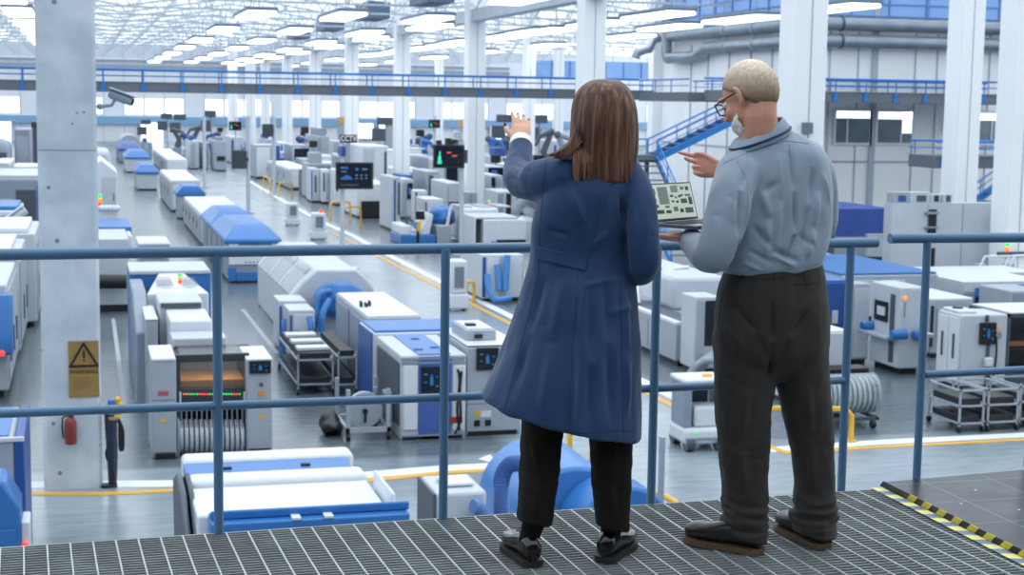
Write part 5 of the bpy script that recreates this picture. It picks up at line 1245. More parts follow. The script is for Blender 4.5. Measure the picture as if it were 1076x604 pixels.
plain('white topped machine with a black side bay behind the right guard rail post', 979, 1022, 317, 34.6, 36.6, LGREY, 'boxy_machine', 'machine', (('top_unit', WHITE, 0, 1, .0, 1, .08), ('black_bay', BLACK, -.02, .04, .2, .93, .06), ('door', LGREY, .15, .9, .3, .9)))
# row with blue stripes & screens
for k, (lb, xl, xr, yt, Y0, Y1, f) in enumerate((
    ('white and blue oven with two small screens, back one of the right pair', 986, 1090, 289, 45.0, 47.2, (('blue_stripe', BLUE, .22, .36, .3, .88), ('screen', SCR, .0, .09, .5, .93, .08), ('screen', SCR, .22, .34, .35, .6, .08), ('top_unit', WHITE, 0, 1, 0, .9, .06), ('blue_trim', BLUE, .36, 1, .78, .82))),
    ('white and blue oven with a dark screen, front one of the right pair', 1013, 1100, 298, 41.8, 44.3, (('blue_stripe', BLUE, .13, .3, .2, .86), ('grey_band', GREY, -.01, .5, .64, .66, .04), ('grey_band', GREY, -.01, .5, .72, .74, .04), ('screen', SCR, .14, .28, .3, .56, .08), ('screen', SCR, .38, .52, .44, .84, .1), ('top_unit', WHITE, 0, 1, 0, .95, .06), ('blue_trim', BLUE, .5, 1, .9, .94))))):
    plain(lb, xl, xr, yt, Y0, Y1, OFFW, 'reflow_oven', 'machine', f)
plain('light grey boxy cabinet at the right edge in front of the blue striped ovens', 1063, 1100, 306, 39.6, 41.3, LGREY, 'boxy_cabinet', 'cabinet', (('front_panel', GREY, .05, .95, .1, .93),))
plain('long low machine with a wide flat blue top right of the man', 885, 986, 290, 41.2, 46.6, LGREY, 'blue_topped_oven', 'machine', (('top_unit', BLUE, .0, 1., .02, 1.02, .07), ('door', OFFW, .1, .35, .1, .9), ('door', OFFW, .4, .65, .1, .9)))
plain('white machine block beside the flat blue topped oven, hidden by the arm of the man', 868, 884, 272, 47.3, 49.5, WHITE, 'white_block', 'machine', (('orange_plate', YELLOW, .0, .8, .7, .78), ('dark_slot', BLACK, .0, .8, .5, .68), ('top_unit', OFFW, .1, .9, .1, .9, .1)))
# white machine wall
g = plain('huge pale machine wall with a dark slot behind the right guard rail', 938, 1120, 213.5, 50.5, 51.1, OFFW, 'machine_wall', 'machine', (('dark_slot', BLACK, .205, .25, .5, .92), ('slot_shelf', GREY, .18, .25, .86, .89, .2), ('slot_shelf', GREY, .18, .25, .68, .7, .2), ('dark_slot', BLACK, .22, .25, .1, .42)), seams=4)
for lb, xl, xr, yt, mt, dk in (('small grey and blue box standing on the left end of the pale machine wall', 938, 955, 204, LGREY, DBLUE), ('small white box with a dark port on top of the pale machine wall', 956, 977, 203, OFFW, DGREY), ('small white box with a dark blue port on the pale machine wall', 978, 988, 205.5, OFFW, NAVY), ('rightmost small white box on the pale machine wall', 991, 1000, 207, OFFW, DGREY)):
    a, b = at(xl, yt, 50.6), at(xr, 214, 50.6); z0 = at(938+91, 213.5, 50.5).z
    gg = thing('top_box', lb, 'box', ((a.x+b.x)/2, 50.8, z0)); MB().box(a.x, b.x, 50.6, 51.05, z0+.001, z0+.32 if yt > 204 else z0+.4).build('box_body', mt, gg, bevel=.02); MB().box(a.x+(b.x-a.x)*.35, a.x+(b.x-a.x)*.8, 50.57, 50.599, z0+.06, z0+.28).build('port', dk, gg)
g = mk('clear_hood_machine', 'white machine with two clear framed hoods and a signal light at the right edge', 'machine', 1050, 48.5)
Yq = 47.6; a, b = at(1024, 290, Yq), at(1100, 290, Yq); zb_ = at(1050, 292, Yq).z
MB().box(a.x, b.x, Yq, Yq+1.8, .1, zb_).build('body', OFFW, g, bevel=.04)
for s in (0, 1.15):
    m = MB(); x = a.x+.1+s
    for xx in (x, x+.95): m.tube([(xx, Yq+.1, zb_), (xx+.45, Yq+.3, zb_+.72), (xx+.9, Yq+.4, zb_+.74)], .04, 6)
    m.tube([(x+.45, Yq+.3, zb_+.72), (x+1.4, Yq+.3, zb_+.72)], .04, 6); m.build('hood_frame', WHITE, g); 
    MB().box(x+.6, x+.9, Yq+.9, Yq+1.2, zb_, zb_+.4).build('inner_head', LGREY, g, bevel=.03)
tower(g, 1058.5, 255, 272, 49.)
m = MB(); q = at(1058, 267, 48.9); m.box(q.x-.3, q.x+1.2, 48.9, 49.1, q.z-.1, q.z+.08); m.build('dark_beam', DGREY, g, bevel=.04)
# blue machine by the wall
plain('deep blue machine with a pale lower half by the wall right of the man', 876, 937, 219, 56, 60, mat('deep_blue_machine', '#33549f', .45, scale=1.5), 'blue_machine', 'machine', (('pale_front', LGREY, .0, .62, .1, .5, .05), ('white_block', OFFW, .55, .85, .15, .55, .3), ('dark_shelf', DGREY, .62, .98, .1, .18, .2)))
plain('narrow dark grey cabinet peeking out at the shoulder of the man', 868, 880, 196, 52, 54, GREY, 'grey_cabinet', 'cabinet', (('door', DGREY, .1, .9, .1, .95),))
# tray carts on the right
a, b, c = onz(1007, 455), onz(1036, 453.5), onz(1069, 451)
rack_cart('steel tray cart with black trays, left one by the right crossing line', a.x, b.x-.06, a.y, a.y+1.15, .84, (.16, .5, .8), LGREY)
rack_cart('steel tray cart with black trays, middle one by the right crossing line', b.x+.02, c.x-.04, a.y+.02, a.y+1.15, .84, (.16, .5, .8), LGREY)
rack_cart('steel tray cart with black trays, cut by the right edge of the photo', c.x+.1, c.x+1.0, a.y+.2, a.y+1.3, .88, (.16, .5, .8), LGREY)
a, b = at(1053, 405.5, 33.2), at(1085, 404, 33.2)
tag(MB().box(a.x, b.x, 33.0, 34.2, a.z-.06, a.z).build('work_shelf', DGREY, bevel=.01), 'thin dark work shelf under the framed bay at the right edge', 'shelf') if False else None

# ---- the far right side of the aisle -------------------------------------------------------------------
def far_cab(label, xl, xr, yt, yb, d, body=OFFW, feats=(), name='cabinet', cat='cabinet'):
    Y0 = onz((xl+xr)/2, yb).y
    return plain(label, xl, xr, yt, Y0, Y0+d, body, name, cat, feats, bevel=.05)
D = lambda *a: ('door', *a)
V = lambda u0, u1, v0, v1: ('vent', DGREY, u0, u1, v0, v1)
long_box('long white oven at the right side of the main aisle before the thin poles', 304.5, 330, 199.5, 178, 121, n=4, side=LGREY)
hip_machine('blue roofed machine behind the second thin pole, right side of the main aisle', 284, 300, 184, 166, .35, 150, body=LGREY, roof=DBLUE, window=False)
hip_machine('deep blue roofed machine farther down the right side of the main aisle', 263, 276, 170.5, 156, .35, 190, body=LGREY, roof=DBLUE, window=False)
far_cab('white cabinet with a blue edge left of the wide wall screen', 327, 336, 177, 213, 2.2, OFFW, (('blue_edge', BLUE, .0, .14, .1, .95), V(.4, .62, .3, .8)))
far_cab('white cabinet with a dark slot, second left of the wide wall screen', 338.5, 346.5, 178, 214, 1.6, WHITE, (V(.1, .35, .35, .9), ('door', LGREY, .5, .95, .1, .9)))
far_cab('white cabinet hidden partly by the left edge of the wide wall screen', 351.5, 360, 178, 216, 1.8, WHITE, (V(.2, .5, .4, .9), ('blue_edge', DBLUE, .9, 1, .1, .9)))
far_cab('dark stand unit left of the white cabinets along the main aisle', 319, 326, 183, 205, 2.5, DGREY, (('top_unit', BLACK, .0, 1, .1, .9, .2),))
far_cab('white machine behind the pole of the wide wall screen', 375, 411, 193, 229, 5, WHITE, (('dark_reel_bay', BLACK, .12, .8, .05, .5, .25), ('door', LGREY, .82, .96, .1, .9)), 'white_machine', 'machine')
far_cab('big plain white cabinet right of the CCTV letters sign', 379, 408, 153, 214, 5, WHITE, (('door', OFFW, .1, .5, .1, .95), V(.86, .94, .3, .9)))
far_cab('tall grey cabinet left of the CCTV letters sign', 333.5, 346, 143, 185, 6, LGREY, (('door', GREY, .08, .32, .1, .95), ('top_unit', GREY, .2, .8, .1, .9, .6)))
far_cab('narrow cabinet with a blue edge right of the wide wall screen', 411, 421, 186, 243, 3, OFFW, (('blue_edge', DBLUE, .3, .5, .1, .95), V(.7, .95, .3, .9)))
far_cab('white cabinet with a dark screen right of the column behind the wall screen', 422, 434, 188, 230, 2.2, OFFW, (('screen', SCR, .5, .95, .5, .9, .1), ('door', LGREY, .05, .45, .1, .9)))
far_cab('white stepped cabinet, front right of the column behind the wall screen', 436, 449, 200, 235, 1.0, WHITE, (V(.02, .2, .3, .95), ('door', OFFW, .3, .95, .1, .9)))
far_cab('white cabinet with a bright front, left of the blue robot cell', 447, 466, 209, 240, 2.3, WHITE, (('door', WHITE, .1, .9, .1, .9), ('side_slot', DBLUE, 0, .08, .1, .9)))
far_cab('blue fronted cabinet above the stepped white cabinet', 423, 434, 184, 222, 3, DBLUE, (('door', BLUE, .1, .9, .2, .95),))
far_cab('white cabinet with a black slot under the green screen', 470, 485, 192, 232, 4, OFFW, (('dark_slot', BLACK, .12, .8, .38, .5, .06), ('door', LGREY, .0, .1, .1, .9)))
far_cab('grey white cabinet left of the green screen pole', 448, 462, 180, 222, 4, LGREY, (V(.2, .5, .3, .9), ('door', OFFW, .6, .95, .1, .9)))
far_cab('pale cabinet directly left of the foot of the white column by the hand', 493, 502, 202, 238, 2, LGREY, (('door', GREY, .0, .4, .1, .95),))
far_cab('white cabinet with dark windows right of the white column by the hand', 516, 528, 184, 230, 4, OFFW, (('screen', SCR, .0, .35, .3, .95, .1), ('door', LGREY, .45, .95, .1, .9)))
far_cab('white cabinet with a black door left of the elbow of the woman', 523, 543, 201, 246, 2.5, OFFW, (('black_door', BLACK, .45, .7, .3, .95, .06), ('side_panel', GREY, .0, .3, .1, .95)))
far_cab('grey box with a dark monitor below the raised hand', 513, 530, 175, 225, 4, LGREY, (('screen', BLACK, .0, .9, .8, .98, .1), ('door', OFFW, .1, .9, .1, .7)))
# robot cell with blue base
q = onz(440, 257); Y = q.y; g = thing('robot_cell', 'white and blue robot cell with a yellow block above the top rail', 'machine', (q.x, Y+1, 0))
def xw(p, py=240): return at(p, py, Y).x
zz = lambda py: at(440, py, Y).z
MB().box(xw(421), xw(458), Y, Y+2.4, 0, zz(247)).build('blue_base', BLUE, g, bevel=.05); MB().box(xw(422), xw(433), Y+.05, Y+2.3, zz(247), zz(237)).build('white_bin', WHITE, g, bevel=.05)
MB().box(xw(437.5), xw(442), Y-.05, Y+.2, zz(243), zz(232)).build('yellow_block', YELLOW, g, bevel=.03); MB().box(xw(435), xw(438), Y-.04, Y+.2, zz(240), zz(233)).build('cyan_block', SKYB, g, bevel=.02)
m = MB(); m.prism([(xw(442), zz(247)), (xw(452), zz(247)), (xw(456), zz(226)), (xw(452), zz(224)), (xw(448), zz(233))], 'y', Y+.1, Y+2.2); m.build('white_arm_housing', WHITE, g, bevel=.04)
MB().tube([(xw(432), Y+.8, zz(237)), (xw(430), Y+.8, zz(229)), (xw(437), Y+.8, zz(233))], [.08, .07, .06], 8).build('robot_arm', DGREY, g); MB().box(xw(440), xw(449), Y+.6, Y+.75, zz(232), zz(223)).build('tilted_screen', SCR, g)
MB().box(xw(437.5), xw(440.5), Y-.03, Y-.001, .1, zz(243)).build('black_strip', BLACK, g)
q = onz(470, 258); Y = q.y+.6; g = thing('bagged_machine', 'white machine with a blue sack on top left of the green screen pole', 'machine', (q.x, Y+1, 0))
MB().box(xw(459), xw(474.5), Y, Y+2.5, 0, zz(237)).build('body', LGREY, g, bevel=.05); c = at(466.5, 226, Y+.8); lumpy((c.x, Y+1.2, c.z-.1), .55, .7, .5, .25, 6).build('blue_sack', BLUE, g, auto=80)
m = MB(); m.tube([(xw(470), Y+.1, zz(240)), (xw(472), Y+.1, zz(228)), (xw(474), Y+.1, zz(217))], .07, 6); m.build('white_frame', WHITE, g); MB().box(xw(472), xw(476), Y+.3, Y+.6, zz(237), zz(225)).build('dark_window', BLACK, g)
q = onz(521, 262); Y = q.y; g = thing('flat_bed_machine', 'large white flat machine just above the top rail left of the coat', 'machine', (q.x, Y+3, 0))
MB().box(xw(508), xw(553), Y, Y+2, .12, zz(231)).build('front_block', WHITE, g, bevel=.06); MB().box(xw(500), xw(509), Y+.5, Y+2.5, .1, zz(230)).build('dark_bay', DGREY, g, bevel=.02); MB().box(xw(503), xw(540), Y+2.6, Y+5.5, .1, zz(230)+.25).build('rear_block', WHITE, g, bevel=.08); MB().box(xw(498.5), xw(500), Y, Y+2.5, .1, zz(228)).build('side_frame', WHITE, g, bevel=.03)
MB().box(xw(499), xw(545), Y+.1, Y+2.55, zz(231)+.0, zz(231)+.1).build('top_cover', OFFW, g, bevel=.03); MB().box(xw(522), xw(552), Y-.12, Y-.001, zz(256.5), zz(252.5)).build('black_tray', BLACK, g, bevel=.02); MB().box(xw(516), xw(522), Y-.1, Y-.001, zz(257), zz(254)).build('blue_tray', SKYB, g, bevel=.02)
for i in range(3): MB().box(xw(500)+i*.9, xw(500)+i*.9+.6, Y+3, Y+5, zz(230)+.25, zz(230)+.3).build('roof_panel', LGREY, g)
tower(g, 514, 210, 218, Y+5)
q = onz(550, 257); Y = q.y; g = thing('tube_machine', 'white machine with a thick grey bent arm left of the coat of the woman', 'machine', (q.x, Y+1, 0))
MB().box(xw(541), xw(566), Y, Y+2.5, 0, zz(232)).build('body', OFFW, g, bevel=.06); hose(g, [(xw(544), Y+.4, zz(232)), (xw(545), Y+.4, zz(222)), (xw(551), Y+.4, zz(213)), (xw(558), Y+.4, zz(211))], .2, GREY, name='bent_arm'); MB().box(xw(552), xw(562), Y+.2, Y+.5, zz(232), zz(220)).build('clear_shield', CLEAR, g)
# far clutter along the back: robot arms, sensors on posts, small dark units -----------------------------
def arm_unit(label, px_, yb, ytop, mt, lean=1, name='industrial_robot', cat='robot'):
    q = onz(px_, yb); Y = q.y; h = at(px_, ytop, Y).z; g = thing(name, label, cat, tuple(q)); x = q.x
    MB().box(x-.5, x+.5, Y-.5, Y+.5, 0, h*.3).build('pedestal', GREY, g, bevel=.06)
    MB().tube([(x, Y, h*.3), (x+lean*.25, Y, h*.62), (x-lean*.35, Y, h*.98)], [.34, .27, .2], 10).build('lower_arm', mt, g)
    MB().tube([(x-lean*.35, Y, h*.98), (x+lean*.6, Y-.2, h*.9), (x+lean*.95, Y-.2, h*.72)], [.22, .17, .12], 10).build('upper_arm', mt, g)
    MB().ball((x-lean*.35, Y, h*.97), .28, n=12, k=8).build('joint', DGREY, g)
    return g
ar = [('far blue robot arm left of the leftmost thin pole', 196, 170, 141, DBLUE, 1), ('far dark robot arm right of the white crate row, first', 186, 163, 136, DGREY, 1), ('far dark robot arm under the footbridge, left of the leftmost pole', 206, 166, 133, DGREY, -1), ('far blue robot arm just right of the leftmost pole', 225, 172, 140, DBLUE, -1),
      ('far blue robot arm behind the column left of the CCTV sign', 318, 178, 145, DBLUE, 1), ('far grey robot arm left of the tall grey cabinet', 329, 180, 152, GREY, -1), ('far blue robot arm right of the tall grey cabinet', 371, 190, 152, DBLUE, 1),
      ('far blue robot arm right of the column behind the screen pair', 444, 185, 146, BLUE, 1), ('far blue robot arm next to the white CCTV sign', 447, 182, 142, DBLUE, -1), ('far blue robot arm right of the white column by the hand, first', 517, 186, 145, BLUE, 1), ('far blue robot arm below the raised hand, second', 527, 184, 147, DBLUE, -1), ('far dark robot arm left of the wrist of the woman', 533, 180, 143, DGREY, 1), ('far dark robot arm right of the raised hand', 574, 195, 137, DGREY, -1), ('far grey robot arm between the hand and the hair of the woman', 590, 200, 140, GREY, 1)]
for a_ in ar: arm_unit(*a_)
fc = [('far white cabinet right of the pale box in the left aisle row', 199, 209, 148, 178, 6, OFFW), ('far pale cabinet behind the thin left pole', 213.5, 219, 150, 178, 6, LGREY), ('far grey machine with a black slot between the thin poles', 226, 238, 148, 180, 5, LGREY), ('far white cabinet behind the square dark screen', 243, 256, 144, 172, 8, OFFW),
      ('far white cabinet under the small dark screen', 278, 289, 146, 166, 6, OFFW), ('far white unit left of the column before the CCTV sign', 295, 304, 150, 172, 6, WHITE), ('far white unit between the tall grey cabinet and the CCTV sign', 345, 352, 156, 178, 5, WHITE),
      ('far grey unit behind the CCTV letters sign', 354, 366, 152, 178, 5, GREY), ('far pale unit right of the column behind the wall screen', 432, 440, 152, 186, 5, LGREY), ('far white unit behind the green screen', 463, 474, 150, 182, 5, OFFW),
      ('far white unit with a yellow front below the raised hand', 508, 519, 162, 188, 4, WHITE), ('far dark unit below the raised hand of the woman', 529, 540, 150, 176, 4, DGREY), ('far grey cabinet right of the wrist of the woman', 566, 580, 140, 184, 6, GREY), ('far white cabinet left of the hair of the woman', 582, 596, 148, 190, 6, OFFW),
      ('far pale unit at the foot of the left aisle behind the dome', 150, 160, 150, 164, 6, GREY), ('far low pale wall of machines right of the hair of the woman', 640, 668, 150, 200, 5, OFFW)]
for i, (l, xl, xr, yt, yb, d, mt) in enumerate(fc):
    far_cab(l, xl, xr, yt, yb, d, mt, ((('dark_slot', BLACK, .15, .85, .35, .5, .1), ('top_unit', GREY, .2, .8, .2, .8, .3)), (('door', LGREY, .1, .6, .1, .9), ('top_unit', DBLUE, .1, .5, .2, .8, .4)), (('blue_edge', DBLUE, .0, .2, .1, .9), ('handle', DGREY, .8, .86, .4, .7)), (('yellow_front', YELLOW, .1, .7, .3, .6), ('door', OFFW, .1, .9, .65, .95)))[(3 if 'yellow' in l else (0 if 'black slot' in l else 1+i % 2))])
def sensor_post(label, px_, yb, ytop, w, mt=DGREY):
    q = onz(px_, yb); Y = q.y; h = at(px_, ytop, Y).z; g = thing('sensor_post', label, 'sensor post', tuple(q))
    MB().tube([(q.x, Y, 0), (q.x, Y, h)], .07, 8).build('post', GREY, g); w = min(w, 1.5); MB().box(q.x-w/2, q.x+w*.4, Y-.3, Y+.3, h-.1, h+.55).build('sensor_head', mt, g, bevel=.06)
    MB().box(q.x-w*.8, q.x-w*.05, Y-.2, Y+.2, h-1.5, h-.4).build('sensor_box', mt, g, bevel=.05); MB().box(q.x-.4, q.x+.4, Y-.4, Y+.4, 0, .08).build('base_plate', GREY, g)
for a_ in (('far sensor post with dark heads left of the bright end window', 154, 150, 130, 3), ('far sensor post with dark heads right of the bright end window', 176, 155, 124, 1.6), ('far sensor post with a wide head, second right of the bright end window', 190, 160, 125, 2.2), ('far sensor post left of the thin white pole', 222, 170, 122, 1.2), ('far sensor post with a dark head left of the column row', 405, 180, 130, 1.8), ('far sensor post just left of the raised hand', 530, 182, 127, 2.2), ('far sensor post between the raised hand and the head', 566, 190, 128, 2.0)): sensor_post(*a_)
for lb, px_, py_, Y in (('small tan parcel on the far shelf left of the CCTV sign', 360, 127, 215), ('tan parcel beside the column behind the wall screen', 411, 129, 170), ('tan parcel left of the column by the raised hand', 487, 130, 150), ('tan parcel on the lower right walkway', 1062, 147, 58.9)):
    p = at(px_, py_, Y); s = Y/1650*5; z = p.z
    g = thing('tan_parcel', lb, 'parcel', (p.x, Y, z-s*.6))
    if Y < 60: g.location.z = at(1010, 164, 58).z + .004; s = .42
    MB().box(p.x-s, p.x+s, Y, Y+s*1.2, g.location.z, g.location.z+s*1.4).build('parcel_box', mat('tan_card', '#d0a878', .6), g, bevel=.02)
    if Y > 60:
        MB().box(p.x-s*.9, p.x+s*.9, Y+.1, Y+s, 0, g.location.z-.001).build('parcel_stand', LGREY, g)
# ---- packed rows of cabinets beyond the main aisle ----------------------------------------------------
bpy.context.view_layer.update()
BOX = []
for o in COL.objects:
    if o.type == 'MESH' and not (root_loc(o) is None):
        r_ = o
        while r_.parent is not None: r_ = r_.parent
        if r_.get('kind') == 'structure' and not r_.name.startswith('steel_column'): continue
        c_ = [o.matrix_world @ Vector(b_) for b_ in o.bound_box]
        if min(p.z for p in c_) > 3.2 or max(p.y for p in c_) < 78: continue
        BOX.append((min(p.x for p in c_), max(p.x for p in c_), min(p.y for p in c_), max(p.y for p in c_)))
rr = random.Random(21)
for (xr_, ya, yb, l) in ((14.0, 90, 175, 'row next to the main aisle'), (16.6, 88, 170, 'second row from the main aisle'), (21.6, 82, 165, 'row right of the white columns'), (24.2, 80, 160, 'second row right of the columns'), (26.9, 82, 150, 'third row right of the columns'), (29.6, 84, 140, 'row next to the right wall')):
    y = ya; k = 0
    while y < yb and k < 12:
        w_ = rr.uniform(1.1, 1.9); d_ = rr.uniform(2., 4.6); h_ = rr.choice((1.5, 1.7, 1.9, 2.2, 2.6)); x = xr_+rr.uniform(-.2, .2)
        if any(x-w_/2 < b_[1]+.1 and x+w_/2 > b_[0]-.1 and y < b_[3]+.1 and y+d_ > b_[2]-.1 for b_ in BOX): y += 1.5; continue
        g = thing('machine_cabinet', 'far machine cabinet, %s from the near end of the %s' % (ordn[k], l), 'cabinet', (x, y+d_/2, 0), 'packed machine cabinets beyond the aisle')
        b0 = rr.choice((OFFW, WHITE, LGREY, OFFW, GREY)); a0, a1 = x-w_/2, x+w_/2
        MB().box(a0, a1, y, y+d_, .1, h_).build('body', b0, g, bevel=.05); MB().box(a0+.06, a1-.06, y+.06, y+d_-.06, 0, .1).build('plinth', BLACK, g)
        MB().box(a0+.1, a0+w_*rr.uniform(.4, .8), y-.03, y-.001, .2, h_-.15).build('door', rr.choice((LGREY, WHITE, GREY)), g)
        t_ = rr.random()
        if t_ < .4: MB().box(a1-.35, a1-.08, y-.06, y-.001, h_*.3, h_*.9).build('dark_slot', BLACK, g)
        elif t_ < .7: MB().box(a1-.3, a1, y-.04, y-.001, .15, h_-.05).build('blue_edge', DBLUE, g)
        else: MB().box(a0+.2, a1-.1, y-.1, y-.031, h_*.55, h_*.9).build('screen', SCR, g)
        t_ = rr.random()
        if t_ < .35: MB().box(a0+.2, a1-.2, y+.4, y+d_*.6, h_, h_+rr.uniform(.2, .7)).build('top_unit', rr.choice((GREY, DBLUE, DGREY, LGREY)), g, bevel=.04)
        elif t_ < .55: MB().tube([(a1-.3, y+.5, h_), (a1-.3, y+.5, h_+.9)], .06, 6).build('pipe', GREY, g); MB().box(a1-.65, a1-.05, y+.35, y+.65, h_+.9, h_+1.4).build('monitor', BLACK, g, bevel=.03)
        y += d_+rr.uniform(.3, 3.); k += 1
# ================================================================== people
YW = 5.12
def catmull(P, sub):
    out = []
    n = len(P)
    for i in range(n-1):
        p0 = P[max(i-1, 0)]; p1 = P[i]; p2 = P[i+1]; p3 = P[min(i+2, n-1)]
        for k in range(sub):
            t = k/sub; out.append([.5*((2*b)+(-a+c)*t+(2*a-5*b+4*c-d)*t*t+(-a+3*b-3*c+d)*t**3) for a, b, c, d in zip(p0, p1, p2, p3)])
    out.append(list(P[-1])); return out
def ring(l, r, Y, t, n=28, e=2.4, sag=0.):
    L, R = at(l[0], l[1], Y), at(r[0], r[1], Y); mid = (L+R)/2; ax_ = (R-L)/2; out = []
    for j in range(n):
        th = 2*PI*j/n; c, s = math.cos(th), math.sin(th)
        cx_ = math.copysign(abs(c)**(2/e), c); sy = math.copysign(abs(s)**(2/e), s)
        p = mid + ax_*cx_ + Vector((0, t*sy, 0))
        if sag: p.z -= sag*max(0, -sy)
        out.append(p)
    return out
def rings(rows, n=28, e=2.4, sub=3):
    # rows: (lx,ly,rx,ry,Y,t[,sag])
    rows = [list(r)+[0.]*(7-len(r)) for r in rows]
    return [ring((r[0], r[1]), (r[2], r[3]), r[4], r[5], n, e, r[6]) for r in catmull(rows, sub)]
def limb(m, pts, rs, n=16, sub=5, mm=0):
    P = catmull([list(p)+[r] for p, r in zip(pts, rs)], sub)
    m.tube([Vector(p[:3]) for p in P], [p[3] for p in P], n, mm)
    m.ball(pts[0], rs[0], n=14, k=8, m=mm); m.ball(pts[-1], rs[-1], n=14, k=8, m=mm)
def bake(m, voxel=.006, it=8, fac=.5):
    me = bpy.data.meshes.new('tmp'); me.from_pydata([tuple(v) for v in m.v], [], m.f)
    o = bpy.data.objects.new('tmp', me); COL.objects.link(o)
    r = o.modifiers.new('r', 'REMESH'); r.mode = 'VOXEL'; r.voxel_size = voxel
    if it: s = o.modifiers.new('s', 'SMOOTH'); s.factor = fac; s.iterations = it
    dg = bpy.context.evaluated_depsgraph_get(); ev = o.evaluated_get(dg); e = ev.to_mesh()
    vs = [v.co.copy() for v in e.vertices]; fs = [tuple(p.vertices) for p in e.polygons]; 
    ev.to_mesh_clear(); bpy.data.objects.remove(o); bpy.data.meshes.remove(me)
    b = MB(); b.add(vs, fs); return b
def normals(b):
    N = [Vector() for _ in b.v]
    for f in b.f:
        p = [b.v[i] for i in f]; n = (p[1]-p[0]).cross(p[-1]-p[0])
        for i in f: N[i] += n
    return [n.normalized() if n.length > 0 else Vector((0, 0, 1)) for n in N]
def bvh(b): return BVHTree.FromPolygons([tuple(v) for v in b.v], b.f)
def hit(t, px_, py_):
    d = ray(px_, py_).normalized(); r = t.ray_cast(Vector((0, 0, H)), d)
    return (r[0], r[1]) if r[0] is not None else (None, None)
FOLD = 1.7
def folds(b, lines, amp_noise=.004, fr=(9, 9, 5), seed=0., hems=()):
    # lines: list of ([(px,py),...], width m, depth m)
    t = bvh(b); N = normals(b); segs = []
    for pts, w, d in lines:
        P = [hit(t, *p)[0] for p in pts]; P = [p for p in P if p is not None]
        for i in range(len(P)-1): segs.append((P[i], P[i+1], w, d))
    out = []
    for v, n in zip(b.v, N):
        o = amp_noise*(noise.noise(Vector((v.x*fr[0]+seed, v.y*fr[1], v.z*fr[2]))) + .5*noise.noise(Vector((v.x*fr[0]*2.3+seed, v.y*fr[1]*2.3, v.z*fr[2]*2.3))))
        for p, q, w, d in segs:
            d *= FOLD
            pq = q-p; L2 = pq.length_squared
            if L2 < 1e-9: continue
            tt = max(0, min(1, (v-p).dot(pq)/L2)); dd = (v-(p+pq*tt)).length
            if dd < 3*w:
                taper = math.sin(PI*min(max(tt, .0), 1.))
                x = dd/w; o += d*taper*math.exp(-x*x)
        for z0, z1, a_ in hems:
            if z0 < v.z < z1:
                f_ = math.sin(PI*(v.z-z0)/(z1-z0)); o += a_*f_*noise.noise(Vector((v.x*9+seed, v.y*9, v.z*42)))
        out.append(v+n*o)
    b.v = out; return b
def on_surface(b, pts, off=.002, n=10):
    t = bvh(b); P = []
    for i in range(len(pts)-1):
        for k in range(n):
            f = k/n; h, nn = hit(t, pts[i][0]+(pts[i+1][0]-pts[i][0])*f, pts[i][1]+(pts[i+1][1]-pts[i][1])*f)
            if h is not None: P.append(h+(nn if nn.y < 0 else -nn)*off)
    h, nn = hit(t, *pts[-1])
    if h is not None: P.append(h+(nn if nn.y < 0 else -nn)*off)
    return P
def patch(b, grid, off=.003, nu=16, nv=5, thick=.004):
    # grid: four px corners tl,tr,br,bl laid on the surface as a thin cloth piece
    t = bvh(b); tl, tr, br, bl = grid; F_ = []; 
    for j in range(nv+1):
        for i in range(nu+1):
            u, v = i/nu, j/nv
            x = (tl[0]*(1-u)+tr[0]*u)*(1-v)+(bl[0]*(1-u)+br[0]*u)*v; y = (tl[1]*(1-u)+tr[1]*u)*(1-v)+(bl[1]*(1-u)+br[1]*u)*v
            h, n = hit(t, x, y)
            if h is None: return None
            F_.append((h, n if n.dot(ray(x, y)) < 0 else -n))
    W = nu+1; vs = [h+n*(off+thick) for h, n in F_]+[h-n*.002 for h, n in F_]; K = len(F_); fs = []
    for j in range(nv):
        for i in range(nu): a = j*W+i; fs.append((a, a+1, a+W+1, a+W)); fs.append((K+a, K+a+W, K+a+W+1, K+a+1))
    for i in range(nu): a = i; fs.append((a, K+a, K+a+1, a+1)); a = nv*W+i; fs.append((a, a+1, K+a+1, K+a))
    for j in range(nv): a = j*W; fs.append((a, a+W, K+a+W, K+a)); a = j*W+nu; fs.append((a, K+a, K+a+W, a+W))
    m = MB(); m.add(vs, fs); return m
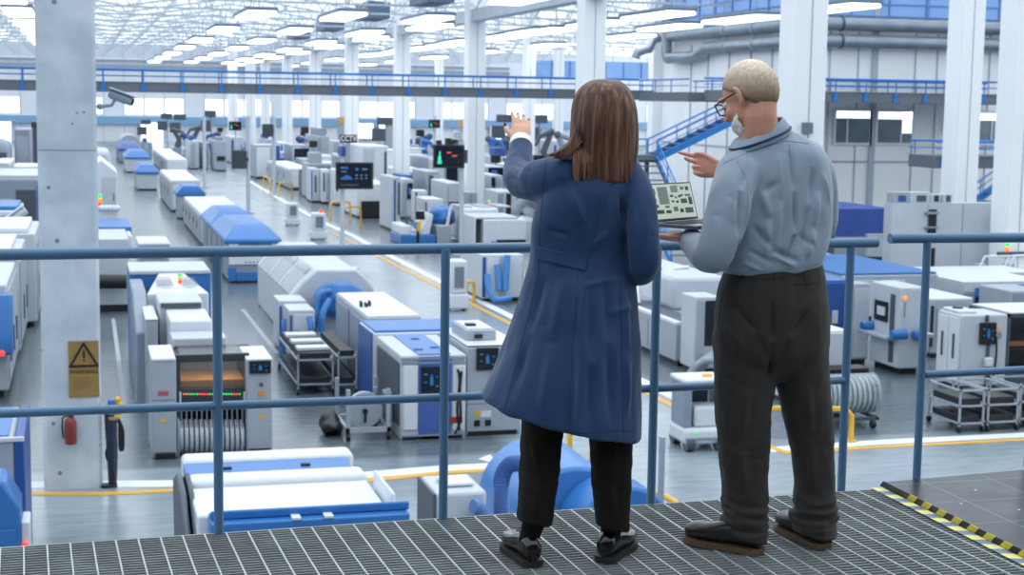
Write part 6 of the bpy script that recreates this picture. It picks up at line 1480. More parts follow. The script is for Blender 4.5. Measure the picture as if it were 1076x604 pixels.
def hand(m, wrist, dF, dT, curlN, s=1., curls=(8, 8, 8, 8), base=(3, 3, 3, 3), thumb=(.75, .65), spread=.06, mm=0):
    dF = Vector(dF).normalized(); dT = (Vector(dT)-dF*Vector(dT).dot(dF)).normalized(); N = Vector(curlN); N = (N-dF*N.dot(dF)-dT*N.dot(dT)).normalized()
    def P(f, t, n): return wrist + (dF*f+dT*t+N*n)*s
    R = []
    for f, w, h in ((-.02, .027, .021), (0, .029, .02), (.03, .038, .0165), (.06, .0425, .0145), (.083, .0425, .0125), (.092, .038, .009)):
        R.append([P(f, w*math.copysign(abs(math.cos(a))**.8, math.cos(a)), h*math.copysign(abs(math.sin(a))**.8, math.sin(a))) for a in [2*PI*j/18 for j in range(18)]])
    m.loft(R, mm)
    lens = ((.042, .025, .02), (.046, .029, .021), (.043, .027, .021), (.033, .021, .019)); offs = (.0305, .0105, -.0105, -.030)
    tips = []
    for k in range(4):
        p = P(.083, offs[k], .0); a = math.radians(base[k]); lat = spread*(1.5-k)
        pts = [P(.06, offs[k]*.95, 0), p]; rs = [.0095*s, .0095*s]
        for q, L in enumerate(lens[k]):
            d = (dF*math.cos(a)+N*math.sin(a)+dT*lat).normalized(); p = p+d*L*s; pts.append(p); rs.append((.0085, .0077, .0065)[q]*s); a += math.radians(curls[k])
        m.tube(pts, rs, 10, mm); m.ball(pts[-1], rs[-1], n=8, k=6, m=mm); tips.append(pts[-1])
    d1 = (dT*thumb[0]+dF*thumb[1]).normalized(); d2 = (dT*(thumb[0]-.35)+dF*(thumb[1]+.35)+N*.15).normalized()
    a = P(.012, .018, .004); b_ = a+d1*.036*s; c_ = b_+d1*.034*s; e_ = c_+d2*.027*s
    m.tube([a, b_, c_, e_], [.015*s, .013*s, .0105*s, .0078*s], 10, mm); m.ball(e_, .0078*s, n=8, k=6, m=mm)
    return tips, e_
def head_frame(c, yaw, pitch, roll_=0., s=1.):
    # yaw: turn towards the viewer's left from looking straight away
    Rm = Matrix.Rotation(yaw, 3, 'Z') @ Matrix.Rotation(-pitch, 3, 'X') @ Matrix.Rotation(roll_, 3, 'Y')
    return lambda x, y, z: Vector(c)+Rm @ (Vector((x, y, z))*s), Rm
def head(m, Pf, Rm, s=1., neck=True):
    def B(c, r): m.ball(Pf(*c), r[0]*s, r[1]*s, r[2]*s, 24, 16, 0, Rm)
    B((0, -.012, .03), (.076, .097, .088)); B((0, -.014, -.016), (.066, .072, .066)); B((0, .03, -.03), (.063, .066, .086)); B((0, .042, -.078), (.046, .046, .034))
    m.tube([Pf(0, .093, .022), Pf(0, .106, -.002), Pf(0, .117, -.024), Pf(0, .1, -.034)], [.008*s, .010*s, .0135*s, .009*s], 10)
    for x in (-1, 1):
        B((x*.01, .105, -.028), (.010, .010, .008)); B((x*.035, .066, -.024), (.026, .026, .024)); B((x*.03, .086, .034), (.026, .011, .009))
        ear = [Pf(x*(.078+.012*math.sin(t)), -.002-.026*math.sin(t*1.0)*.9+.006, .0+.032*math.cos(t)) for t in [PI*k/10 for k in range(11)]]
        m.tube(ear, [.0055*s]*11, 8); m.tube([Pf(x*.076, -.006, -.03), Pf(x*.079, -.008, .0), Pf(x*.078, -.008, .024)], [.008*s, .012*s, .009*s], 8)
    B((0, .092, -.057), (.024, .010, .0065)); B((0, .090, -.068), (.021, .010, .007)); B((0, .078, -.1), (.024, .020, .016))
    if neck: m.tube([Pf(0, -.025, -.03), Pf(0, -.035, -.09), Pf(0, -.05, -.16), Pf(0, -.055, -.2)], [.056*s, .054*s, .060*s, .07*s], 18)
def eyes(par, Pf, Rm, s=1.):
    for x in (-1, 1):
        m = MB(); m.ball(Pf(x*.031, .0785, .012), .0125*s, n=14, k=10, m=0); m.ball(Pf(x*.031, .086, .011), .0062*s, n=10, k=8, m=1)
        m.build('eye', [mat('eye_white', '#e6e2dc', .2), mat('iris', '#3a3d42', .2)], par)
def shoe(par, heel, toe, L, leather, solem, w=.05, hh=1., sole_h=.022):
    heel = Vector((heel.x, heel.y, ZP)); d = Vector((toe.x-heel.x, toe.y-heel.y, 0)).normalized(); n = Vector((-d.y, d.x, 0)); u = Vector((0, 0, 1)); z0 = .004
    R = []
    for s, ww, h in ((-.018, .06, .010), (-.015, .22, .03), (-.008, .42, .052), (.02, .62, .072), (.1, .74, .086), (.22, .76, .088), (.33, .78, .084), (.45, .84, .074), (.57, .93, .062), (.7, 1., .053), (.82, .97, .050), (.91, .84, .046), (.965, .6, .040), (1., .3, .028)):
        r_ = []
        for j in range(20):
            th = 2*PI*j/20; c, sn = math.cos(th), math.sin(th)
            x = math.copysign(abs(c)**.75, c)*w*ww; z = z0+.022+(h*hh-.0)*.5*(1+math.copysign(abs(sn)**.75, sn)) * 1.0
            if s < .4 and sn > 0: x *= 1-.38*abs(sn)**2
            r_.append(heel+d*(s*L)+n*x+u*z)
        R.append(r_)
    sh = MB(); sh.loft(R); b = sh.build('shoe', [leather], par, auto=100)
    o = [(s, ww*w+.005) for s, ww in ((-.012, .4), (.03, .68), (.12, .78), (.25, .76), (.4, .74), (.55, .9), (.7, 1.02), (.83, .98), (.92, .8), (.985, .5), (1.01, .2))]
    out = [heel+d*(s*L)+n*x for s, x in o]+[heel+d*(s*L)-n*x for s, x in o[::-1]]
    m = MB(); K = len(out); za, zb = z0, z0+sole_h
    m.add([p+u*za for p in out]+[p+u*zb for p in out], [tuple(range(K))[::-1], tuple(range(K, 2*K))]+[(i, (i+1) % K, K+(i+1) % K, K+i) for i in range(K)]); 
    sole = m.build('sole', [solem], b)
    m = MB()
    for k in range(4):
        s = .4+k*.045; c = heel+d*(s*L)+u*(z0+.022+hh*(.077-.008*k-.002*k)); m.tube([c-n*.018+u*-.004, c+u*.003, c+n*.018+u*-.004], .0028, 6)
    c = heel+d*(.39*L)+u*(z0+.022+hh*.084)
    for sgn in (-1, 1): m.tube([c, c+n*sgn*.018+u*.010-d*.004, c+n*sgn*.028-u*.002, c+n*sgn*.016-u*.006], .0025, 6)
    m.build('laces', [BLACK], b)
    return b

# ------------------------------------------------------------------ materials
def cloth_mat(name, hx, rough=.8, var=.06, scale=9, sheen=.2, weave=600, wv=.05):
    m = mat(name, hx, rough, var=var, scale=scale, spec=.25); nt = m.node_tree; b = nt.nodes['Principled BSDF']; b.inputs['Sheen Weight'].default_value = sheen
    return m
COAT = cloth_mat('blue_coat_cloth', '#213d63', .62); COATD = cloth_mat('blue_coat_seam', '#152848', .7); SHIRT = cloth_mat('blue_grey_shirt_cloth', '#8f9cab', .55, sheen=.1); SHIRTD = cloth_mat('shirt_stitch', '#74869a', .6)
TRW = cloth_mat('black_brown_trousers', '#17110f', .8, sheen=0); TRM = cloth_mat('charcoal_trousers', '#322f2d', .78, var=.09, scale=40, sheen=.08); SOCK = cloth_mat('black_sock', '#121013', .9, sheen=0)
SKINW = mat('skin_light', '#d9a88e', .5, var=.05, scale=14, spec=.35); SKINM = mat('skin_ruddy', '#cf9680', .5, var=.09, scale=16, spec=.35)
for s_ in (SKINW, SKINM):
    b_ = s_.node_tree.nodes['Principled BSDF']; b_.inputs['Subsurface Weight'].default_value = .12; b_.inputs['Subsurface Radius'].default_value = (.012, .005, .003); b_.inputs['Subsurface Scale'].default_value = .5
LEATH = mat('black_leather', '#100d0c', .2, var=.15, scale=20, coat=.3); LEATHM = mat('worn_brown_leather', '#231b17', .28, var=.25, scale=18); SOLEB = mat('black_sole', '#1c1a19', .6); SOLET = mat('tan_sole', '#5d4933', .6)
def hair_mat(name, c0, c1, c2, sc=(60, 60, 3), rough=.42):
    m = bpy.data.materials.new(name); m.use_nodes = True; nt = m.node_tree; b = nt.nodes['Principled BSDF']
    tc = nt.nodes.new('ShaderNodeTexCoord'); mp = nt.nodes.new('ShaderNodeMapping'); mp.inputs['Scale'].default_value = sc; nz = nt.nodes.new('ShaderNodeTexNoise'); nz.inputs['Scale'].default_value = 1; nz.inputs['Detail'].default_value = 5
    nt.links.new(tc.outputs['Object'], mp.inputs['Vector']); nt.links.new(mp.outputs['Vector'], nz.inputs['Vector'])
    r = nt.nodes.new('ShaderNodeValToRGB'); r.color_ramp.elements[0].position = .3; r.color_ramp.elements[0].color = lin(c0); r.color_ramp.elements[1].position = .72; r.color_ramp.elements[1].color = lin(c2)
    e = r.color_ramp.elements.new(.5); e.color = lin(c1); nt.links.new(nz.outputs['Fac'], r.inputs['Fac']); nt.links.new(r.outputs['Color'], b.inputs['Base Color'])
    bp = nt.nodes.new('ShaderNodeBump'); bp.inputs['Strength'].default_value = .5; bp.inputs['Distance'].default_value = .004; nt.links.new(nz.outputs['Fac'], bp.inputs['Height']); nt.links.new(bp.outputs['Normal'], b.inputs['Normal'])
    b.inputs['Roughness'].default_value = rough; b.inputs['Specular IOR Level'].default_value = .4; return m
HAIRW = hair_mat('brown_hair', '#35211a', '#5a3a29', '#8c6247', (75, 75, 3.5))

# ------------------------------------------------------------------ the woman
wf = onz(598, 590, ZP)
woman = thing('person', 'person in a long navy blue work coat seen from behind, left arm raised', 'person', (wf.x, YW, ZP))
# coat
c = MB()
c.loft(rings([(617, 160, 656, 161, 5.1, .065), (604, 165, 664, 167, 5.1, .08), (588, 172, 672, 176, 5.1, .095), (576, 182, 676, 190, 5.1, .108), (566, 205, 667, 210, 5.1, .12), (560, 230, 660, 235, 5.1, .118), (559, 255, 657, 258, 5.11, .112), (558, 275, 660, 278, 5.11, .115),
              (552, 300, 665, 304, 5.11, .135), (543, 330, 667, 336, 5.11, .155), (532, 362, 668, 372, 5.11, .175), (520, 391, 669, 413, 5.11, .19), (507.5, 414, 669.5, 450, 5.11, .205, .035), (506.5, 417, 669.5, 454, 5.11, .206, .037)], n=36, e=2.3, sub=4))
limb(c, [at(592, 184, 5.08), at(574, 188, 5.12), at(558, 191, 5.22), at(546, 187, 5.32), at(545, 170, 5.40), at(547.5, 153, 5.47)], [.075, .074, .069, .060, .052, .041])
limb(c, [at(658, 187, 5.08), at(668, 203, 5.04), at(674, 232, 5.0), at(676, 262, 4.99), at(675.5, 280, 5.03), at(662, 280, 5.20), at(646, 273, 5.36)], [.062, .062, .058, .057, .057, .052, .044])
coat = bake(c, .0065, 8)
coat = folds(coat, [([(560, 214), (585, 222)], .010, -.010), ([(563, 220), (590, 236)], .008, .006), ([(540, 172), (560, 182)], .008, -.007), ([(534, 185), (556, 196)], .008, -.007), ([(536, 163), (556, 170)], .007, -.006), ([(546, 205), (572, 200)], .010, -.008),
    ([(653, 205), (657, 240), (659, 285)], .009, -.013), ([(666, 225), (690, 232)], .008, -.006), ([(664, 250), (688, 246)], .008, -.007), ([(664, 268), (690, 262)], .009, -.007), ([(668, 285), (690, 276)], .008, .006),
    ([(608, 290), (604, 350), (600, 455)], .012, .009), ([(572, 288), (556, 350), (538, 420)], .016, -.009), ([(590, 292), (580, 360), (568, 440)], .018, .010), ([(636, 290), (640, 360), (642, 450)], .018, -.010), ([(655, 300), (658, 370), (660, 440)], .014, .009), ([(620, 300), (622, 380), (620, 450)], .015, -.008),
    ([(600, 200), (612, 235)], .014, .008), ([(630, 205), (622, 250)], .012, -.007), ([(575, 240), (600, 248)], .010, -.007), ([(640, 240), (620, 262)], .010, .007), ([(560, 292), (605, 300)], .008, .006), ([(612, 300), (655, 292)], .010, .007), ([(545, 330), (575, 345)], .012, -.006), ([(640, 330), (664, 320)], .012, .007)], .009, (9, 9, 4), 3.)
cm = coat.build('coat', [COAT], woman, auto=180)
pb_ = patch(coat, ((566, 259.5), (616, 270), (615, 284.5), (565.5, 272)), .002)
if pb_: belt = pb_.build('half_belt', [COAT], cm, auto=50); 
def seamline(body, pts, par, mt, r=.0013, nm='seam'):
    P = on_surface(body, pts, .0003)
    if len(P) > 2: MB().tube(P, r, 6).build(nm, [mt], par)
seamline(coat, [(608, 284), (605, 320), (601, 380), (598, 457)], cm, COATD); seamline(coat, [(574, 168), (570, 205), (567, 250), (566, 285), (556, 330), (543, 380), (530, 432)], cm, COATD); seamline(coat, [(645, 190), (632, 220), (620, 262), (616, 284)], cm, COATD); seamline(coat, [(661, 200), (655, 240), (652, 290), (653, 350), (655, 455)], cm, COATD)
seamline(coat, [(566, 261), (616, 271.5)], cm, COATD, .001); seamline(coat, [(512, 417), (560, 446), (610, 455), (666, 452)], cm, COATD, .001, 'hem_stitch')
m = MB(); 
collar = rings([(613, 166, 658, 167, 5.09, .078), (616, 158, 656, 159, 5.1, .07), (618, 155, 655, 156, 5.105, .066)], n=28, e=2.1, sub=2); m.loft(collar, cap=False); o = m.build('coat_collar', [COAT], cm); sm_ = o.modifiers.new('thick', 'SOLIDIFY'); sm_.thickness = .004
m = MB(); wr = at(547.5, 151.5, 5.475); d_ = (at(547.5, 146, 5.51)-at(547, 160, 5.44)).normalized(); m.tube([wr-d_*.02, wr+d_*.018], [.043, .041], 16); m.build('shirt_cuff', [mat('cream_cuff', '#e9e4dc', .7)], cm)
# body
b = MB(); PW, RW = head_frame(at(635, 126, 5.13), math.radians(12), math.radians(2), 0, .97); head(b, PW, RW, .97)
w_ = at(547, 150.5, 5.49); hd = Vector((.22, .72, .9)); tips, th_ = hand(b, w_, hd, (-1, .25, .1), (0, .8, -.5), .87, curls=(12, 12, 14, 16), base=(4, 8, 10, 12), thumb=(.62, .8), spread=.045)
limb(b, [at(592, 184, 5.08), at(546, 187, 5.32), w_], [.05, .042, .026]); 
w2_ = at(644, 271, 5.37); hand(b, w2_, (-1, .25, .1), (0, .2, 1), (0, 1, 0), .9, curls=(25, 25, 25, 25)); limb(b, [at(660, 186, 5.1), at(676, 277, 5.08), w2_], [.05, .042, .027])
b.loft(rings([(617, 170, 656, 171, 5.11, .05), (590, 185, 668, 190, 5.11, .085), (574, 230, 662, 235, 5.11, .095), (574, 262, 656, 265, 5.11, .095), (566, 310, 658, 312, 5.12, .11), (563, 350, 660, 352, 5.12, .11)], n=24, sub=2))
limb(b, [at(580, 345, 5.12), at(571, 440, 5.13), at(566, 500, 5.12), at(562.5, 538, 5.10), at(562, 547, 5.10)], [.085, .055, .047, .032, .026]); limb(b, [at(640, 345, 5.12), at(643, 440, 5.12), at(643, 500, 5.11), at(643.5, 542, 5.10), at(643.5, 551, 5.10)], [.085, .055, .047, .032, .026])
body = bake(b, .0042, 3, .5); bo = body.build('body', [SKINW], woman, auto=180)
eyes(woman, PW, RW, .97)
m = MB(); m.ball(th_+Vector((-.002, -.006, .003)), .0062, .004, .008, 8, 6); 
for t_ in tips: m.ball(t_+Vector((0, .005, .002)), .0055, .004, .007, 8, 6)
m.build('nail_varnish', [mat('dark_red_nail', '#7c2530', .25)], bo) if False else None
for t_, r_ in [(th_+Vector((-.002, -.006, .003)), (.0062, .004, .008))]+[(q_+Vector((0, .005, .002)), (.0055, .004, .007)) for q_ in tips]:
    m = MB(); m.ball(t_, *r_, 8, 6); m.build('fingernail', [mat('dark_red_nail', '#7c2530', .25)], bo)
# hair
rows = catmull([[631, 83, 639, 83, 5.10, .012], [622, 84.5, 649, 84.5, 5.10, .045], [612, 91, 657, 91, 5.10, .078], [606, 101, 662, 101, 5.10, .100], [603, 115, 665.5, 115, 5.10, .112], [602, 133, 667, 133, 5.095, .114], [600.5, 152, 667.5, 152, 5.09, .108], [599.5, 170, 666, 170, 5.085, .100], [602, 184, 664.5, 187, 5.08, .094], [604, 189, 663, 193, 5.08, .088]], 5)
NS = 140; R = []
for k, r in enumerate(rows):
    q = ring((r[0], r[1]), (r[2], r[3]), r[4], r[5], NS, 2.15); cen = (at(r[0], r[1], r[4])+at(r[2], r[3], r[4]))/2; f = k/(len(rows)-1); o_ = []
    for j, p in enumerate(q):
        th = 2*PI*j/NS; a = noise.noise(Vector((math.cos(th)*9, math.sin(th)*9, f*1.2)))*.006*min(1, f*3) + noise.noise(Vector((math.cos(th)*26, math.sin(th)*26, f*2)))*.003*min(1, f*3)
        d = p-cen; d.z = 0; p = p+(d.normalized() if d.length > 1e-6 else d)*a
        if f > .86: p.z += (f-.86)/.14*(.016*noise.noise(Vector((math.cos(th)*7, math.sin(th)*7, 5.)))+.008*noise.noise(Vector((math.cos(th)*22, math.sin(th)*22, 1.))))
        o_.append(p)
    R.append(o_)
m = MB(); m.loft(R)
rr = random.Random(8)
for i in range(16):
    f = i/15; a0 = (604+7*f+rr.uniform(-1, 1), 128+22*f); a1 = (600+5*f, 147+9*f); a2 = (588+9*f, 158+6*f); a3 = (573+17*f+rr.uniform(-2, 2), 163.5+5*f+rr.uniform(-1, 1)); yb_ = 5.045-.012*(i % 3)
    P = catmull([list(at(*a0, yb_))+[.004], list(at(*a1, yb_-.01))+[.0065], list(at(*a2, yb_-.015))+[.005], list(at(*a3, yb_-.01))+[.0008]], 6); m.tube([Vector(p[:3]) for p in P], [p[3] for p in P], 6)
rr = random.Random(5)
for i in range(26):
    x = 603+i*2.35; dy = rr.uniform(-2, 3); P = catmull([list(at(x, 150, 5.03))+[.002], list(at(x, 166, 5.004))+[.006], list(at(x+rr.uniform(-1, 1), 180, 4.998))+[.007], list(at(x+rr.uniform(-3, 3), 190+dy, 4.992))+[.001]], 4); m.tube([Vector(p[:3]) for p in P], [p[3] for p in P], 6)
m.build('hair', [HAIRW], woman, auto=80)
# trousers, socks, shoes
t_ = MB()
t_.loft(rings([(566, 320, 660, 322, 5.12, .12), (558, 350, 664, 352, 5.12, .13), (552, 385, 664, 388, 5.12, .13), (552, 398, 664, 398, 5.12, .12)], n=28, sub=3))
t_.loft(rings([(552, 380, 606, 384, 5.12, .1), (550, 420, 596, 422, 5.12, .092), (549.5, 455, 590, 457, 5.12, .085), (548, 490, 586, 492, 5.12, .08), (546, 520, 583, 522, 5.11, .075), (544.5, 543, 580, 547, 5.10, .072), (544.3, 546, 579.8, 550, 5.10, .071)], n=26, sub=3))
t_.loft(rings([(610, 380, 665, 384, 5.12, .1), (617, 420, 664, 422, 5.12, .092), (620, 455, 663, 457, 5.12, .086), (622.5, 490, 661.5, 492, 5.11, .08), (625, 520, 660, 522, 5.10, .076), (627, 548, 659.5, 552, 5.09, .072), (627.3, 552, 659.3, 556, 5.09, .071)], n=26, sub=3))
tr1 = folds(bake(t_, .005, 6), [([(560, 460), (566, 500), (562, 545)], .012, .006), ([(553, 470), (580, 464)], .01, -.005), ([(645, 460), (642, 510), (646, 550)], .012, .006), ([(625, 470), (655, 480)], .01, -.005)], .005, (10, 10, 7), 8., ((ZP+.1, ZP+.5, .003),))
tr1.build('trousers', [TRW], woman, auto=180)
for hp, tp_, tx, ty in (((561, 597), (540, 579), 562, 544), ((634, 592.5), (658, 574), 643.5, 549)):
    h_, t2 = onz(*hp, ZP), onz(*tp_, ZP); d = (t2-h_).normalized(); a = at(tx, ty, 5.10); b_ = h_+d*.062+Vector((0, 0, .075))
    m = MB(); m.tube([a, a.lerp(b_, .6), b_, b_+d*.01-Vector((0, 0, .04))], [.042, .036, .036, .034], 18); m.build('sock', [SOCK], woman)
shoe(woman, onz(561, 597, ZP), onz(540, 579, ZP), .272, LEATH, SOLEB, .047); shoe(woman, onz(634, 592.5, ZP), onz(658, 574, ZP), .272, LEATH, SOLEB, .047)

# ------------------------------------------------------------------ the man
man = thing('person', 'person with short white hair, glasses and blue grey shirt pointing at a laptop', 'person', (onz(805, 580, ZP).x, YW, ZP))
YM = 5.12
c = MB()
c.loft(rings([(773, 148, 821, 132, YM, .062), (767, 160, 830, 136, YM, .078), (761, 172, 845, 143, YM, .096), (757, 184, 859, 153, YM, .112), (755, 202, 868, 172, YM, .126), (755, 225, 872, 203, YM, .134), (756, 250, 870, 238, YM, .136), (758, 268, 867, 258, YM, .138), (761, 281, 863, 271, YM, .134), (763.5, 288, 861, 279, YM, .126)], n=36, e=2.4, sub=4))
WL = at(723, 250, 5.27)
limb(c, [at(776, 182, 5.07), at(769, 202, 5.03), at(763, 232, 5.0), at(755, 258, 4.99), at(749, 268, 5.02), at(738, 263, 5.13), at(727, 253.5, 5.24)], [.082, .078, .073, .068, .065, .058, .044])
WR = at(757, 178, 5.46)
limb(c, [at(846, 166, 5.12), at(858, 186, 5.14), at(864, 215, 5.17), at(860, 240, 5.22), at(846, 243, 5.30), at(810, 216, 5.40), at(766, 182, 5.455)], [.07, .07, .062, .058, .056, .05, .04])
shirt = bake(c, .0062, 8)
shirt = folds(shirt, [([(788, 160), (778, 200), (776, 250), (772, 285)], .011, -.014), ([(765, 205), (784, 225)], .009, -.007), ([(750, 225), (776, 240)], .010, -.007), ([(742, 240), (772, 262)], .009, -.008), ([(735, 250), (762, 275)], .009, -.008), ([(745, 205), (772, 212)], .010, .006), ([(728, 247), (745, 280)], .008, -.007),
    ([(829, 158), (834, 200), (836, 245), (828, 275)], .009, -.010), ([(818, 160), (820, 210), (815, 265)], .010, .008), ([(855, 175), (850, 215), (842, 265)], .012, -.008), ([(800, 195), (808, 230), (806, 272)], .014, .010), ([(790, 235), (812, 262), (840, 276)], .011, -.010), ([(785, 262), (815, 278)], .009, -.009), ([(860, 200), (856, 240), (848, 272)], .012, .009), ([(838, 245), (858, 262)], .010, -.008), ([(780, 275), (800, 284)], .007, .007), ([(812, 268), (836, 280)], .008, .008), ([(864, 180), (872, 215)], .012, .007), ([(795, 205), (822, 190)], .012, -.005), ([(800, 255), (770, 270)], .010, -.006)], .008, (9, 9, 5), 11.)
so_ = shirt.build('shirt', [SHIRT], man, auto=180)
seamline(shirt, [(760, 172), (790, 158), (826, 148), (850, 151)], so_, SHIRTD, .0012, 'yoke_seam'); seamline(shirt, [(774, 168), (785, 190), (786, 215), (782, 238)], so_, SHIRTD, .0012, 'armhole_seam'); seamline(shirt, [(829, 152), (831, 170)], so_, SHIRTD, .0012, 'pleat_seam')
seamline(shirt, [(765, 286.5), (815, 284.5), (860, 277)], so_, SHIRTD, .001, 'hem_stitch')
m = MB(); m.loft(rings([(765, 163, 831, 139, YM, .088), (770, 155, 827, 130, YM, .081), (774, 149, 821, 122.5, YM+.005, .073), (775.5, 151, 819.5, 124.5, YM+.005, .069)], n=32, e=2.1, sub=3), cap=False); o = m.build('shirt_collar', [SHIRT], so_); s_ = o.modifiers.new('thick', 'SOLIDIFY'); s_.thickness = .004
m = MB(); q = rings([(768.5, 157, 828.5, 133, YM-.002, .0885)], n=48, e=2.1, sub=1)[0]; m.tube(q+[q[0]], .0042, 8); m.build('lanyard', [mat('navy_lanyard', '#1d2f66', .6)], man)
m = MB(); d_ = (at(757, 178, 5.46)-at(775, 188, 5.44)).normalized(); p = at(764, 181, 5.456); m.tube([p-d_*.03, p+d_*.012, p+d_*.02], [.044, .042, .038], 18); m.build('shirt_cuff', [SHIRT], so_)
m = MB(); d_ = (WL-at(738, 263, 5.13)).normalized(); p = at(727, 253.5, 5.24); m.tube([p-d_*.03, p+d_*.012, p+d_*.018], [.047, .044, .040], 18); m.build('shirt_cuff', [SHIRT], so_)
# body
b = MB(); HS = 1.035; PM, RM_ = head_frame(at(788, 102, 5.14), math.radians(35), math.radians(30), 0, HS); head(b, PM, RM_, HS, False)
b.tube([PM(0, -.035, -.01), at(798, 122, 5.10), at(799, 140, 5.11)], [.062, .061, .066], 20); b.tube([at(794, 106, 5.12), at(797, 120, 5.12), at(798, 134, 5.12), at(799, 150, 5.12)], [.055, .060, .066, .07], 20)
hand(b, WR, (-1, .12, .16), (.1, .1, 1), (0, -1, -.2), 1.0, curls=(4, 22, 42, 48), base=(0, 22, 45, 52), thumb=(.35, .95), spread=.04)
limb(b, [at(846, 166, 5.12), at(856, 240, 5.24), WR], [.055, .045, .029])
hand(b, WL, (-1, .42, .02), (-.3, -1, .05), (0, 0, 1), 1.0, curls=(10, 10, 12, 14), base=(6, 6, 6, 6), thumb=(.55, .8), spread=.05)
limb(b, [at(776, 182, 5.07), at(750, 266, 5.02), WL], [.055, .045, .03])
b.loft(rings([(785, 150, 815, 140, YM, .05), (775, 180, 845, 165, YM, .09), (768, 225, 860, 210, YM, .11), (770, 270, 855, 262, YM, .11), (766, 315, 856, 310, YM, .115), (764, 350, 858, 346, YM, .115)], n=24, sub=2))
limb(b, [at(785, 345, 5.12), at(781, 430, 5.12), at(782, 500, 5.12), at(784, 550, 5.13), at(780, 560, 5.14)], [.09, .062, .05, .034, .026]); limb(b, [at(838, 345, 5.12), at(848, 430, 5.12), at(854, 500, 5.12), at(855, 548, 5.13), at(853, 556, 5.14)], [.09, .062, .05, .034, .026])
body = bake(b, .0042, 6, .5); body.build('body', [SKINM], man, auto=180)
eyes(man, PM, RM_)
# hair: short, white on top, ashy at the back
HAIRM = hair_mat('short_white_hair', '#d3baa0', '#e6d2ba', '#f6ecdd', (130, 130, 60), .65)
nt = HAIRM.node_tree; bs = nt.nodes['Principled BSDF']; lk = [l for l in nt.links if l.to_socket == bs.inputs['Base Color']][0]; src = lk.from_socket
tcn = [n for n in nt.nodes if n.type == 'TEX_COORD'][0]; sx = nt.nodes.new('ShaderNodeSeparateXYZ'); nt.links.new(tcn.outputs['Object'], sx.inputs[0]); mr = nt.nodes.new('ShaderNodeMapRange')
hz = PM(0, 0, 0).z-ZP; mr.inputs['From Min'].default_value = hz-.01; mr.inputs['From Max'].default_value = hz+.125; nt.links.new(sx.outputs['Z'], mr.inputs['Value'])
mx = nt.nodes.new('ShaderNodeMix'); mx.data_type = 'RGBA'; mx.inputs['A'].default_value = lin('#85674f'); nt.links.new(mr.outputs['Result'], mx.inputs['Factor']); nt.links.new(src, mx.inputs['B']); nt.links.new(mx.outputs['Result'], bs.inputs['Base Color'])
def shell(center, r, keep, n=64, k=48, amp=.003, fr=60, off=0.):
    m = MB(); loc = []; m2 = MB(); tmp = MB(); tmp.ball((0, 0, 0), 1, 1, 1, n, k)
    vs = [Vector((center[0]+v.x*r[0], center[1]+v.y*r[1], center[2]+v.z*r[2])) for v in tmp.v]
    fs = [f for f in tmp.f if all(keep(vs[i]) for i in f)]; used = sorted({i for f in fs for i in f}); ix = {i: q for q, i in enumerate(used)}
    out = []
    for i in used:
        v = vs[i]; d = (v-Vector(center)).normalized(); out.append(PM(*(v+d*amp*noise.noise(v*fr))))
    m2.add(out, [tuple(ix[i] for i in f) for f in fs]); return m2
def keep_hair(v):
    x, y, z = v
    if y > .05: return z > .070+(abs(x))*-.25
    if y > .0: return z > .012+y*.8
    return z > max(-.07, -.074+(y+.05)*1.6 if y > -.05 else -.074)
hm = shell((0, -.014, .020), (.0805, .1015, .1045), keep_hair, amp=.0015); ho = hm.build('hair', [HAIRM], man, auto=180); sd = ho.modifiers.new('thick', 'SOLIDIFY'); sd.thickness = .007
hm = shell((0, .034, -.058), (.0665, .073, .072), lambda v: v.z < -.036-.55*max(0, v.y-.03)+.008*noise.noise(v*45) and v.y > .036+.010*noise.noise(v*60), n=160, k=120, amp=.0025); MATS_BEARD = hair_mat('white_beard', '#dccfc6', '#ece4dd', '#f8f4f0', (160, 160, 60), .6); bo_ = hm.build('beard', [MATS_BEARD], man, auto=180); sd = bo_.modifiers.new('thick', 'SOLIDIFY'); sd.thickness = .003
# glasses
gl = thing('glasses', 'dark framed glasses worn by the man', 'glasses', tuple(PM(0, .11, .012)))
for x in (-1, 1):
    q = [PM(x*(.036+.027*math.copysign(abs(math.cos(a))**.6, math.cos(a))), .107-.006*abs(math.cos(a)), .008+.021*math.copysign(abs(math.sin(a))**.6, math.sin(a))) for a in [2*PI*k/24 for k in range(24)]]
    MB().tube(q+[q[0]], .0028, 8).build('rim', [BLACK], gl)
    MB().add(q, [tuple(range(24))]).build('lens', [CLEAR], gl)
    MB().tube([PM(x*.063, .102, .02), PM(x*.074, .08, .02), PM(x*.082, .02, .016), PM(x*.084, -.006, .014), PM(x*.083, -.02, -.006)], .0028, 8).build('temple', [BLACK], gl)
MB().tube([PM(-.010, .108, .014), PM(0, .113, .018), PM(.010, .108, .014)], .0025, 8).build('bridge', [BLACK], gl)
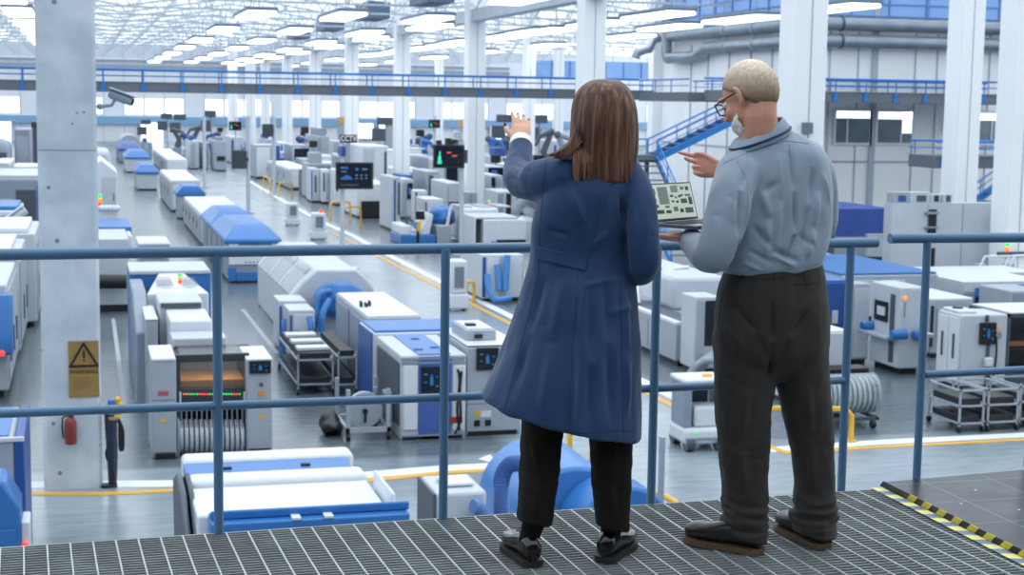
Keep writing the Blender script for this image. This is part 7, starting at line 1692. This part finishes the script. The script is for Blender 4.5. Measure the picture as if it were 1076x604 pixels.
# trousers
t_ = MB()
t_.loft(rings([(764.5, 283, 860, 275, YM, .124), (760, 296, 863, 290, YM, .132), (755.5, 318, 866, 312, YM, .142), (752.5, 345, 868, 340, YM, .145), (752, 370, 868, 366, YM, .135), (762, 388, 858, 386, YM, .10), (775, 400, 845, 398, YM, .07)], n=32, e=2.3, sub=3))
t_.loft(rings([(752, 366, 820, 370, YM, .105), (752.5, 400, 812, 402, YM, .102), (754, 440, 808, 442, YM, .094), (757, 480, 806, 482, YM, .088), (760, 510, 804.5, 512, YM, .084), (761, 530, 803.5, 534, YM, .086), (762, 550, 804, 558, YM, .096), (764, 560, 803, 568, YM, .1)], n=28, e=2.2, sub=3))
t_.loft(rings([(804, 366, 868.5, 364, YM, .105), (816, 400, 870, 398, YM, .102), (825, 440, 872, 437, YM, .094), (833, 475, 873.5, 470, YM, .088), (837, 505, 875, 500, YM, .084), (836, 528, 876.5, 522, YM, .088), (834, 548, 876.5, 545, YM, .098), (836, 560, 874, 563, YM, .1)], n=28, e=2.2, sub=3))
tr2 = folds(bake(t_, .0055, 10), [([(812, 315), (812, 360), (808, 400)], .009, -.012), ([(770, 320), (796, 350), (806, 380)], .012, -.009), ([(850, 325), (830, 355), (816, 385)], .012, -.009), ([(785, 400), (780, 460), (782, 520)], .014, .008), ([(760, 395), (790, 410)], .011, -.007), ([(756, 430), (800, 445)], .010, -.008), ([(760, 450), (800, 462)], .010, .007), ([(822, 425), (868, 435)], .010, -.008), ([(828, 448), (866, 452)], .010, .007), ([(848, 400), (852, 460), (855, 520)], .014, .008),
    ([(760, 340), (785, 365)], .012, .007)], .006, (11, 11, 7), 21., ((ZP+.02, ZP+.21, .019), (ZP+.21, ZP+.6, .003)))
to_ = tr2.build('trousers', [TRM], man, auto=180)
pk = patch(tr2, ((836, 297), (860, 294), (860.5, 296.5), (836, 299.5)), .0005, 10, 3, .002)
if pk: pk.build('pocket_flap', [TRM], to_)
seamline(tr2, [(763, 300), (757, 322), (755, 345)], to_, BLACK, .0015, 'side_pocket'); seamline(tr2, [(764, 294), (812, 293), (861, 286)], to_, BLACK, .001, 'waistband_seam')
for px_ in (781, 815, 846):
    P = on_surface(tr2, [(px_, 287), (px_, 294)], .002, 4)
    if len(P) > 2: MB().tube(P, .004, 6).build('belt_loop', [TRM], to_)
shoe(man, onz(799, 583, ZP), onz(733, 570.5, ZP), .30, LEATHM, SOLET, .052, 1.15, .02); shoe(man, onz(866, 577.5, ZP), onz(830, 560, ZP), .30, LEATHM, SOLET, .052, 1.15, .02)
m = MB(); p = at(757.5, 553, 5.12)
for i in range(3): q = at(754+i*1.6, 551+i*1.2, 5.10); m.tube([q, q+Vector((.01, 0, -.004))], .002, 6)

# ------------------------------------------------------------------ laptop
HL = at(688, 232.5, 5.31); HR = at(734, 230.5, 5.47); zz_ = (HL.z+HR.z)/2; HL.z = HR.z = zz_
wv_ = (HR-HL); Wd = wv_.length; wv_.normalize(); bd = Vector((wv_.y, -wv_.x, 0)); Dp = .185
lp_ = thing('laptop', 'open thin laptop held by the man, screen full of grey circuit blocks', 'laptop', tuple((HL+HR)/2+bd*Dp*.5-Vector((0, 0, .016))))
def LB(m, u0, u1, d0, d1, z0, z1, k=0):
    vs = [HL+wv_*Wd*u+bd*Dp*d+Vector((0, 0, z)) for z in (z0, z1) for u, d in ((u0, d0), (u1, d0), (u1, d1), (u0, d1))]
    m.add(vs, [(3,2,1,0),(4,5,6,7),(0,1,5,4),(1,2,6,5),(2,3,7,6),(3,0,4,7)], k)
m = MB(); LB(m, 0, 1, 0, 1, -.016, -.002); m.build('keyboard_base', [mat('laptop_grey', '#6e747c', .35, .6)], lp_, bevel=.003)
m = MB()
for r in range(5):
    for k in range(13): LB(m, .05+k*.07, .05+k*.07+.058, .14+r*.1, .14+r*.1+.08, -.002, .0005)
LB(m, .34, .66, .7, .95, -.002, -.0012); m.build('keyboard', [BLACK], lp_, smooth=False)
tl_ = math.radians(17); uv_ = Vector((0, 0, 1))*math.cos(tl_) - bd*math.sin(tl_); nn_ = bd*math.cos(tl_)+Vector((0, 0, 1))*math.sin(tl_); Hh = .142
def SB(m, u0, u1, v0, v1, n0, n1, k=0):
    vs = [HL+wv_*Wd*u+uv_*Hh*v+nn_*n for n in (n0, n1) for u, v in ((u0, v0), (u1, v0), (u1, v1), (u0, v1))]
    m.add(vs, [(3,2,1,0),(4,5,6,7),(0,1,5,4),(1,2,6,5),(2,3,7,6),(3,0,4,7)], k)
m = MB(); SB(m, 0, 1, 0, 1, -.006, 0); lid = m.build('screen_lid', [mat('laptop_black', '#1b1d21', .3)], lp_, bevel=.002)
m = MB(); SB(m, .025, .975, .06, .965, 0, .0006, 0)
rr = random.Random(12)
def R_(u0, u1, v0, v1, k): SB(m, u0, u1, v0, v1, .0006, .001, k)
R_(.20, .42, .44, .90, 1); R_(.50, .66, .74, .92, 1)
for i in range(7): R_(.22, .40, .46+i*.06, .485+i*.06, 2)
for u, v, w_, h_, k in ((.05, .70, .10, .16, 2), (.06, .52, .08, .08, 3), (.46, .62, .07, .06, 3), (.56, .58, .05, .05, 2), (.64, .60, .06, .06, 3), (.72, .80, .08, .08, 2), (.84, .78, .07, .1, 3), (.47, .48, .06, .05, 3), (.57, .46, .06, .06, 3), (.68, .44, .14, .12, 4), (.86, .40, .08, .2, 3), (.06, .2, .2, .1, 3), (.3, .2, .12, .08, 3), (.48, .24, .1, .12, 2), (.62, .2, .08, .1, 3), (.74, .18, .18, .14, 4), (.06, .36, .1, .08, 3), (.3, .34, .1, .06, 2), (.7, .63, .05, .05, 3), (.8, .62, .12, .06, 2)): R_(u, u+w_, v, v+h_, k)
m.build('display', [mat('display_background', '#b9c4b4', .35, emit=.45), mat('display_grey', '#7e877f', .4, emit=.2), mat('display_dim', '#6a736c', .4, emit=.15), mat('display_dark', '#3a413e', .4, emit=.05), mat('display_deep', '#4c5450', .4, emit=.08)], lid, smooth=False)
# ================================================================== light
sc = bpy.context.scene
w = bpy.data.worlds.new('sky'); sc.world = w; w.use_nodes = True
bg = w.node_tree.nodes['Background']; bg.inputs['Color'].default_value = (.89, .95, 1., 1); bg.inputs['Strength'].default_value = 2.0
sun = bpy.data.lights.new('sun', 'SUN'); sun.energy = 1.0; sun.angle = math.radians(30); sun.color = (1, .97, .93)
so = bpy.data.objects.new('sun', sun); COL.objects.link(so); so.rotation_euler = (math.radians(-14), math.radians(12), 0)
sc.view_settings.view_transform = 'Standard'; sc.view_settings.look = 'None'; sc.view_settings.gamma = 1; sc.view_settings.use_curve_mapping = False
sc.view_settings.exposure = 0.0
sc.cycles.use_denoising = True
sc.cycles.max_bounces = 6; sc.cycles.transparent_max_bounces = 12
